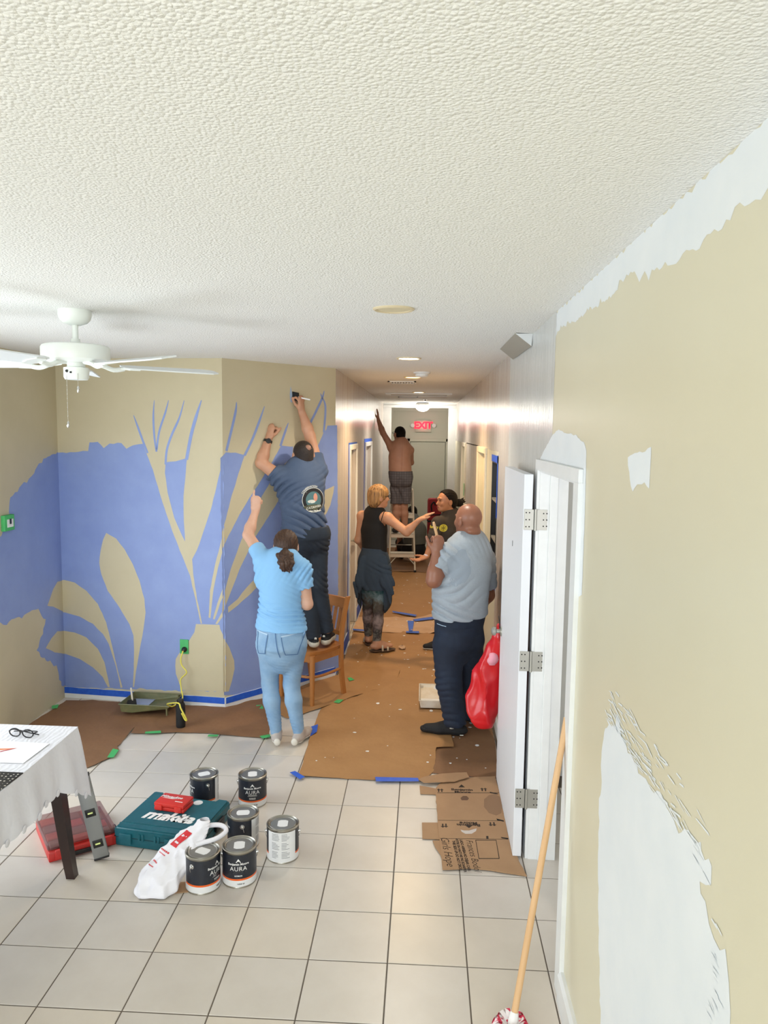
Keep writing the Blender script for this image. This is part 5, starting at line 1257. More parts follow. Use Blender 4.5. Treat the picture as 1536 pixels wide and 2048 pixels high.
# ================================================================ people
Z3 = Vector((0,0,1))
def person(label, loc): return empty('person', loc, 0, label, 'person')

# ---- woman in a pale blue shirt pointing at the wall ----------------------------------------------------------
M['denim_lt'] = mat('light_blue_denim', (110,146,182), 0.8, var=((150,180,206), 7, 0.0), bump=(400, 0.25, 0.001))
M['tee_blue'] = mat('pale_blue_cotton', (134,184,226), 0.85, bump=(500, 0.1, 0.001))
p1 = person('woman with a brown ponytail in a pale blue shirt pointing up', (-0.955, 5.12, 0))
SD = Vector((1,0.04,0)); Y1 = 5.12
st1 = [((-0.964,5.12,0.608),0.10,0.10),((-0.966,5.11,0.718),0.168,0.118),((-0.971,5.12,0.832),0.160,0.11),((-0.976,5.13,1.007),0.128,0.095),((-0.969,5.13,1.165),0.142,0.102),((-0.962,5.13,1.263),0.13,0.085)]
shL, elL, wrL = (-1.092,5.14,1.294), (-1.24,5.3,1.45), (-1.213,5.42,1.61)
shR, elR, wrR = (-0.826,5.13,1.245), (-0.793,5.14,0.998), (-0.921,5.36,1.011)
hipL, hipR = (-1.049,5.12,0.67), (-0.88,5.12,0.675)
knL, knR = (-1.058,5.16,0.413), (-0.905,5.16,0.417); anL, anR = (-1.004,5.12,0.065), (-0.846,5.13,0.066)
hc1 = Vector((-0.95,5.2,1.41)); nk1 = Vector((-0.953,5.14,1.29))
F = Field(0.0065)
F.loft(st1, SD, 0.03, -0.012)
F.cone(nk1, hc1-Z3*0.05-Vector((0,0.02,0)), 0.050, 0.046, 0.03)
Ph, Ah = head(F, hc1, (-0.12,1,0.22), (0,-0.2,1), 0.98, face=True)
F.chain([shL, elL], [0.048,0.036], 0.03); F.chain([elL, Vector(elL).lerp(Vector(wrL),0.3), wrL], [0.037,0.039,0.024], 0.02)
F.chain([shR, elR], [0.048,0.040], 0.03); F.chain([elR, Vector(elR).lerp(Vector(wrR),0.3), wrR], [0.040,0.040,0.024], 0.02)
F.cone((-1.033,5.14,1.267), shL, 0.05, 0.05, 0.04); F.cone((-0.894,5.14,1.27), shR, 0.05, 0.05, 0.04)
hand(F, wrL, (0.10,0.10,1), (0.1,1,-0.1), [0.12,1.45,1.5,1.5], 1, 0.92, 0.03, (0.5,0.6))
hand(F, wrR, (-0.7,0.5,0.2), (0,0,1), 0.5, -1, 0.92)
for hp, kn, an in ((hipL,knL,anL),(hipR,knR,anR)): F.chain([hp, kn, an], [0.078,0.05,0.036], 0.03)
F.obj('body', M['skin_a'], p1)
# jeans
F = Field(0.0065); gj = 0.010
F.loft(st1[:4], SD, 0.03, gj*0.6)
F.ell((-1.036,5.075,0.719), (0.085,0.075,0.085), None, 0.03); F.ell((-0.876,5.075,0.724), (0.085,0.075,0.085), None, 0.03)
for hp, kn, an, q in ((hipL,knL,anL,-1),(hipR,knR,anR,1)):
    cf = Vector(kn).lerp(Vector(an), 0.32)-Vector((0,0.012,0))
    F.chain([hp, kn], [0.084,0.057], 0.018); F.chain([kn, cf, an], [0.057,0.059,0.037], 0.02, cut=True)
F.plane(Vector((-0.971,5.12,0.864)), (0,0.0,1))
F.ripple(folds(0.0042, [((0.3,0.2,1),150,(1,0,0),30,1.5,0.50,0.10), ((0.2,0.3,1),130,(1,0.3,0),26,1.6,0.16,0.07), ((0.5,0,1),90,(1,0,0),22,1.2,0.72,0.06)]))
j1 = F.obj('jeans', M['denim_lt'], p1)
def patch_on(name, o, ray_from, quad, material, parent, off=0.003, nu=10, nv=10):
    """cloth patch laid on a surface: the quad is cast along y onto mesh o"""
    from mathutils.bvhtree import BVHTree
    me = o.data; bv = BVHTree.FromPolygons([v.co for v in me.vertices], [tuple(p.vertices) for p in me.polygons])
    q = [Vector(a) for a in quad]; d = Vector(ray_from).normalized(); mb = MB(); 
    def fn(u, v):
        p = (q[0]*(1-u)+q[1]*u)*(1-v)+(q[3]*(1-u)+q[2]*u)*v
        h = bv.ray_cast(p-d*1.0, d)
        return (h[0]-d*off) if h[0] is not None else p
    mb.grid(fn, nu, nv); r = mb.obj(name, material, parent, 'all'); return r
M['denim_seam'] = mat('pale_denim_seam', (176,200,220), 0.8)
M['denim_dk'] = mat('mid_blue_denim', (70,106,150), 0.8, bump=(400,0.25,0.001))
for qd in ([(-1.114,5.05,0.671),(-1.059,5.05,0.68),(-1.041,5.05,0.81),(-1.12,5.05,0.822)], [(-0.916,5.05,0.677),(-0.84,5.05,0.675),(-0.792,5.05,0.824),(-0.944,5.05,0.802)]):
    pk = patch_on('pocket', j1, (0,1,0), qd, M['denim_lt'], p1, 0.004)
    patch_on('pocket_stitch', j1, (0,1,0), [qd[3], qd[2], Vector(qd[2])+Vector((0,0,0.008)), Vector(qd[3])+Vector((0,0,0.008))], M['denim_seam'], p1, 0.005, 12, 2)
    for a_q, b_q in ((0,3),(1,2),(0,1)):
        va, vb = Vector(qd[a_q]), Vector(qd[b_q]); off_ = Vector((0.005,0,0)) if a_q != 0 or b_q == 3 else Vector((0,0,0.005))
        patch_on('pocket_stitch', j1, (0,1,0), [va, va+off_, vb+off_, vb], M['denim_dk'], p1, 0.006, 2, 10)
patch_on('yoke_seam', j1, (0,1,0), [(-0.955,5.05,0.658), (-0.949,5.05,0.658), (-0.987,5.05,0.847), (-0.992,5.05,0.847)], M['denim_dk'], p1, 0.004, 2, 12)
# shirt
F = Field(0.006); F.loft([((-0.966,5.11,0.789),0.172,0.118)]+[(a,w*1.02,d*1.02) for a, w, d in st1[2:]], SD, 0.04, 0.012)
F.cone((-1.033,5.14,1.253), shL, 0.062, 0.064, 0.05); F.cone((-0.894,5.14,1.256), shR, 0.062, 0.062, 0.05)
eL = Vector(shL).lerp(Vector(elL), 0.50); eR = Vector(shR).lerp(Vector(elR), 0.52)
F.cone(shL, eL, 0.062, 0.058, 0.03, cut=True); F.cone(shR, eR, 0.062, 0.060, 0.03, cut=True)
F.cone(Vector((-1.112,5.13,1.162)), shL, 0.04, 0.05, 0.05)
F.ell(nk1+Vector((0,0.02,0.045)), (0.062,0.07,0.05), None, 0.01, 'sub')
F.plane((-0.967,5.12,0.825), (-0.05,0,-1))
F.ripple(folds(0.0103, [((0.75,0.2,1),75,(1,0,0),9,1.3,1.02,0.12), ((0.25,0.1,1),110,(1,0.3,0.4),16,1.5,0.93,0.07), ((-0.9,0,0.6),80,(0,0,1),14,1.0,1.22,0.08)]))
F.obj('shirt', M['tee_blue'], p1)
# hair with ponytail
F = Field(0.005); r_, f_, u_ = Ah
F.ell(Ph(0,-0.012,0.010), (0.085,0.104,0.095), Ah, 0.02); F.ell(Ph(0,-0.055,-0.045), (0.062,0.045,0.055), Ah, 0.03)
F.cone(Ph(0,-0.112,-0.012), Ph(0,-0.125,-0.035), 0.022,0.024,0.01)
tl = [Ph(0.0,-0.125,-0.03)+Vector((0,0,0)), Vector((-0.931,5.06,1.352)), Vector((-0.916,5.03,1.302)), Vector((-0.919,5.03,1.258))]
F.chain(tl, [0.026,0.040,0.038,0.016], 0.015, SD, 0.75)
for q in range(13):
    a_ = 2*PI*q/13; w_ = 0.010*math.sin(q*2.4)
    F.chain([tl[0]+Vector((0.014*math.cos(a_), 0.012*math.sin(a_), 0)), tl[1]+Vector((0.040*math.cos(a_)+w_, 0.028*math.sin(a_), 0)), tl[2]+Vector((0.042*math.cos(a_)-w_, 0.028*math.sin(a_), 0)), tl[3]+Vector((0.034*math.cos(a_)+w_, 0.020*math.sin(a_), -0.012*math.sin(q*1.7)))], [0.011,0.015,0.014,0.005], 0.004)
for q in range(7): F.cone(tl[2], tl[3]+Vector((-0.035+0.012*q, 0, -0.022+0.006*((q*3) % 5))), 0.016, 0.004, 0.008)
F.pr.append((lambda X, Y, Z, c=Ph(0,0.075,-0.06), f=f_: (np.sqrt((X-c[0])**2+(Y-c[1])**2+(Z-c[2])**2)-0.088), np.array(Ph(0,0.075,-0.06))-0.1, np.array(Ph(0,0.075,-0.06))+0.1, 0.01, 'sub'))
def strands(c, e1, e2, n, amp, wob=0.0):
    c, e1, e2 = _v(c), _v(e1), _v(e2)
    def fn(X, Y, Z):
        a = (X-c[0])*e1[0]+(Y-c[1])*e1[1]+(Z-c[2])*e1[2]; b = (X-c[0])*e2[0]+(Y-c[1])*e2[1]+(Z-c[2])*e2[2]; t = np.arctan2(b, a)
        return (amp*(np.sin(n*t+wob*np.sin(90*Z))+0.6*np.sin(n*2.3*t+1.0))).astype(np.float32)
    return fn
F.ripple(strands(Ph(0,-0.118,-0.02), r_, u_, 24, 0.0014))
hr1 = F.obj('hair', M['hair_brown'], p1)
MB().tube([Ph(0.024*math.cos(a), -0.118, -0.020+0.022*math.sin(a)) for a in [2*PI*k/14 for k in range(14)]], 0.005, 6, closed=True).obj('hair_tie', M['black_matte'], hr1)
# shoes
M['shoe_grey'] = mat('paint_worn_grey_suede', (176,164,156), 0.85, var=((196,186,178), 20, 0.1)); M['sole_white'] = mat('off_white_rubber', (222,216,204), 0.6)
for an, tx in ((anL,(-0.25,1)),(anR,(0.28,1))):
    F = Field(0.006); z0, sd_, t_ = foot(F, (an[0], an[1], 0.09), tx, 0.92); F.plane((0,0,0.014), (0,0,-1)); sh = F.obj('shoe', M['shoe_grey'], p1)
    F = Field(0.006); foot(F, (an[0], an[1], 0.088), tx, 0.955); F.plane((0,0,0.004), (0,0,-1)); F.plane((0,0,0.026), (0,0,1))
    so = F.obj('sole', M['sole_white'], sh)
    MB().ball((an[0]-t_.x*0.075, an[1]-t_.y*0.075, 0.036), (0.024,0.012,0.026)).obj('heel_cap', M['sole_white'], sh, 'all')

# ---- man on the chair painting ---------------------------------------------------------------------------------
M['tee_navy'] = mat('faded_navy_cotton', (64,80,106), 0.85, var=((78,92,116), 6, 0.0), bump=(500,0.1,0.001))
M['denim_dark'] = mat('dark_indigo_denim', (26,32,42), 0.8, var=((38,50,64), 7, 0.0), bump=(400,0.25,0.001))
p2 = person('man in a navy shirt standing on the chair, painting the wall', (-0.93, 6.07, 0.46))
SD = Vector((0.92,0.38,0)); Y2 = 6.03
st2 = [((-0.908,6.04,1.243),0.10,0.10),((-0.911,6.03,1.35),0.165,0.12),((-0.96,6.03,1.499),0.155,0.118),((-0.974,6.04,1.639),0.165,0.122),((-0.981,6.06,1.767),0.175,0.118),((-0.979,6.07,1.859),0.13,0.085)]
shL, elL, wrL = (-1.135,6.02,1.815), (-1.296,6,1.933), (-1.247,6.06,2.123)
shR, elR, wrR = (-0.862,6.16,1.868), (-0.943,6.26,2.15), (-1.016,6.27,2.354)
hipL, hipR = (-0.973,6.04,1.274), (-0.853,6.05,1.283); knL, knR = (-0.934,6,0.947), (-0.839,6.02,0.945); anL, anR = (-0.867,5.97,0.528), (-0.772,6.05,0.563)
hc2 = Vector((-0.975,6.1,2.014)); nk2 = Vector((-0.965,6.06,1.879))
F = Field(0.0065); F.loft(st2, SD, 0.03, -0.012); F.cone(nk2, hc2-Z3*0.05-Vector((0,0.02,0)), 0.06, 0.056, 0.03)
Ph, Ah = head(F, hc2, (-0.45,0.9,0.12), (0,-0.1,1), 1.04, face=True)
F.chain([shL, elL], [0.056,0.043], 0.03); F.chain([elL, Vector(elL).lerp(Vector(wrL),0.3), wrL], [0.044,0.045,0.029], 0.02)
F.chain([shR, elR], [0.056,0.043], 0.03); F.chain([elR, Vector(elR).lerp(Vector(wrR),0.3), wrR], [0.044,0.045,0.029], 0.02)
F.cone((-1.064,6.05,1.838), shL, 0.06, 0.06, 0.04); F.cone((-0.91,6.1,1.858), shR, 0.06, 0.06, 0.04)
hand(F, wrL, (0.22,0.12,1), (0.6,0.75,-0.1), 1.35, -1, 1.05, 0.02, (0.3,0.8))
hand(F, wrR, (-0.02,-0.1,1), (-0.75,0.35,0), [0.95,1.0,1.1,1.2], 1, 1.05, 0.02, (0.2,0.9))
for hp, kn, an in ((hipL,knL,anL),(hipR,knR,anR)): F.chain([hp, kn, an], [0.08,0.055,0.04], 0.03)
F.obj('body', M['skin_b'], p2)
F = Field(0.0065); F.loft(st2[:3], SD, 0.03, 0.008); F.ell((-0.957,5.99,1.302), (0.085,0.08,0.09), None, 0.03); F.ell((-0.854,6,1.311), (0.085,0.08,0.09), None, 0.03)
for hp, kn, an in ((hipL,knL,anL),(hipR,knR,anR)): F.chain([hp, kn, an], [0.092,0.073,0.060], 0.02, cut=True)
F.plane((-0.907,6.03,1.432), (0,0,1))
F.ripple(folds(0.0067, [((0.3,0.2,1),90,(1,0,0),24,1.5,0.62,0.12), ((0.4,0.3,1),70,(1,0.3,0),20,1.6,0.95,0.12), ((0.5,0,1),80,(1,0,0),22,1.2,1.25,0.06)]))
F.obj('jeans', M['denim_dark'], p2)
F = Field(0.006); F.loft([((-0.943,6.03,1.301),0.190,0.142)]+st2[2:], SD, 0.04, 0.016)
F.cone((-1.064,6.05,1.822), shL, 0.075, 0.078, 0.05); F.cone((-0.91,6.1,1.838), shR, 0.072, 0.075, 0.05)
eL = Vector(shL).lerp(Vector(elL), 0.42); eR = Vector(shR).lerp(Vector(elR), 0.45)
F.cone(shL, eL, 0.078, 0.074, 0.03, cut=True); F.cone(shR, eR, 0.075, 0.070, 0.03, cut=True); F.cone((-1.101,6.03,1.698), shL, 0.06, 0.07, 0.05)
F.ell(nk2+Vector((0,0.02,0.05)), (0.072,0.08,0.05), None, 0.01, 'sub')
F.plane((-0.943,6.03,1.362), (-0.22,0,-1))
F.ripple(folds(0.0144, [((0.7,0.2,1),48,(1,0,0),8,1.4,1.46,0.14), ((-0.6,0.1,1),55,(1,0.3,0.4),12,1.5,1.75,0.12), ((0.3,0.1,1),70,(1,0,0),14,1.4,1.34,0.07)]))
t2 = F.obj('shirt', M['tee_navy'], p2)
# round back print
M['logo_white'] = mat('shirt_print_white', (216,216,206), 0.8); M['logo_black'] = mat('shirt_print_black', (30,28,30), 0.8); M['logo_teal'] = mat('shirt_print_teal', (78,112,116), 0.8); M['logo_pink'] = mat('shirt_print_pink', (206,142,120), 0.8); M['logo_olive'] = mat('shirt_print_olive', (88,88,66), 0.8)
from mathutils.bvhtree import BVHTree
def decal(o, parent, name, pts, material, d, off):
    """flat print cast along d on a shirt"""
    me = o.data; bv = BVHTree.FromPolygons([v.co for v in me.vertices], [tuple(p.vertices) for p in me.polygons]); d = Vector(d).normalized(); vs = []
    v, f = pts
    for p in v:
        h = bv.ray_cast(Vector(p)-d*0.8, d); vs.append((h[0] if h[0] is not None else Vector(p))-d*off)
    r = MB().add(vs, [tuple(q) for q in f]).obj(name, material, parent, 'all'); return r
lc = Vector((-0.867,5.95,1.649)); lx = Vector((0.92,0.38,0)); 
def disc(rx, rz, cx=0, cz=0, n=28, rings=5, a0=0, a1=2*PI, r0=0.0):
    v = []; f = []
    for j in range(rings+1):
        q = r0+(1-r0)*j/rings
        for k in range(n+1): a = a0+(a1-a0)*k/n; v.append(lc+lx*(cx+rx*q*math.cos(a))+Z3*(cz+rz*q*math.sin(a)))
    for j in range(rings):
        for k in range(n): f.append((j*(n+1)+k, j*(n+1)+k+1, (j+1)*(n+1)+k+1, (j+1)*(n+1)+k))
    return v, f
dd_ = (-0.38,0.92,0)
decal(t2, p2, 'print_ring', disc(0.098,0.098,r0=0.84), M['logo_white'], dd_, 0.003)
decal(t2, p2, 'print_ring', disc(0.094,0.094,r0=0.72), M['logo_black'], dd_, 0.0035)
decal(t2, p2, 'print_disc', disc(0.07,0.07), M['logo_teal'], dd_, 0.003)
decal(t2, p2, 'print_figure', disc(0.018,0.032,0.015,0.022,14,3), M['logo_pink'], dd_, 0.004)
decal(t2, p2, 'print_figure', disc(0.034,0.014,-0.02,-0.01,14,3), M['logo_white'], dd_, 0.004)
decal(t2, p2, 'print_banner', disc(0.085,0.022,0.0,-0.055,20,3), M['logo_olive'], dd_, 0.0042)
decal(t2, p2, 'print_wave', disc(0.06,0.007,0.01,-0.085,14,2), M['logo_white'], dd_, 0.004)
def arc_text(body, rad, size, a_mid, up=True):
    me = text_mesh(body, size, 0.0004)
    vs = []
    for v in me.vertices:
        a = a_mid-v.co.x/rad if up else a_mid+v.co.x/rad; q = rad+v.co.y if up else rad-v.co.y
        vs.append(lc+lx*(q*math.cos(a))+Z3*(q*math.sin(a)))
    f = [tuple(p.vertices) for p in me.polygons]; decal(t2, p2, 'print_lettering', (vs, f), M['logo_white'], dd_, 0.0045)
arc_text('CONSERVATION', 0.108, 0.02, PI*0.62)
me = text_mesh('CATAWBA', 0.026, 0.0006); decal(t2, p2, 'print_lettering', ([lc+lx*(v.co.x)+Z3*(v.co.y-0.055+v.co.x*0.15) for v in me.vertices], [tuple(p.vertices) for p in me.polygons]), M['logo_white'], dd_, 0.006)
# cropped hair, shoes, watch
F = Field(0.005); F.ell(Ph(0,-0.010,0.010), (0.0815,0.100,0.091), Ah, 0.02); F.ell(Ph(0,-0.05,-0.05), (0.066,0.05,0.055), Ah, 0.03)
r_, f_, u_ = Ah
F.plane(Ph(0,0.035,-0.01), f_+u_*0.1); F.plane(Ph(0,-0.07,-0.085), -u_-f_*0.2)
F.obj('hair', M['hair_dark'], p2)
MB().ball(Ph(0.012,-0.087,0.052), (0.026,0.014,0.024)).obj('bald_spot', mat('scalp', (150,108,88), 0.5), p2, 'all')
M['shoe_black'] = mat('black_suede', (26,26,28), 0.8); M['foxing'] = mat('dirty_white_rubber', (196,190,174), 0.65)
for an, tx, zz in ((anL,(-0.35,1),0.462),(anR,(0.12,1),0.462)):
    F = Field(0.006); foot(F, (an[0], an[1], zz+0.088), tx, 1.05); F.plane((0,0,zz+0.045), (0,0,-1)); sh = F.obj('shoe', M['shoe_black'], p2)
    F = Field(0.006); foot(F, (an[0], an[1], zz+0.086), tx, 1.08); F.plane((0,0,zz), (0,0,-1)); F.plane((0,0,zz+0.05), (0,0,1)); so = F.obj('sole', M['foxing'], sh)
    tv = Vector((tx[0],tx[1],0)).normalized(); hp_ = Vector((an[0],an[1],zz+0.082))-tv*0.083*1.05
    for q in (-0.35,0,0.35):
        MB().ball(hp_+Vector((q*0.018,-0.001,0.004-abs(q)*0.006)), (0.0035,0.002,0.009), 8, 6).obj('heel_mark', M['logo_white'], sh, 'all')
w_ = Vector(wrL)-unit(Vector(wrL)-Vector(elL))*0.02; wd_ = unit(Vector(wrL)-Vector(elL))
wt = empty('wrist_watch', w_, 0, 'black wrist watch on the arm of the man in navy', 'watch')
MB().lathe([(0.033,-0.011),(0.036,-0.009),(0.036,0.009),(0.033,0.011)], 20, cap=False, axis=((0,0,0), wd_)).obj('strap', M['black'], wt, 40)
MB().lathe([(0.018,0),(0.021,0.004),(0.019,0.010),(0.001,0.011)], 18, axis=(Vector((0.012,-0.032,0.004)),(0.35,-1,0.1))).obj('watch_case', M['black'], wt, 40)
bh = Vector((-1.007,6.245,2.459))
pbr = empty('paint_brush', bh, 0, 'foam paint brush with a pale handle in the raised hand', 'brush')
tip_dir = unit(Vector((-1.09,6.27,2.476))-bh)
MB().tube([Vector((0,0,0))-tip_dir*0.075, tip_dir*0.06], [0.006,0.007], 10).obj('handle', M['print_white'], pbr, 40)
up_ = Z3; sd2 = tip_dir.cross(up_).normalized()
def brick_(a, b, hh, tt): 
    vs = [a+up_*hh+sd2*tt, a-up_*hh+sd2*tt, a-up_*hh-sd2*tt, a+up_*hh-sd2*tt, b+up_*hh+sd2*tt*0.4, b-up_*hh+sd2*tt*0.4, b-up_*hh-sd2*tt*0.4, b+up_*hh-sd2*tt*0.4]
    return MB().add(vs, [(0,1,2,3),(7,6,5,4),(0,4,5,1),(1,5,6,2),(2,6,7,3),(3,7,4,0)])
brick_(tip_dir*0.035, tip_dir*0.095, 0.036, 0.014).obj('foam_head', M['black_matte'], pbr); brick_(tip_dir*0.094, tip_dir*0.115, 0.036, 0.006).obj('paint_load', M['blue_wet'], pbr)

# ---- woman in black tank top ------------------------------------------------------------------------------------
M['tank'] = mat('black_jersey', (14,13,15), 0.8); M['jacket'] = mat('slate_blue_fleece', (50,64,80), 0.9, bump=(300,0.2,0.001))
def leggings_mat():
    m = mat('printed_leggings', (60,74,72), 0.8); nt = m.node_tree; b = nt.nodes['Principled BSDF']
    t = nd(nt, 'ShaderNodeTexCoord'); sp = nd(nt, 'ShaderNodeSeparateXYZ'); nt.links.new(t.outputs['Object'], sp.inputs[0])
    n = nd(nt, 'ShaderNodeTexNoise', Scale=22.0, Detail=4.0); nt.links.new(t.outputs['Object'], n.inputs['Vector'])
    a = nd(nt, 'ShaderNodeMath', operation='MULTIPLY_ADD'); nt.links.new(n.outputs['Fac'], a.inputs[0]); a.inputs[1].default_value = 0.30; nt.links.new(sp.outputs['Z'], a.inputs[2])
    r = nd(nt, 'ShaderNodeValToRGB'); cr = r.color_ramp
    stops = [(0.22,(30,32,32)),(0.30,(120,116,108)),(0.36,(48,46,46)),(0.46,(146,130,128)),(0.56,(70,62,60)),(0.64,(92,86,76)),(0.72,(120,142,150)),(0.80,(34,86,92)),(0.95,(24,52,60))]
    cr.elements[0].position = stops[0][0]; cr.elements[0].color = lin(stops[0][1]); cr.elements[1].position = stops[-1][0]; cr.elements[1].color = lin(stops[-1][1])
    for p_, c_ in stops[1:-1]: e = cr.elements.new(p_); e.color = lin(c_)
    nt.links.new(a.outputs[0], r.inputs['Fac']); nt.links.new(r.outputs['Color'], b.inputs['Base Color']); return m
M['leggings'] = leggings_mat()
p3 = person('woman in a black tank top with a jacket tied at her waist', (-0.47, 7.45, 0))
SD = Vector((0.85,-0.5,0)); 
st3 = [((-0.476,7.45,0.622),0.09,0.10),((-0.478,7.45,0.774),0.150,0.110),((-0.479,7.45,0.9),0.142,0.105),((-0.477,7.46,1.059),0.125,0.095),((-0.484,7.47,1.223),0.135,0.10),((-0.476,7.47,1.353),0.125,0.08)]
shL, elL, wrL = (-0.609,7.52,1.355), (-0.644,7.55,1.108), (-0.565,7.72,0.93)
shR, elR, wrR = (-0.348,7.38,1.355), (-0.158,7.3,1.231), (-0.039,7.26,1.355)
hc3 = Vector((-0.438,7.45,1.573)); nk3 = Vector((-0.466,7.46,1.384))
hipL, hipR = (-0.539,7.48,0.691), (-0.416,7.42,0.705); knL, knR = (-0.542,7.55,0.404), (-0.427,7.42,0.417); anL, anR = (-0.538,7.62,0.073), (-0.44,7.37,0.068)
F = Field(0.007); F.loft(st3, SD, 0.03, -0.010); F.cone(nk3, hc3-Z3*0.05, 0.048, 0.044, 0.03)
Ph, Ah = head(F, hc3, (0.93,0.42,-0.05), (0.05,0,1), 0.98)
F.chain([shL, elL, wrL], [0.045,0.036,0.023], 0.03); F.chain([shR, elR], [0.050,0.040], 0.03); F.chain([elR, Vector(elR).lerp(Vector(wrR),0.3), wrR], [0.040,0.039,0.023], 0.02)
F.cone((-0.528,7.5,1.348), shL, 0.045, 0.046, 0.04); F.cone((-0.414,7.42,1.359), shR, 0.048, 0.05, 0.04)
hand(F, wrL, (0.3,0.6,-0.3), (0,0.5,1), 0.4, -1, 0.92); hand(F, wrR, (0.80,0.1,0.50), (0.4,0.1,-0.9), [0.08,0.1,0.14,0.2], -1, 0.95, 0.06, (0.7,0.1))
for hp, kn, an in ((hipL,knL,anL),(hipR,knR,anR)): F.chain([hp, kn, an], [0.075,0.048,0.034], 0.03)
for an, tx in ((anL,(-0.1,1)),(anR,(0.85,0.35))): foot(F, (an[0], an[1], 0.112), tx, 0.86)
F.obj('body', M['skin_b'], p3)
F = Field(0.007); F.loft(st3[:2], SD, 0.03, 0.002)
for hp, kn, an in ((hipL,knL,anL),(hipR,knR,anR)):
    cf = Vector(kn).lerp(Vector(an),0.3); F.chain([hp, kn, cf, Vector(kn).lerp(Vector(an),0.86)], [0.080,0.053,0.054,0.041], 0.02, cut=True)
F.obj('leggings', M['leggings'], p3)
F = Field(0.006); F.loft(st3[2:], SD, 0.03, 0.006); F.cone((-0.522,7.5,1.338), (-0.559,7.52,1.346), 0.045, 0.03, 0.03); F.cone((-0.433,7.42,1.349), (-0.403,7.4,1.367), 0.045, 0.024, 0.03)
F.ell(nk3+Vector((0,0.02,0.04)), (0.07,0.07,0.045), None, 0.01, 'sub'); F.ell((-0.327,7.37,1.312), (0.062,0.09,0.085), None, 0.01, 'sub'); F.ell((-0.649,7.52,1.289), (0.05,0.08,0.08), None, 0.01, 'sub')
F.plane((-0.481,7.45,1), (0,0,-1)); F.obj('tank_top', M['tank'], p3)
for k_ in (0,): MB().tube(spline([(-0.374,7.4,1.431), (-0.395,7.34,1.378), (-0.418,7.345,1.289)], 5), 0.004, 6).obj('strap', M['tank'], p3)
# jacket tied round the waist: flared shell with two hanging corners
F = Field(0.007); jst = [((-0.481,7.455,1.035),0.132,0.105),((-0.48,7.455,0.899),0.170,0.137),((-0.478,7.455,0.748),0.182,0.150),((-0.471,7.455,0.545),0.186,0.150)]
F.loft(jst, SD, 0.03); F.chain([(-0.567,7.36,0.938), (-0.608,7.34,0.717), (-0.636,7.34,0.576)], [0.05,0.055,0.006], 0.012, (1,0.2,0), 0.35); F.chain([(-0.384,7.33,0.947), (-0.34,7.29,0.733), (-0.294,7.28,0.632)], [0.05,0.06,0.02], 0.012, (1,0,0), 0.35); F.chain([(-0.325,7.29,0.733), (-0.303,7.29,0.52)], [0.05,0.006], 0.012, (1,0,0), 0.35)
zc = (-0.477,7.45,0.642)[2]
F.post.append(lambda X, Y, Z, D: np.maximum(D, np.where((X < (-0.602,7.4,0.63)[0]) | (X > (-0.374,7.4,0.635)[0]), -1.0, zc-Z).astype(np.float32)))
F.plane((-0.481,7.45,1.05), (0,0,1)); F.ripple(folds(0.0129, [((1,0.4,0.15),60,(0,0,1),9,1.4,0.62,0.2), ((0.3,0,1),60,(1,0,0),14,1.2,0.86,0.05)]))
F.obj('tied_jacket', M['jacket'], p3)
F = Field(0.006); r_, f_, u_ = Ah
F.ell(Ph(0,-0.010,0.012), (0.090,0.108,0.098), Ah, 0.02); F.ell(Ph(0,-0.045,-0.055), (0.078,0.066,0.075), Ah, 0.03)
F.ell(Ph(0,0.115,-0.075), (0.12,0.088,0.10), Ah, 0.012, 'sub')
F.ripple(strands(Ph(0,-0.01,0), r_, f_, 26, 0.0022, 0.8)); F.obj('hair', M['hair_streak'], p3)
def glasses(parent, P, A, material):
    g = None
    for q in (-1, 1):
        g = MB().tube([P(q*0.033+0.025*math.cos(a), 0.104, -0.010+0.018*math.sin(a)) for a in [2*PI*k/14 for k in range(14)]], 0.0028, 6, closed=True).obj('glasses_rim', material, parent, 'all')
        g = MB().tube([P(q*0.060,0.102,-0.004), P(q*0.078,0.05,-0.006), P(q*0.082,-0.005,-0.012)], 0.003, 6).obj('glasses_temple', material, parent)
glasses(p3, Ph, Ah, M['black'])
def sandal(an, tx, parent):
    t = Vector((tx[0],tx[1],0)).normalized(); F = Field(0.006); foot(F, (an[0], an[1], 0.095), tx, 1.02); F.plane((0,0,0.008), (0,0,-1)); F.plane((0,0,0.034), (0,0,1)); so = F.obj('sandal_sole', mat('cork_sole', (92,70,52), 0.8), parent)
    sd_ = Vector((t.y,-t.x,0)); c = Vector((an[0],an[1],0))
    for q in (0.05, 0.105):
        st = MB().tube([c+t*q*1.0+sd_*0.048+Z3*0.03, c+t*q+sd_*0.040+Z3*(0.075 if q < 0.1 else 0.06), c+t*(q+0.005)+Z3*(0.098 if q < 0.1 else 0.074), c+t*q-sd_*0.040+Z3*(0.075 if q < 0.1 else 0.06), c+t*q-sd_*0.048+Z3*0.03], 0.010, 8).obj('sandal_strap', mat('pale_gold_leather', (204,190,166), 0.5), so, 'all')
sandal(anL, (-0.1,1), p3); sandal(anR, (0.85,0.35), p3)

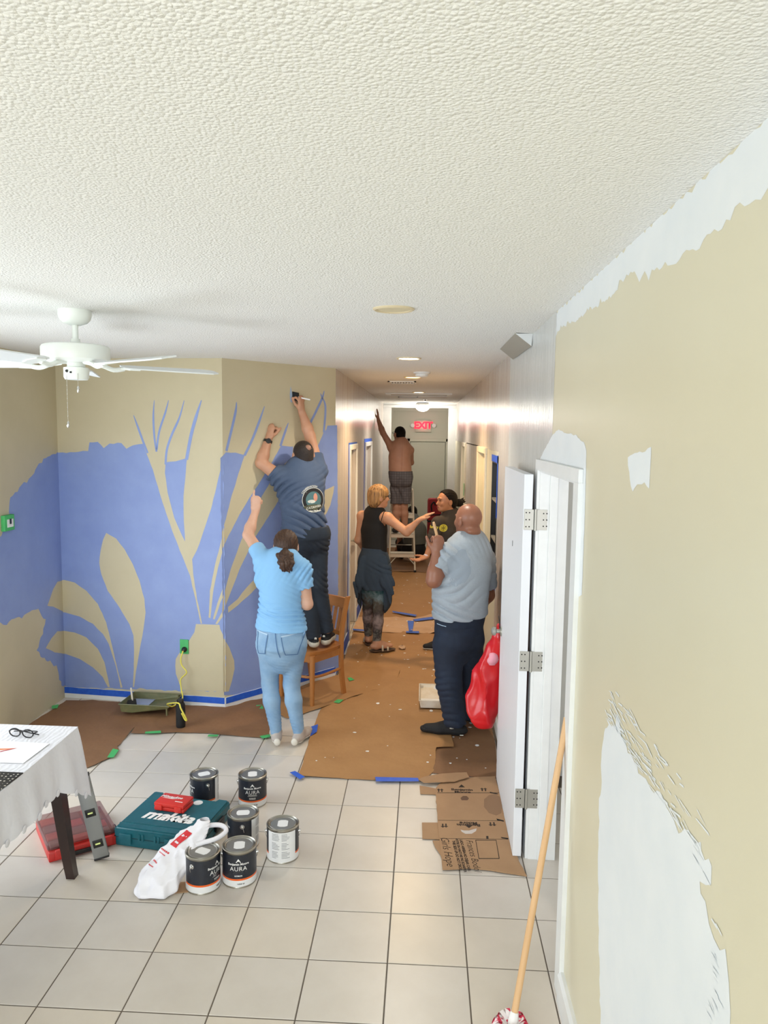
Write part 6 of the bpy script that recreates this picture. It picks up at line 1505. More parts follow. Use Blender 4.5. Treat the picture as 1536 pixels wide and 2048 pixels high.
# ---- woman in dark brown shirt, facing left ----------------------------------------------------------------------
M['skin_e'] = mat('golden_brown_skin', (184,128,94), 0.5, var=((170,114,82), 12, 0.0), sss=0.08)
M['tee_brown'] = mat('dark_brown_cotton', (48,42,38), 0.85, var=((62,54,48), 5, 0.0)); M['pants_black'] = mat('black_trousers', (22,22,26), 0.85)
p4 = person('dark-haired woman in a dark shirt with a yellow wheel emblem', (0.28, 7.55, 0))
SD = Vector((0.55,0.83,0))
st4 = [((0.302,7.6,0.506),0.09,0.09),((0.293,7.6,0.686),0.165,0.125),((0.279,7.58,0.868),0.15,0.115),((0.269,7.56,1.049),0.142,0.11),((0.26,7.55,1.217),0.15,0.115),((0.278,7.56,1.326),0.125,0.085)]
shL, elL, wrL = (0.147,7.42,1.31), (0.082,7.36,1.09), (0.035,7.32,0.987)     # arm held out, palm up
shR, elR, wrR = (0.401,7.72,1.28), (0.46,7.75,0.998), (0.407,7.6,0.765)
hc4 = Vector((0.228,7.52,1.534)); nk4 = Vector((0.288,7.56,1.352))
F = Field(0.0065); F.loft(st4, SD, 0.03, -0.010); F.cone(nk4, hc4-Z3*0.05+Vector((0.02,0,0)), 0.048, 0.046, 0.03)
Ph, Ah = head(F, hc4, (-0.88,-0.42,0.02), (-0.05,0,1), 0.97, jaw=0.92)
F.chain([shL, elL], [0.048,0.038], 0.03); F.chain([elL, wrL], [0.038,0.024], 0.02); F.chain([shR, elR, wrR], [0.048,0.038,0.024], 0.03)
hand(F, wrL, (-0.85,-0.1,-0.32), (-0.2,-0.2,1), [0.25,0.3,0.3,0.35], 1, 0.95, 0.08, (0.8,0.3)); hand(F, wrR, (0,-0.2,-1), (-1,0,0), 0.4, 1, 0.92)
for hp, kn, an in (((0.248,7.56,0.616),(0.24,7.56,0.307),(0.214,7.56,0.074)),((0.347,7.64,0.602),(0.354,7.64,0.29),(0.349,7.66,0.076))): F.chain([hp, kn, an], [0.07,0.048,0.035], 0.03)
F.obj('body', M['skin_e'], p4)
F = Field(0.0065); F.loft(st4[1:], SD, 0.04, 0.012); F.cone((0.217,7.48,1.315), shL, 0.06, 0.06, 0.05); F.cone((0.347,7.65,1.297), shR, 0.06, 0.06, 0.05)
F.cone(shL, Vector(shL).lerp(Vector(elL),0.85), 0.064, 0.062, 0.03, cut=True); F.cone(shR, Vector(shR).lerp(Vector(elR),0.6), 0.062, 0.06, 0.03, cut=True); F.ell(nk4+Vector((-0.03,-0.02,0.04)), (0.066,0.066,0.046), None, 0.01, 'sub')
F.ripple(folds(0.0097, [((0.6,0.2,1),60,(1,0,0),14,1.4,1.0,0.2)])); t4 = F.obj('shirt', M['tee_brown'], p4)
M['yellow_print'] = mat('yellow_print', (212,200,72), 0.7)
lc = Vector((0.2,7.38,1.267)); lx = Vector((0.8,-0.3,0)).normalized(); dd_ = (0.15,1,-0.05)
decal(t4, p4, 'wheel_emblem', disc(0.037,0.037,r0=0.78), M['yellow_print'], dd_, 0.003); decal(t4, p4, 'wheel_emblem', disc(0.026,0.026,r0=0.72), M['yellow_print'], dd_, 0.003)
for k in range(6):
    a = PI*k/3; v_ = []; 
    for q in (0.006, 0.028):
        for s_ in (-0.0035, 0.0035): v_.append(lc+lx*(q*math.cos(a)-s_*math.sin(a))+Z3*(q*math.sin(a)+s_*math.cos(a)))
    decal(t4, p4, 'wheel_spoke', (v_, [(0,1,3,2)]), M['yellow_print'], dd_, 0.0032)
me = text_mesh('Rotary', 0.034, 0.001); decal(t4, p4, 'print_lettering', ([lc+lx*(v.co.x-0.092)+Z3*(v.co.y+0.008) for v in me.vertices], [tuple(p.vertices) for p in me.polygons]), M['yellow_print'], dd_, 0.003)
F = Field(0.0065); F.loft(st4[:2], SD, 0.03, 0.008)
for hp, kn, an in (((0.248,7.56,0.616),(0.24,7.56,0.307),(0.215,7.56,0.048)),((0.347,7.64,0.602),(0.354,7.64,0.29),(0.35,7.66,0.049))): F.chain([hp, kn, an], [0.085,0.07,0.055], 0.02, cut=True)
F.obj('trousers', M['pants_black'], p4)
for an, tx in (((0.214,7.56,0.074),(-1,-0.25)),((0.349,7.66,0.076),(-0.9,-0.2))):
    F = Field(0.007); foot(F, (an[0], an[1], 0.098), tx, 1.0); F.plane((0,0,0.02), (0,0,-1)); sh = F.obj('shoe', M['shoe_black'], p4)
    F = Field(0.007); foot(F, (an[0], an[1], 0.096), tx, 1.03); F.plane((0,0,0.009), (0,0,-1)); F.plane((0,0,0.028), (0,0,1)); so = F.obj('sole', M['foxing'], sh)
F = Field(0.005); r_, f_, u_ = Ah
F.ell(Ph(0,-0.012,0.010), (0.083,0.104,0.094), Ah, 0.02); F.ell(Ph(0,-0.05,-0.04), (0.072,0.062,0.06), Ah, 0.03)
F.plane(Ph(0,0.012,0.004), f_*0.83-u_*0.56)
F.ripple(strands(Ph(0,-0.10,-0.03), r_, u_, 26, 0.0012)); F.obj('hair', M['hair_black'], p4)
F = Field(0.005); F.cone(Ph(0,-0.09,-0.03), Ph(0.01,-0.15,-0.035), 0.034, 0.040, 0.02)
for q in range(14): F.cone(Ph(0.01,-0.14,-0.03), Ph(-0.03+0.006*q,-0.20-0.02*((q*5) % 4)/3,-0.09+0.009*((q*7) % 13)), 0.02, 0.003, 0.008)
F.obj('ponytail', M['hair_black'], p4)
M['lip'] = mat('lips', (150,72,66), 0.5); M['brow'] = mat('dark_brow', (36,26,22), 0.7); M['eye_dark'] = mat('dark_eye', (26,18,16), 0.25)
def face_bits(parent, P, A, lip=True):
    r_, f_, u_ = A
    for q in (-1, 1):
        for nm, mb, m_ in (('eye', MB().ball((0,0,0), (0.011,0.0045,0.004), 10, 6), M['eye_dark']), ('eyebrow', MB().tube([(-0.017,0,0.001*q),(0,0.003,0.004),(0.017,0,-0.001*q)], 0.0026, 6), M['brow'])):
            b = mb.obj(nm, m_, parent, 'all'); mw = Matrix((r_, f_, u_)).transposed().to_4x4(); mw.translation = P(q*0.031, 0.089, -0.010) if nm == 'eye' else P(q*0.031, 0.096, 0.010)
            b.matrix_basis = mw
    for h_, w__ in ((-0.0725,0.019),(-0.081,0.016)):
        b = MB().ball((0,0,0), (w__,0.006,0.0042), 12, 6).obj('lip', M['lip'], parent, 'all'); mw = Matrix((r_, f_, u_)).transposed().to_4x4(); mw.translation = P(0,0.097,h_); b.matrix_basis = mw
face_bits(p4, Ph, Ah)
brc = MB().lathe([(0.027,-0.008),(0.029,0),(0.027,0.008)], 18, cap=False, axis=((0,0,0), unit(Vector(wrL)-Vector(elL)))).obj('bracelet', mat('pale_pink_band', (206,190,196), 0.5))
brc.location = Vector(wrL)-unit(Vector(wrL)-Vector(elL))*0.012; tag(brc, 'pale band on the outstretched wrist of the dark-haired woman', 'bracelet')

# ---- bald man holding a pole --------------------------------------------------------------------------------------
M['tee_grey'] = mat('heather_grey_cotton', (158,168,178), 0.85, var=((168,178,188), 90, 0.0), bump=(500,0.1,0.001)); M['denim_navy'] = mat('navy_denim', (22,30,46), 0.8, var=((32,46,68), 6, 0.0), bump=(400,0.25,0.001))
p5 = person('bald man in a grey shirt holding a pole upright', (0.22, 5.42, 0))
SD = Vector((0.80,0.60,0)); 
st5 = [((0.268,5.44,0.614),0.11,0.11),((0.272,5.44,0.756),0.178,0.145),((0.28,5.43,0.885),0.195,0.170),((0.279,5.42,1.045),0.200,0.180),((0.308,5.43,1.209),0.192,0.155),((0.332,5.45,1.323),0.175,0.12),((0.342,5.46,1.38),0.13,0.085)]
shL, elL, wrL = (0.171,5.36,1.319), (0.084,5.28,1.16), (0.099,5.3,1.342)
shR, elR, wrR = (0.454,5.58,1.26), (0.494,5.66,0.98), (0.429,5.75,0.823)
hc5 = Vector((0.325,5.44,1.589)); nk5 = Vector((0.348,5.46,1.409))
F = Field(0.0065); F.loft(st5, SD, 0.03, -0.012); F.cone(nk5, hc5-Z3*0.05+Vector((0.012,0,0)), 0.072, 0.066, 0.03)
Ph, Ah = head(F, hc5, (-0.62,0.78,0.0), (0.03,-0.03,1), 1.08, jaw=1.15); F.ell(Ph(0,-0.055,-0.085), (0.055,0.03,0.022), Ah, 0.03)
F.chain([shL, elL], [0.062,0.054], 0.03); F.chain([elL, Vector(elL).lerp(Vector(wrL),0.3), wrL], [0.054,0.052,0.033], 0.02); F.chain([shR, elR, wrR], [0.062,0.05,0.032], 0.03)
hand(F, wrL, (0.12,0.0,1), (-0.25,0.9,0.1), [1.15,1.2,1.25,1.3], 1, 1.1, 0.02, (0.75,0.15)); hand(F, wrR, (-0.3,0.5,-0.6), (-1,0,0), 0.5, 1, 1.05)
hipL, hipR = (0.2,5.4,0.661), (0.345,5.52,0.631); knL, knR = (0.208,5.36,0.395), (0.366,5.58,0.337); anL, anR = (0.262,5.36,0.082), (0.402,5.62,0.051)
for hp, kn, an in ((hipL,knL,anL),(hipR,knR,anR)): F.chain([hp, kn, an], [0.085,0.06,0.042], 0.03)
F.obj('body', M['skin_c'], p5)
F = Field(0.0065); F.loft(st5[:3], SD, 0.03, 0.004); F.ell((0.252,5.36,0.703), (0.12,0.09,0.10), None, 0.04); F.ell((0.365,5.45,0.688), (0.10,0.09,0.10), None, 0.04)
for hp, kn, an in ((hipL,knL,anL),(hipR,knR,anR)): F.chain([hp, kn, an], [0.118,0.092,0.078], 0.025, cut=True)
F.plane((0.279,5.43,0.907), (0,0,1)); F.ripple(folds(0.0077, [((0.3,0.2,1),60,(1,0,0),20,1.5,0.42,0.14), ((0.4,0.3,1),55,(1,0.3,0),16,1.6,0.12,0.1)])); j5 = F.obj('jeans', M['denim_navy'], p5)
patch_on('pocket', j5, (0.0,1,0), [(0.25,5.3,0.654),(0.367,5.3,0.657),(0.381,5.3,0.817),(0.233,5.3,0.814)], M['denim_navy'], p5, 0.004); patch_on('pocket_stitch', j5, (0,1,0), [(0.112,5.3,0.832),(0.176,5.3,0.827),(0.176,5.3,0.832),(0.112,5.3,0.838)], M['denim_seam'], p5, 0.003, 8, 2)
F = Field(0.006); F.loft([((0.277,5.43,0.84),0.196,0.172)]+st5[2:], SD, 0.05, 0.012)
F.cone((0.24,5.4,1.329), shL, 0.085, 0.085, 0.06); F.cone((0.414,5.54,1.295), shR, 0.085, 0.08, 0.06)
eL = Vector(shL).lerp(Vector(elL), 0.62); F.cone(shL, eL, 0.085, 0.084, 0.03, cut=True); F.cone(shR, Vector(shR).lerp(Vector(elR),0.75), 0.082, 0.08, 0.03, cut=True)
F.ell(nk5+Vector((-0.01,0.01,0.055)), (0.082,0.085,0.05), None, 0.01, 'sub'); F.plane((0.28,5.43,0.874), (0.06,0,-1))
F.ripple(folds(0.0129, [((0.4,0.2,1),60,(1,0,0),10,1.4,0.93,0.09), ((-0.5,0.1,1),46,(1,0.3,0.4),12,1.5,1.12,0.12), ((0.8,0.1,0.6),70,(1,0,0),14,1.4,1.38,0.07)])); t5 = F.obj('shirt', M['tee_grey'], p5)
lc = Vector((0.254,5.2,1.256)); lx = Vector((1,0,0))
def wobble(vf):
    return [lc+(p-lc)*(1+0.30*noise.noise((p-lc)*14+Vector((3,0,0)))+0.12*noise.noise((p-lc)*45)) for p in vf[0]], vf[1]
M['sweat'] = mat('damp_grey_cotton', (149,160,172), 0.8, bump=(500,0.1,0.001))
decal(t5, p5, 'damp_patch', wobble(disc(0.085,0.12,0,0,40,8)), M['sweat'], (0.05,1,0), 0.0012)
nkc = MB()
for k in range(30):
    a = 2*PI*k/30; nkc.ball(nk5+Vector((0.078*math.cos(a)-0.004, 0.078*math.sin(a), 0.014-0.018*math.sin(a)*0.8)), 0.0036, 6, 4)
nc = tag(nkc.obj('bead_strand', mat('gold_beads', (212,178,120), 0.35, 0.6), None, 'all'), 'thin beaded necklace on the bald man', 'necklace', kind=None); nc.name = 'bead_necklace'; nc['kind'] = 'stuff'
for an, tx in ((anL,(-1,0.12)),(anR,(-0.8,0.6))):
    F = Field(0.006); foot(F, (an[0], an[1], 0.108), tx, 1.10, 0.27); F.plane((0,0,0.04), (0,0,-1)); sh = F.obj('shoe', M['shoe_black'], p5)
    F = Field(0.006); foot(F, (an[0], an[1], 0.106), tx, 1.15, 0.275); F.plane((0,0,0.009), (0,0,-1)); F.plane((0,0,0.050), (0,0,1)); so = F.obj('sole', M['black_matte'], sh)
    if tx[1] < 0.5:
        MB().box((an[0]+0.03, an[1]-0.062, 0.024), (an[0]+0.055, an[1]-0.058, 0.029)).obj('side_mark', M['logo_white'], sh)
        MB().ball((an[0]-0.03, an[1]-0.052, 0.072), (0.016,0.004,0.007)).obj('side_logo', M['nickel'], sh, 'all')
pl_a, pl_b = Vector((0.073,5.315,1.566)), Vector((0.142,5.33,1.313))
po = MB().tube([pl_a, pl_a.lerp(pl_b,0.08), pl_b+(pl_b-pl_a)*1.0], [0.0085,0.0105,0.0105], 12).obj('roller_pole', M['pine'], None, 40); tag(po, 'pale wooden roller pole gripped by the bald man', 'pole')

# ---- shirtless man on the ladder --------------------------------------------------------------------------------------
def plaid_mat():
    m = mat('grey_plaid', (92,88,90), 0.85); nt = m.node_tree; b = nt.nodes['Principled BSDF']; t = nd(nt, 'ShaderNodeTexCoord')
    br_ = nd(nt, 'ShaderNodeTexBrick', offset=0.0, Scale=26.0); br_.inputs['Mortar Size'].default_value = 0.05; br_.inputs['Brick Width'].default_value = 1; br_.inputs['Row Height'].default_value = 1
    br_.inputs['Color1'].default_value = lin((104,98,102)); br_.inputs['Color2'].default_value = lin((92,88,92)); br_.inputs['Mortar'].default_value = lin((58,54,58))
    mp_ = nd(nt, 'ShaderNodeMapping'); mp_.inputs['Rotation'].default_value = (PI/2,0,0); nt.links.new(t.outputs['Object'], mp_.inputs['Vector']); nt.links.new(mp_.outputs['Vector'], br_.inputs['Vector']); nt.links.new(br_.outputs['Color'], b.inputs['Base Color']); return m
p6 = person('shirtless man in grey plaid shorts standing on the step ladder', (-0.36, 12.0, 0.59))
SD = Vector((1,0.15,0)); Y6 = 12.0
st6 = [((-0.358,12,1.322),0.10,0.10),((-0.36,12,1.481),0.180,0.14),((-0.378,12,1.638),0.178,0.14),((-0.388,12,1.795),0.172,0.13),((-0.374,12,1.929),0.17,0.12),((-0.36,12,2.008),0.12,0.08)]
shL, elL, wrL = (-0.516,12,1.951), (-0.653,12,2.176), (-0.728,12.02,2.371); shR, elR, wrR = (-0.226,12.05,1.914), (-0.21,12.25,1.71), (-0.296,12.4,1.824)
hc6 = Vector((-0.396,12.06,2.179)); nk6 = Vector((-0.368,12.02,2.015))
F = Field(0.0085); F.loft(st6, SD, 0.04); F.cone(nk6, hc6-Z3*0.05, 0.062, 0.058, 0.03); Ph, Ah = head(F, hc6, (-0.6,0.8,0.1), (0,0,1), 1.04)
F.chain([shL, elL], [0.06,0.045], 0.03); F.chain([elL, Vector(elL).lerp(Vector(wrL),0.3), wrL], [0.045,0.046,0.03], 0.02); F.chain([shR, elR, wrR], [0.058,0.044,0.03], 0.03)
F.cone((-0.446,12,1.967), shL, 0.065, 0.062, 0.04); F.cone((-0.288,12,1.954), shR, 0.065, 0.06, 0.04)
hand(F, wrL, (-0.10,0.1,1), (-1,0.2,-0.1), 0.05, 1, 1.05); hand(F, wrR, (-0.3,0.6,0.6), (-1,0,0), 0.5, 1, 1.0)
hipL, hipR = (-0.438,12,1.377), (-0.279,12,1.379); knL, knR = (-0.424,11.98,1.005), (-0.305,11.98,1.007); anL, anR = (-0.426,11.96,0.673), (-0.283,11.96,0.675)
for hp, kn, an in ((hipL,knL,anL),(hipR,knR,anR)): F.chain([hp, kn, Vector(kn).lerp(Vector(an),0.3), an], [0.085,0.058,0.062,0.042], 0.025)
F.ripple(lambda X, Y, Z: (0.006*np.exp(-((X-(-0.335))/0.012)**2)*np.exp(-((Z-1.72)/0.25)**2)*(Y < 12.0)).astype(np.float32)); F.obj('body', M['skin_d'], p6)
F = Field(0.008); F.loft(st6[:2]+[((-0.369,12,1.559),0.182,0.145)], SD, 0.03, 0.010); F.ell((-0.428,11.93,1.429), (0.10,0.08,0.10), None, 0.04); F.ell((-0.279,11.93,1.431), (0.10,0.08,0.10), None, 0.04)
for hp, kn, q in ((hipL,knL,-1),(hipR,knR,1)): F.cone(hp, Vector(kn)+Z3*0.06+Vector((q*0.015,0,0)), 0.092, 0.088, 0.010, cut=True)
F.plane((-0.369,12,1.583), (0,0,1)); F.ripple(folds(0.0129, [((1,0.2,0.4),40,(0,0,1),14,1.2,1.2,0.15)])); F.obj('shorts', plaid_mat(), p6)
F = Field(0.007); F.ell(Ph(0,-0.012,0.012), (0.084,0.103,0.095), Ah, 0.02); F.ell(Ph(0,-0.05,-0.045), (0.07,0.055,0.05), Ah, 0.03); F.plane(Ph(0,0.012,-0.01), Ah[1]*0.88-Ah[2]*0.48); F.obj('hair', M['hair_black'], p6); glasses(p6, Ph, Ah, M['black'])
for an, tx in ((anL,(0.25,-1)),(anR,(0.1,-1))):
    F = Field(0.008); foot(F, (an[0], an[1]+0.10, 0.612+0.09), (-tx[0]*0.5, 0.0001-1), 1.05); F.plane((0,0,0.612), (0,0,-1)); F.obj('shoe', M['shoe_black'], p6)

# ---- person crouching behind the ladder ----------------------------------------------------------------------------------
p7 = person('person in a grey shirt crouching behind the step ladder', (-0.2, 12.75, 0))
M['tee_charcoal'] = mat('charcoal_cotton', (96,98,94), 0.85)
a_, b_2, c_ = (-0.138,12.75,0.314), (-0.133,12.75,0.536), (-0.223,12.9,0.704); hc7 = Vector((-0.192,12.98,0.834))
F = Field(0.009); F.loft([(a_,0.16,0.14),(b_2,0.17,0.14),(c_,0.14,0.11)], (1,0.1,0), 0.05); F.cone(c_, hc7, 0.06, 0.055, 0.04); Ph, Ah = head(F, hc7, (-0.3,0.9,-0.3), (0,0.3,1), 1.0)
F.chain([(-0.323,12.85,0.665), (-0.39,12.95,0.393), (-0.436,13.1,0.169)], [0.055,0.045,0.03], 0.03); F.chain([(-0.068,12.9,0.638), (-0.064,13.05,0.359), (-0.22,13.2,0.158)], [0.055,0.045,0.03], 0.03)
hand(F, (-0.436,13.1,0.169), (-0.2,0.6,-0.7), (0,0,-1), 0.5, 1); hand(F, (-0.22,13.2,0.158), (-0.2,0.6,-0.7), (0,0,-1), 0.5, -1); F.obj('body', M['skin_d'], p7)
F = Field(0.009); F.loft([((-0.137,12.74,0.264),0.175,0.15),(b_2,0.185,0.155),(c_,0.155,0.12)], (1,0.1,0), 0.05, 0.012); F.cone((-0.306,12.86,0.647), (-0.365,12.92,0.475), 0.075, 0.07, 0.04, cut=True); F.cone((-0.085,12.9,0.621), (-0.066,13,0.453), 0.075, 0.07, 0.04, cut=True); F.plane((-0.138,12.74,0.324), (0,0,-1)); F.obj('shirt', M['tee_charcoal'], p7)
F = Field(0.009); F.ell((-0.153,12.74,0.23), (0.21,0.18,0.16), None, 0.05); F.chain([(-0.256,12.8,0.219), (-0.394,13.1,0.284), (-0.361,13,0.063)], [0.10,0.075,0.05], 0.03); F.chain([(-0.06,12.8,0.223), (-0.029,13.1,0.291), (-0.059,13.05,0.062)], [0.10,0.075,0.05], 0.03); F.plane((0,0,0.03), (0,0,-1)); F.obj('trousers', M['pants_black'], p7)
F = Field(0.008); F.ell(Ph(0,-0.012,0.012), (0.086,0.104,0.096), Ah, 0.02); F.ell(Ph(0,-0.05,-0.05), (0.075,0.06,0.06), Ah, 0.03); F.ell(Ph(0,0.112,-0.055), (0.115,0.08,0.09), Ah, 0.012, 'sub'); F.obj('hair', M['hair_black'], p7)
for an, tx in (((-0.361,13,0.063),(-0.1,1)),((-0.059,13.05,0.062),(0.1,1))):
    F = Field(0.009); foot(F, (an[0], an[1], 0.112), tx, 1.05); F.plane((0,0,0.025), (0,0,-1)); F.obj('shoe', M['shoe_black'], p7)

# every part of a figure is modelled in room coordinates: hang it on its figure without moving it
for pr_ in (p1, p2, p3, p4, p5, p6, p7):
    for c_h in pr_.children: c_h.matrix_parent_inverse = Matrix.Translation(-Vector(pr_.location))
# ================================================================ step ladder
M['ladder'] = mat('cream_ladder_enamel', (222,212,196), 0.4, 0.2)
ld = empty('step_ladder', (-0.33, 12.0, 0.012), D(3), 'cream metal step ladder with treads in the corridor', 'ladder')
for s in (-1, 1):
    MB().tube([(s*0.205,-0.24,0),(s*0.165,0.16,1.28)], 0.014, 8).obj('front_rail', M['ladder'], ld, 40)
    MB().tube([(s*0.20,0.52,0),(s*0.15,0.20,1.22)], 0.012, 8).obj('rear_rail', M['nickel'], ld, 40)
    MB().tube([(s*0.19,-0.16,0.26),(s*0.05,0.0,0.0+0.27)], 0.006, 6).tube([(s*0.19,-0.2,0.12),(s*0.07,-0.15,0.25)], 0.008, 6).obj('brace', M['nickel'], ld, 40)
    MB().box((s*0.205-0.02,-0.265,-0.004),(s*0.205+0.02,-0.215,0.03),0.004).obj('rubber_foot', M['black_matte'], ld)
for z in (0.275, 0.575, 0.875):
    y = -0.24+0.4*z/1.28; w = 0.195-0.035*z/1.28
    MB().box((-w,y-0.04,z-0.05),(w,y-0.034,z+0.012)).box((-w,y-0.04,z),(w,y+0.16,z+0.012)).obj('tread', M['ladder'], ld)
for z in (0.33, 0.8):
    MB().tube([(-0.19,0.52-0.32*z/1.22,z),(0.19,0.52-0.32*z/1.22,z)], 0.009, 6).obj('rear_crossbar', M['nickel'], ld)
MB().box((-0.17,0.12,1.25),(0.17,0.26,1.28),0.006).obj('top_cap', M['ladder'], ld)

# ================================================================ crumpled bags
def crumple(path, secs, n=36, rings=30, amp=0.010, seed=0, fq=9.0):
    P = spline(path, 8); S = spline([Vector((a, b, 0)) for a, b in secs], 8); m = len(P); mb = MB()
    def fn(u, v):
        t = v*(m-1); i = min(int(t), m-2); q = t-i; p = P[i].lerp(P[i+1], q); s = S[min(int(v*(len(S)-1)), len(S)-1)]
        a = 2*PI*u; r = Vector((s.x*math.cos(a), s.y*math.sin(a), 0)); pt = p+r
        pz = Vector((pt.x, pt.y, pt.z*0.45))*fq; k = 0.6-2.2*abs(noise.noise(pz+Vector((seed,0,0)))); k2 = 0.5-2.0*abs(noise.noise(pz*1.9+Vector((0,seed,0))))
        e = r.normalized() if r.length > 1e-6 else Vector((1,0,0)); sc = min(1.0, s.length/0.06)
        return pt+e*(amp*k+amp*0.5*k2)*sc+Vector((0,0,amp*0.4*k2*sc))
    mb.grid(fn, n, rings, cu=True); return mb
M['bag_white'] = mat('thin_white_plastic', (240,238,244), 0.4, spec=0.4); M['bag_red'] = mat('red_plastic_film', (208,24,34), 0.28, spec=0.6); M['tissue'] = mat('pink_tissue', (234,160,176), 0.8)
wb = empty('plastic_bag', (-1.19, 3.40, 0), 0, 'crumpled white plastic bag with red print leaning on paint cans', 'plastic bag')
o_ = Vector((-1.19, 3.40, 0))
bag = crumple([Vector(p)-o_ for p in ((-1.24,3.335,0.003),(-1.236,3.34,0.02),(-1.215,3.375,0.07),(-1.18,3.425,0.12),(-1.14,3.475,0.165),(-1.10,3.53,0.21),(-1.065,3.575,0.25))],
    ((0.08,0.05),(0.100,0.064),(0.104,0.066),(0.098,0.060),(0.084,0.050),(0.055,0.036),(0.018,0.016)), 72, 70, 0.017, 5, 11.0).obj('bag_body', M['bag_white'], wb, 35)
MB().tube([Vector(p)-o_ for p in spline([(-1.13,3.50,0.195),(-1.08,3.56,0.215),(-1.0,3.60,0.21),(-0.955,3.57,0.20),(-0.985,3.51,0.19),(-1.06,3.475,0.18),(-1.12,3.46,0.17)], 6)], [0.012]*37, 8).obj('handle_loop', M['bag_white'], wb, 70)
bvh = BVHTree.FromPolygons([v.co for v in bag.data.vertices], [tuple(p.vertices) for p in bag.data.polygons])
def bag_print(me_or_pts, origin, xd, yd, material, name='print'):
    d = Vector((0.25,0.80,-0.52)).normalized(); xd = Vector(xd).normalized(); yd = Vector(yd).normalized(); vs = []
    V, Fc = me_or_pts
    for p in V:
        q = Vector(origin)-o_+xd*p[0]+yd*p[1]; h = bvh.ray_cast(q-d*0.6, d); vs.append((h[0] if h[0] is not None else q)-d*0.0025)
    MB().add(vs, Fc).obj(name, material, wb)
def sq(w, h, n=6):
    V = [(w*(i/n-0.5), h*(j/n-0.5)) for j in range(n+1) for i in range(n+1)]; return V, [(j*(n+1)+i, j*(n+1)+i+1, (j+1)*(n+1)+i+1, (j+1)*(n+1)+i) for j in range(n) for i in range(n)]
ax_, ay_ = (0.45,0.3,0.62), (-0.75,-0.1,0.4)
bag_print(sq(0.085, 0.052, 10), (-1.167,3.44,0.223), ax_, ay_, M['print_red'], 'red_logo')
for dx in (-0.020, 0.016):
    q_ = Vector((-1.167,3.44,0.223))+Vector(ax_).normalized()*dx; bag_print(sq(0.010, 0.034, 5), q_-Vector((0.0006,0.002,-0.0013)), ax_, ay_, M['bag_white'], 'logo_gap')
for pt_, w_, h_ in (((-1.234,3.39,0.187),0.075,0.007),((-1.245,3.38,0.178),0.06,0.004),((-1.267,3.365,0.145),0.05,0.006),((-1.28,3.355,0.13),0.045,0.004)):
    for k in range(5): bag_print(sq(w_/6.5, h_, 2), Vector(pt_)+Vector(ay_).normalized()*(k-2)*w_/5.2, ay_, ax_, M['print_red'], 'red_print')
lf = MB().prism([(-1.15,3.34),(-1.085,3.355),(-1.09,3.44),(-1.15,3.43)], 0.0015, 0.004).obj('cardboard_scrap', M['card']); tag(lf, 'small cardboard scrap under the white plastic bag', 'cardboard')
rb = empty('red_trash_bag', (0.44, 4.90, 0.2), 0, 'shiny red plastic bag hanging from the open door knob', 'plastic bag')
o2 = Vector((0.44, 4.90, 0.2))
crumple([Vector(p)-o2 for p in ((0.418,4.82,0.283), (0.414,4.82,0.297), (0.413,4.83,0.377), (0.428,4.85,0.488), (0.453,4.84,0.627), (0.468,4.8,0.746), (0.481,4.76,0.857), (0.487,4.72,0.952), (0.487,4.7,0.996))],
    ((0.02,0.02),(0.065,0.045),(0.105,0.075),(0.112,0.085),(0.10,0.08),(0.07,0.065),(0.040,0.04),(0.014,0.014),(0.016,0.016)), 64, 70, 0.030, 7, 6.0).obj('bag_body', M['bag_red'], rb, 40)
MB().ball(Vector((0.487,4.7,0.989))-o2, (0.016,0.014,0.018)).tube([Vector((0.487,4.7,0.989))-o2, Vector((0.478,4.64,0.975))-o2], 0.006, 6).obj('knot', M['bag_red'], rb, 60)
tq = crumple([Vector(p)-o2 for p in ((0.457,4.74,0.725), (0.459,4.735,0.753), (0.465,4.735,0.792), (0.467,4.735,0.811))], ((0.02,0.014),(0.036,0.03),(0.03,0.024),(0.01,0.01)), 16, 10, 0.010, 3, 20).obj('tissue', M['tissue'], rb, 80)

# ================================================================ red case at the corridor end
rc2 = empty('red_case', (0.20, 13.55, 0.01), D(8), 'upright red case with a dark strap beyond the dark-haired woman', 'case')
M['red_cloth'] = mat('deep_red_fabric', (150,24,34), 0.7)
MB().box((-0.12,-0.09,0.0),(0.12,0.09,1.02),0.04).obj('case_body', M['red_cloth'], rc2, 40)
MB().box((-0.122,-0.094,0.60),(0.122,0.094,0.63),0.004).box((-0.122,-0.094,0.72),(0.122,0.094,0.74),0.004).obj('strap', M['black_matte'], rc2)
MB().tube(spline([(-0.06,-0.09,0.80),(-0.075,-0.115,0.90),(-0.03,-0.115,0.96),(0.0,-0.09,0.9)], 5), 0.012, 8).obj('grab_handle', M['black_matte'], rc2, 60)

# lever and stop on the far left wall
lv = empty('door_lever', (XL+0.001, 13.6, 1.05), 0, 'dark door lever on the corridor wall near the end frame', 'door lever')
MB().box((0,-0.03,-0.09),(0.012,0.03,0.09),0.004).obj('plate', M['black'], lv); MB().tube([(0.01,0,0.03),(0.055,0,0.03),(0.055,-0.10,0.03)], 0.011, 8).obj('handle', M['black'], lv, 50)

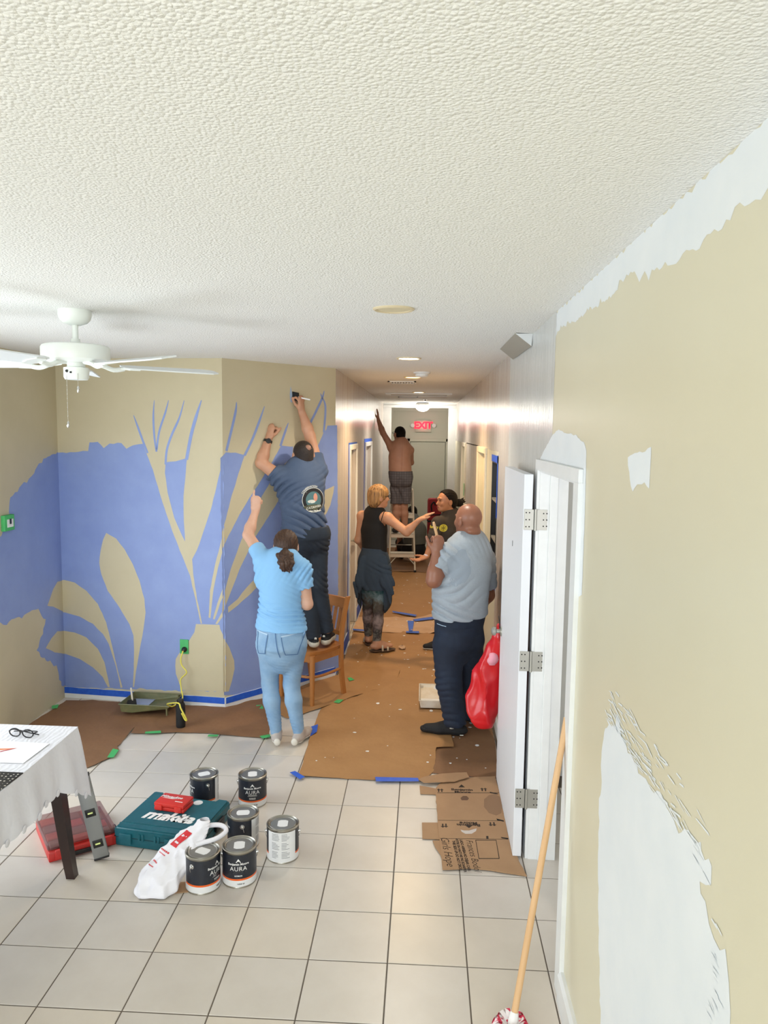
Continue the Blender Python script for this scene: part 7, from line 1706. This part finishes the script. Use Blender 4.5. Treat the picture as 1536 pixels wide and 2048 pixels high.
# dry-brush marks round the big primer patch of the right wall
rr = random.Random(8); mb = MB()
for k in range(190):
    if k < 125: y_ = rr.uniform(1.42, 2.25); z_ = 1.33+rr.random()**2*0.11-0.10*max(0, 1.62-y_); L_ = rr.uniform(0.02, 0.09)
    else: y_ = 1.36-rr.random()**2*0.05+0.03; z_ = rr.uniform(0.6, 1.27); L_ = rr.uniform(0.01, 0.035)
    t_ = rr.uniform(0.0015, 0.005); s_ = rr.uniform(-0.2, 0.2)*L_
    x_ = XR-0.0010-0.00005*(k % 40)
    mb.add([(x_, y_, z_), (x_, y_+L_*0.1, z_+t_), (x_, y_+L_*0.9, z_+s_+t_), (x_, y_+L_, z_+s_)], [(0,1,2,3)])
tag(mb.obj('dry_brush_marks', M['primer'], wall_right), kind='stuff')

# ================================================================ paint specks on the brown paper
for pap, n_sp, (xa, xb, ya, yb), zz in (('masking_paper.005', 60, (-0.6,0.45,8.9,11.6), 0.022), ('masking_paper.002', 45, (-0.7,0.2,4.7,8.0), 0.024), ('masking_paper.003', 16, (0.2,0.5,4.8,6.5), 0.012), ('masking_paper.004', 20, (-0.5,0.5,8.2,8.7), 0.05)):
    rr = random.Random(n_sp); mb = MB(); po_ = bpy.data.objects[pap]
    bv = BVHTree.FromPolygons([v.co for v in po_.data.vertices], [tuple(p.vertices) for p in po_.data.polygons])
    for k in range(n_sp):
        x, y = rr.uniform(xa, xb), rr.uniform(ya, yb); h = bv.ray_cast(Vector((x, y, 1)), Vector((0,0,-1)))
        if h[0] is None: continue
        r = rr.choice((0.004,0.006,0.006,0.009,0.014)); q = rr.uniform(0.5,1.6)
        mb.add([(x+r*math.cos(2*PI*j/8)*(0.8+0.4*rr.random()), y+r*q*math.sin(2*PI*j/8)*(0.8+0.4*rr.random()), h[0].z+0.002) for j in range(8)], [tuple(range(8))])
    tag(mb.obj('paint_specks', M['print_white'], po_), kind='stuff')

sc_ = crumple([(-0.184,7.491,0.02), (-0.185,7.511,0.03), (-0.185,7.513,0.05)], ((0.02,0.015),(0.04,0.03),(0.01,0.01)), 14, 8, 0.02, 4, 25).obj('paper_scrap', M['paper_pink'], None, 30)
tag(sc_, 'small crumpled paper scrap on the corridor masking paper', 'paper scrap')
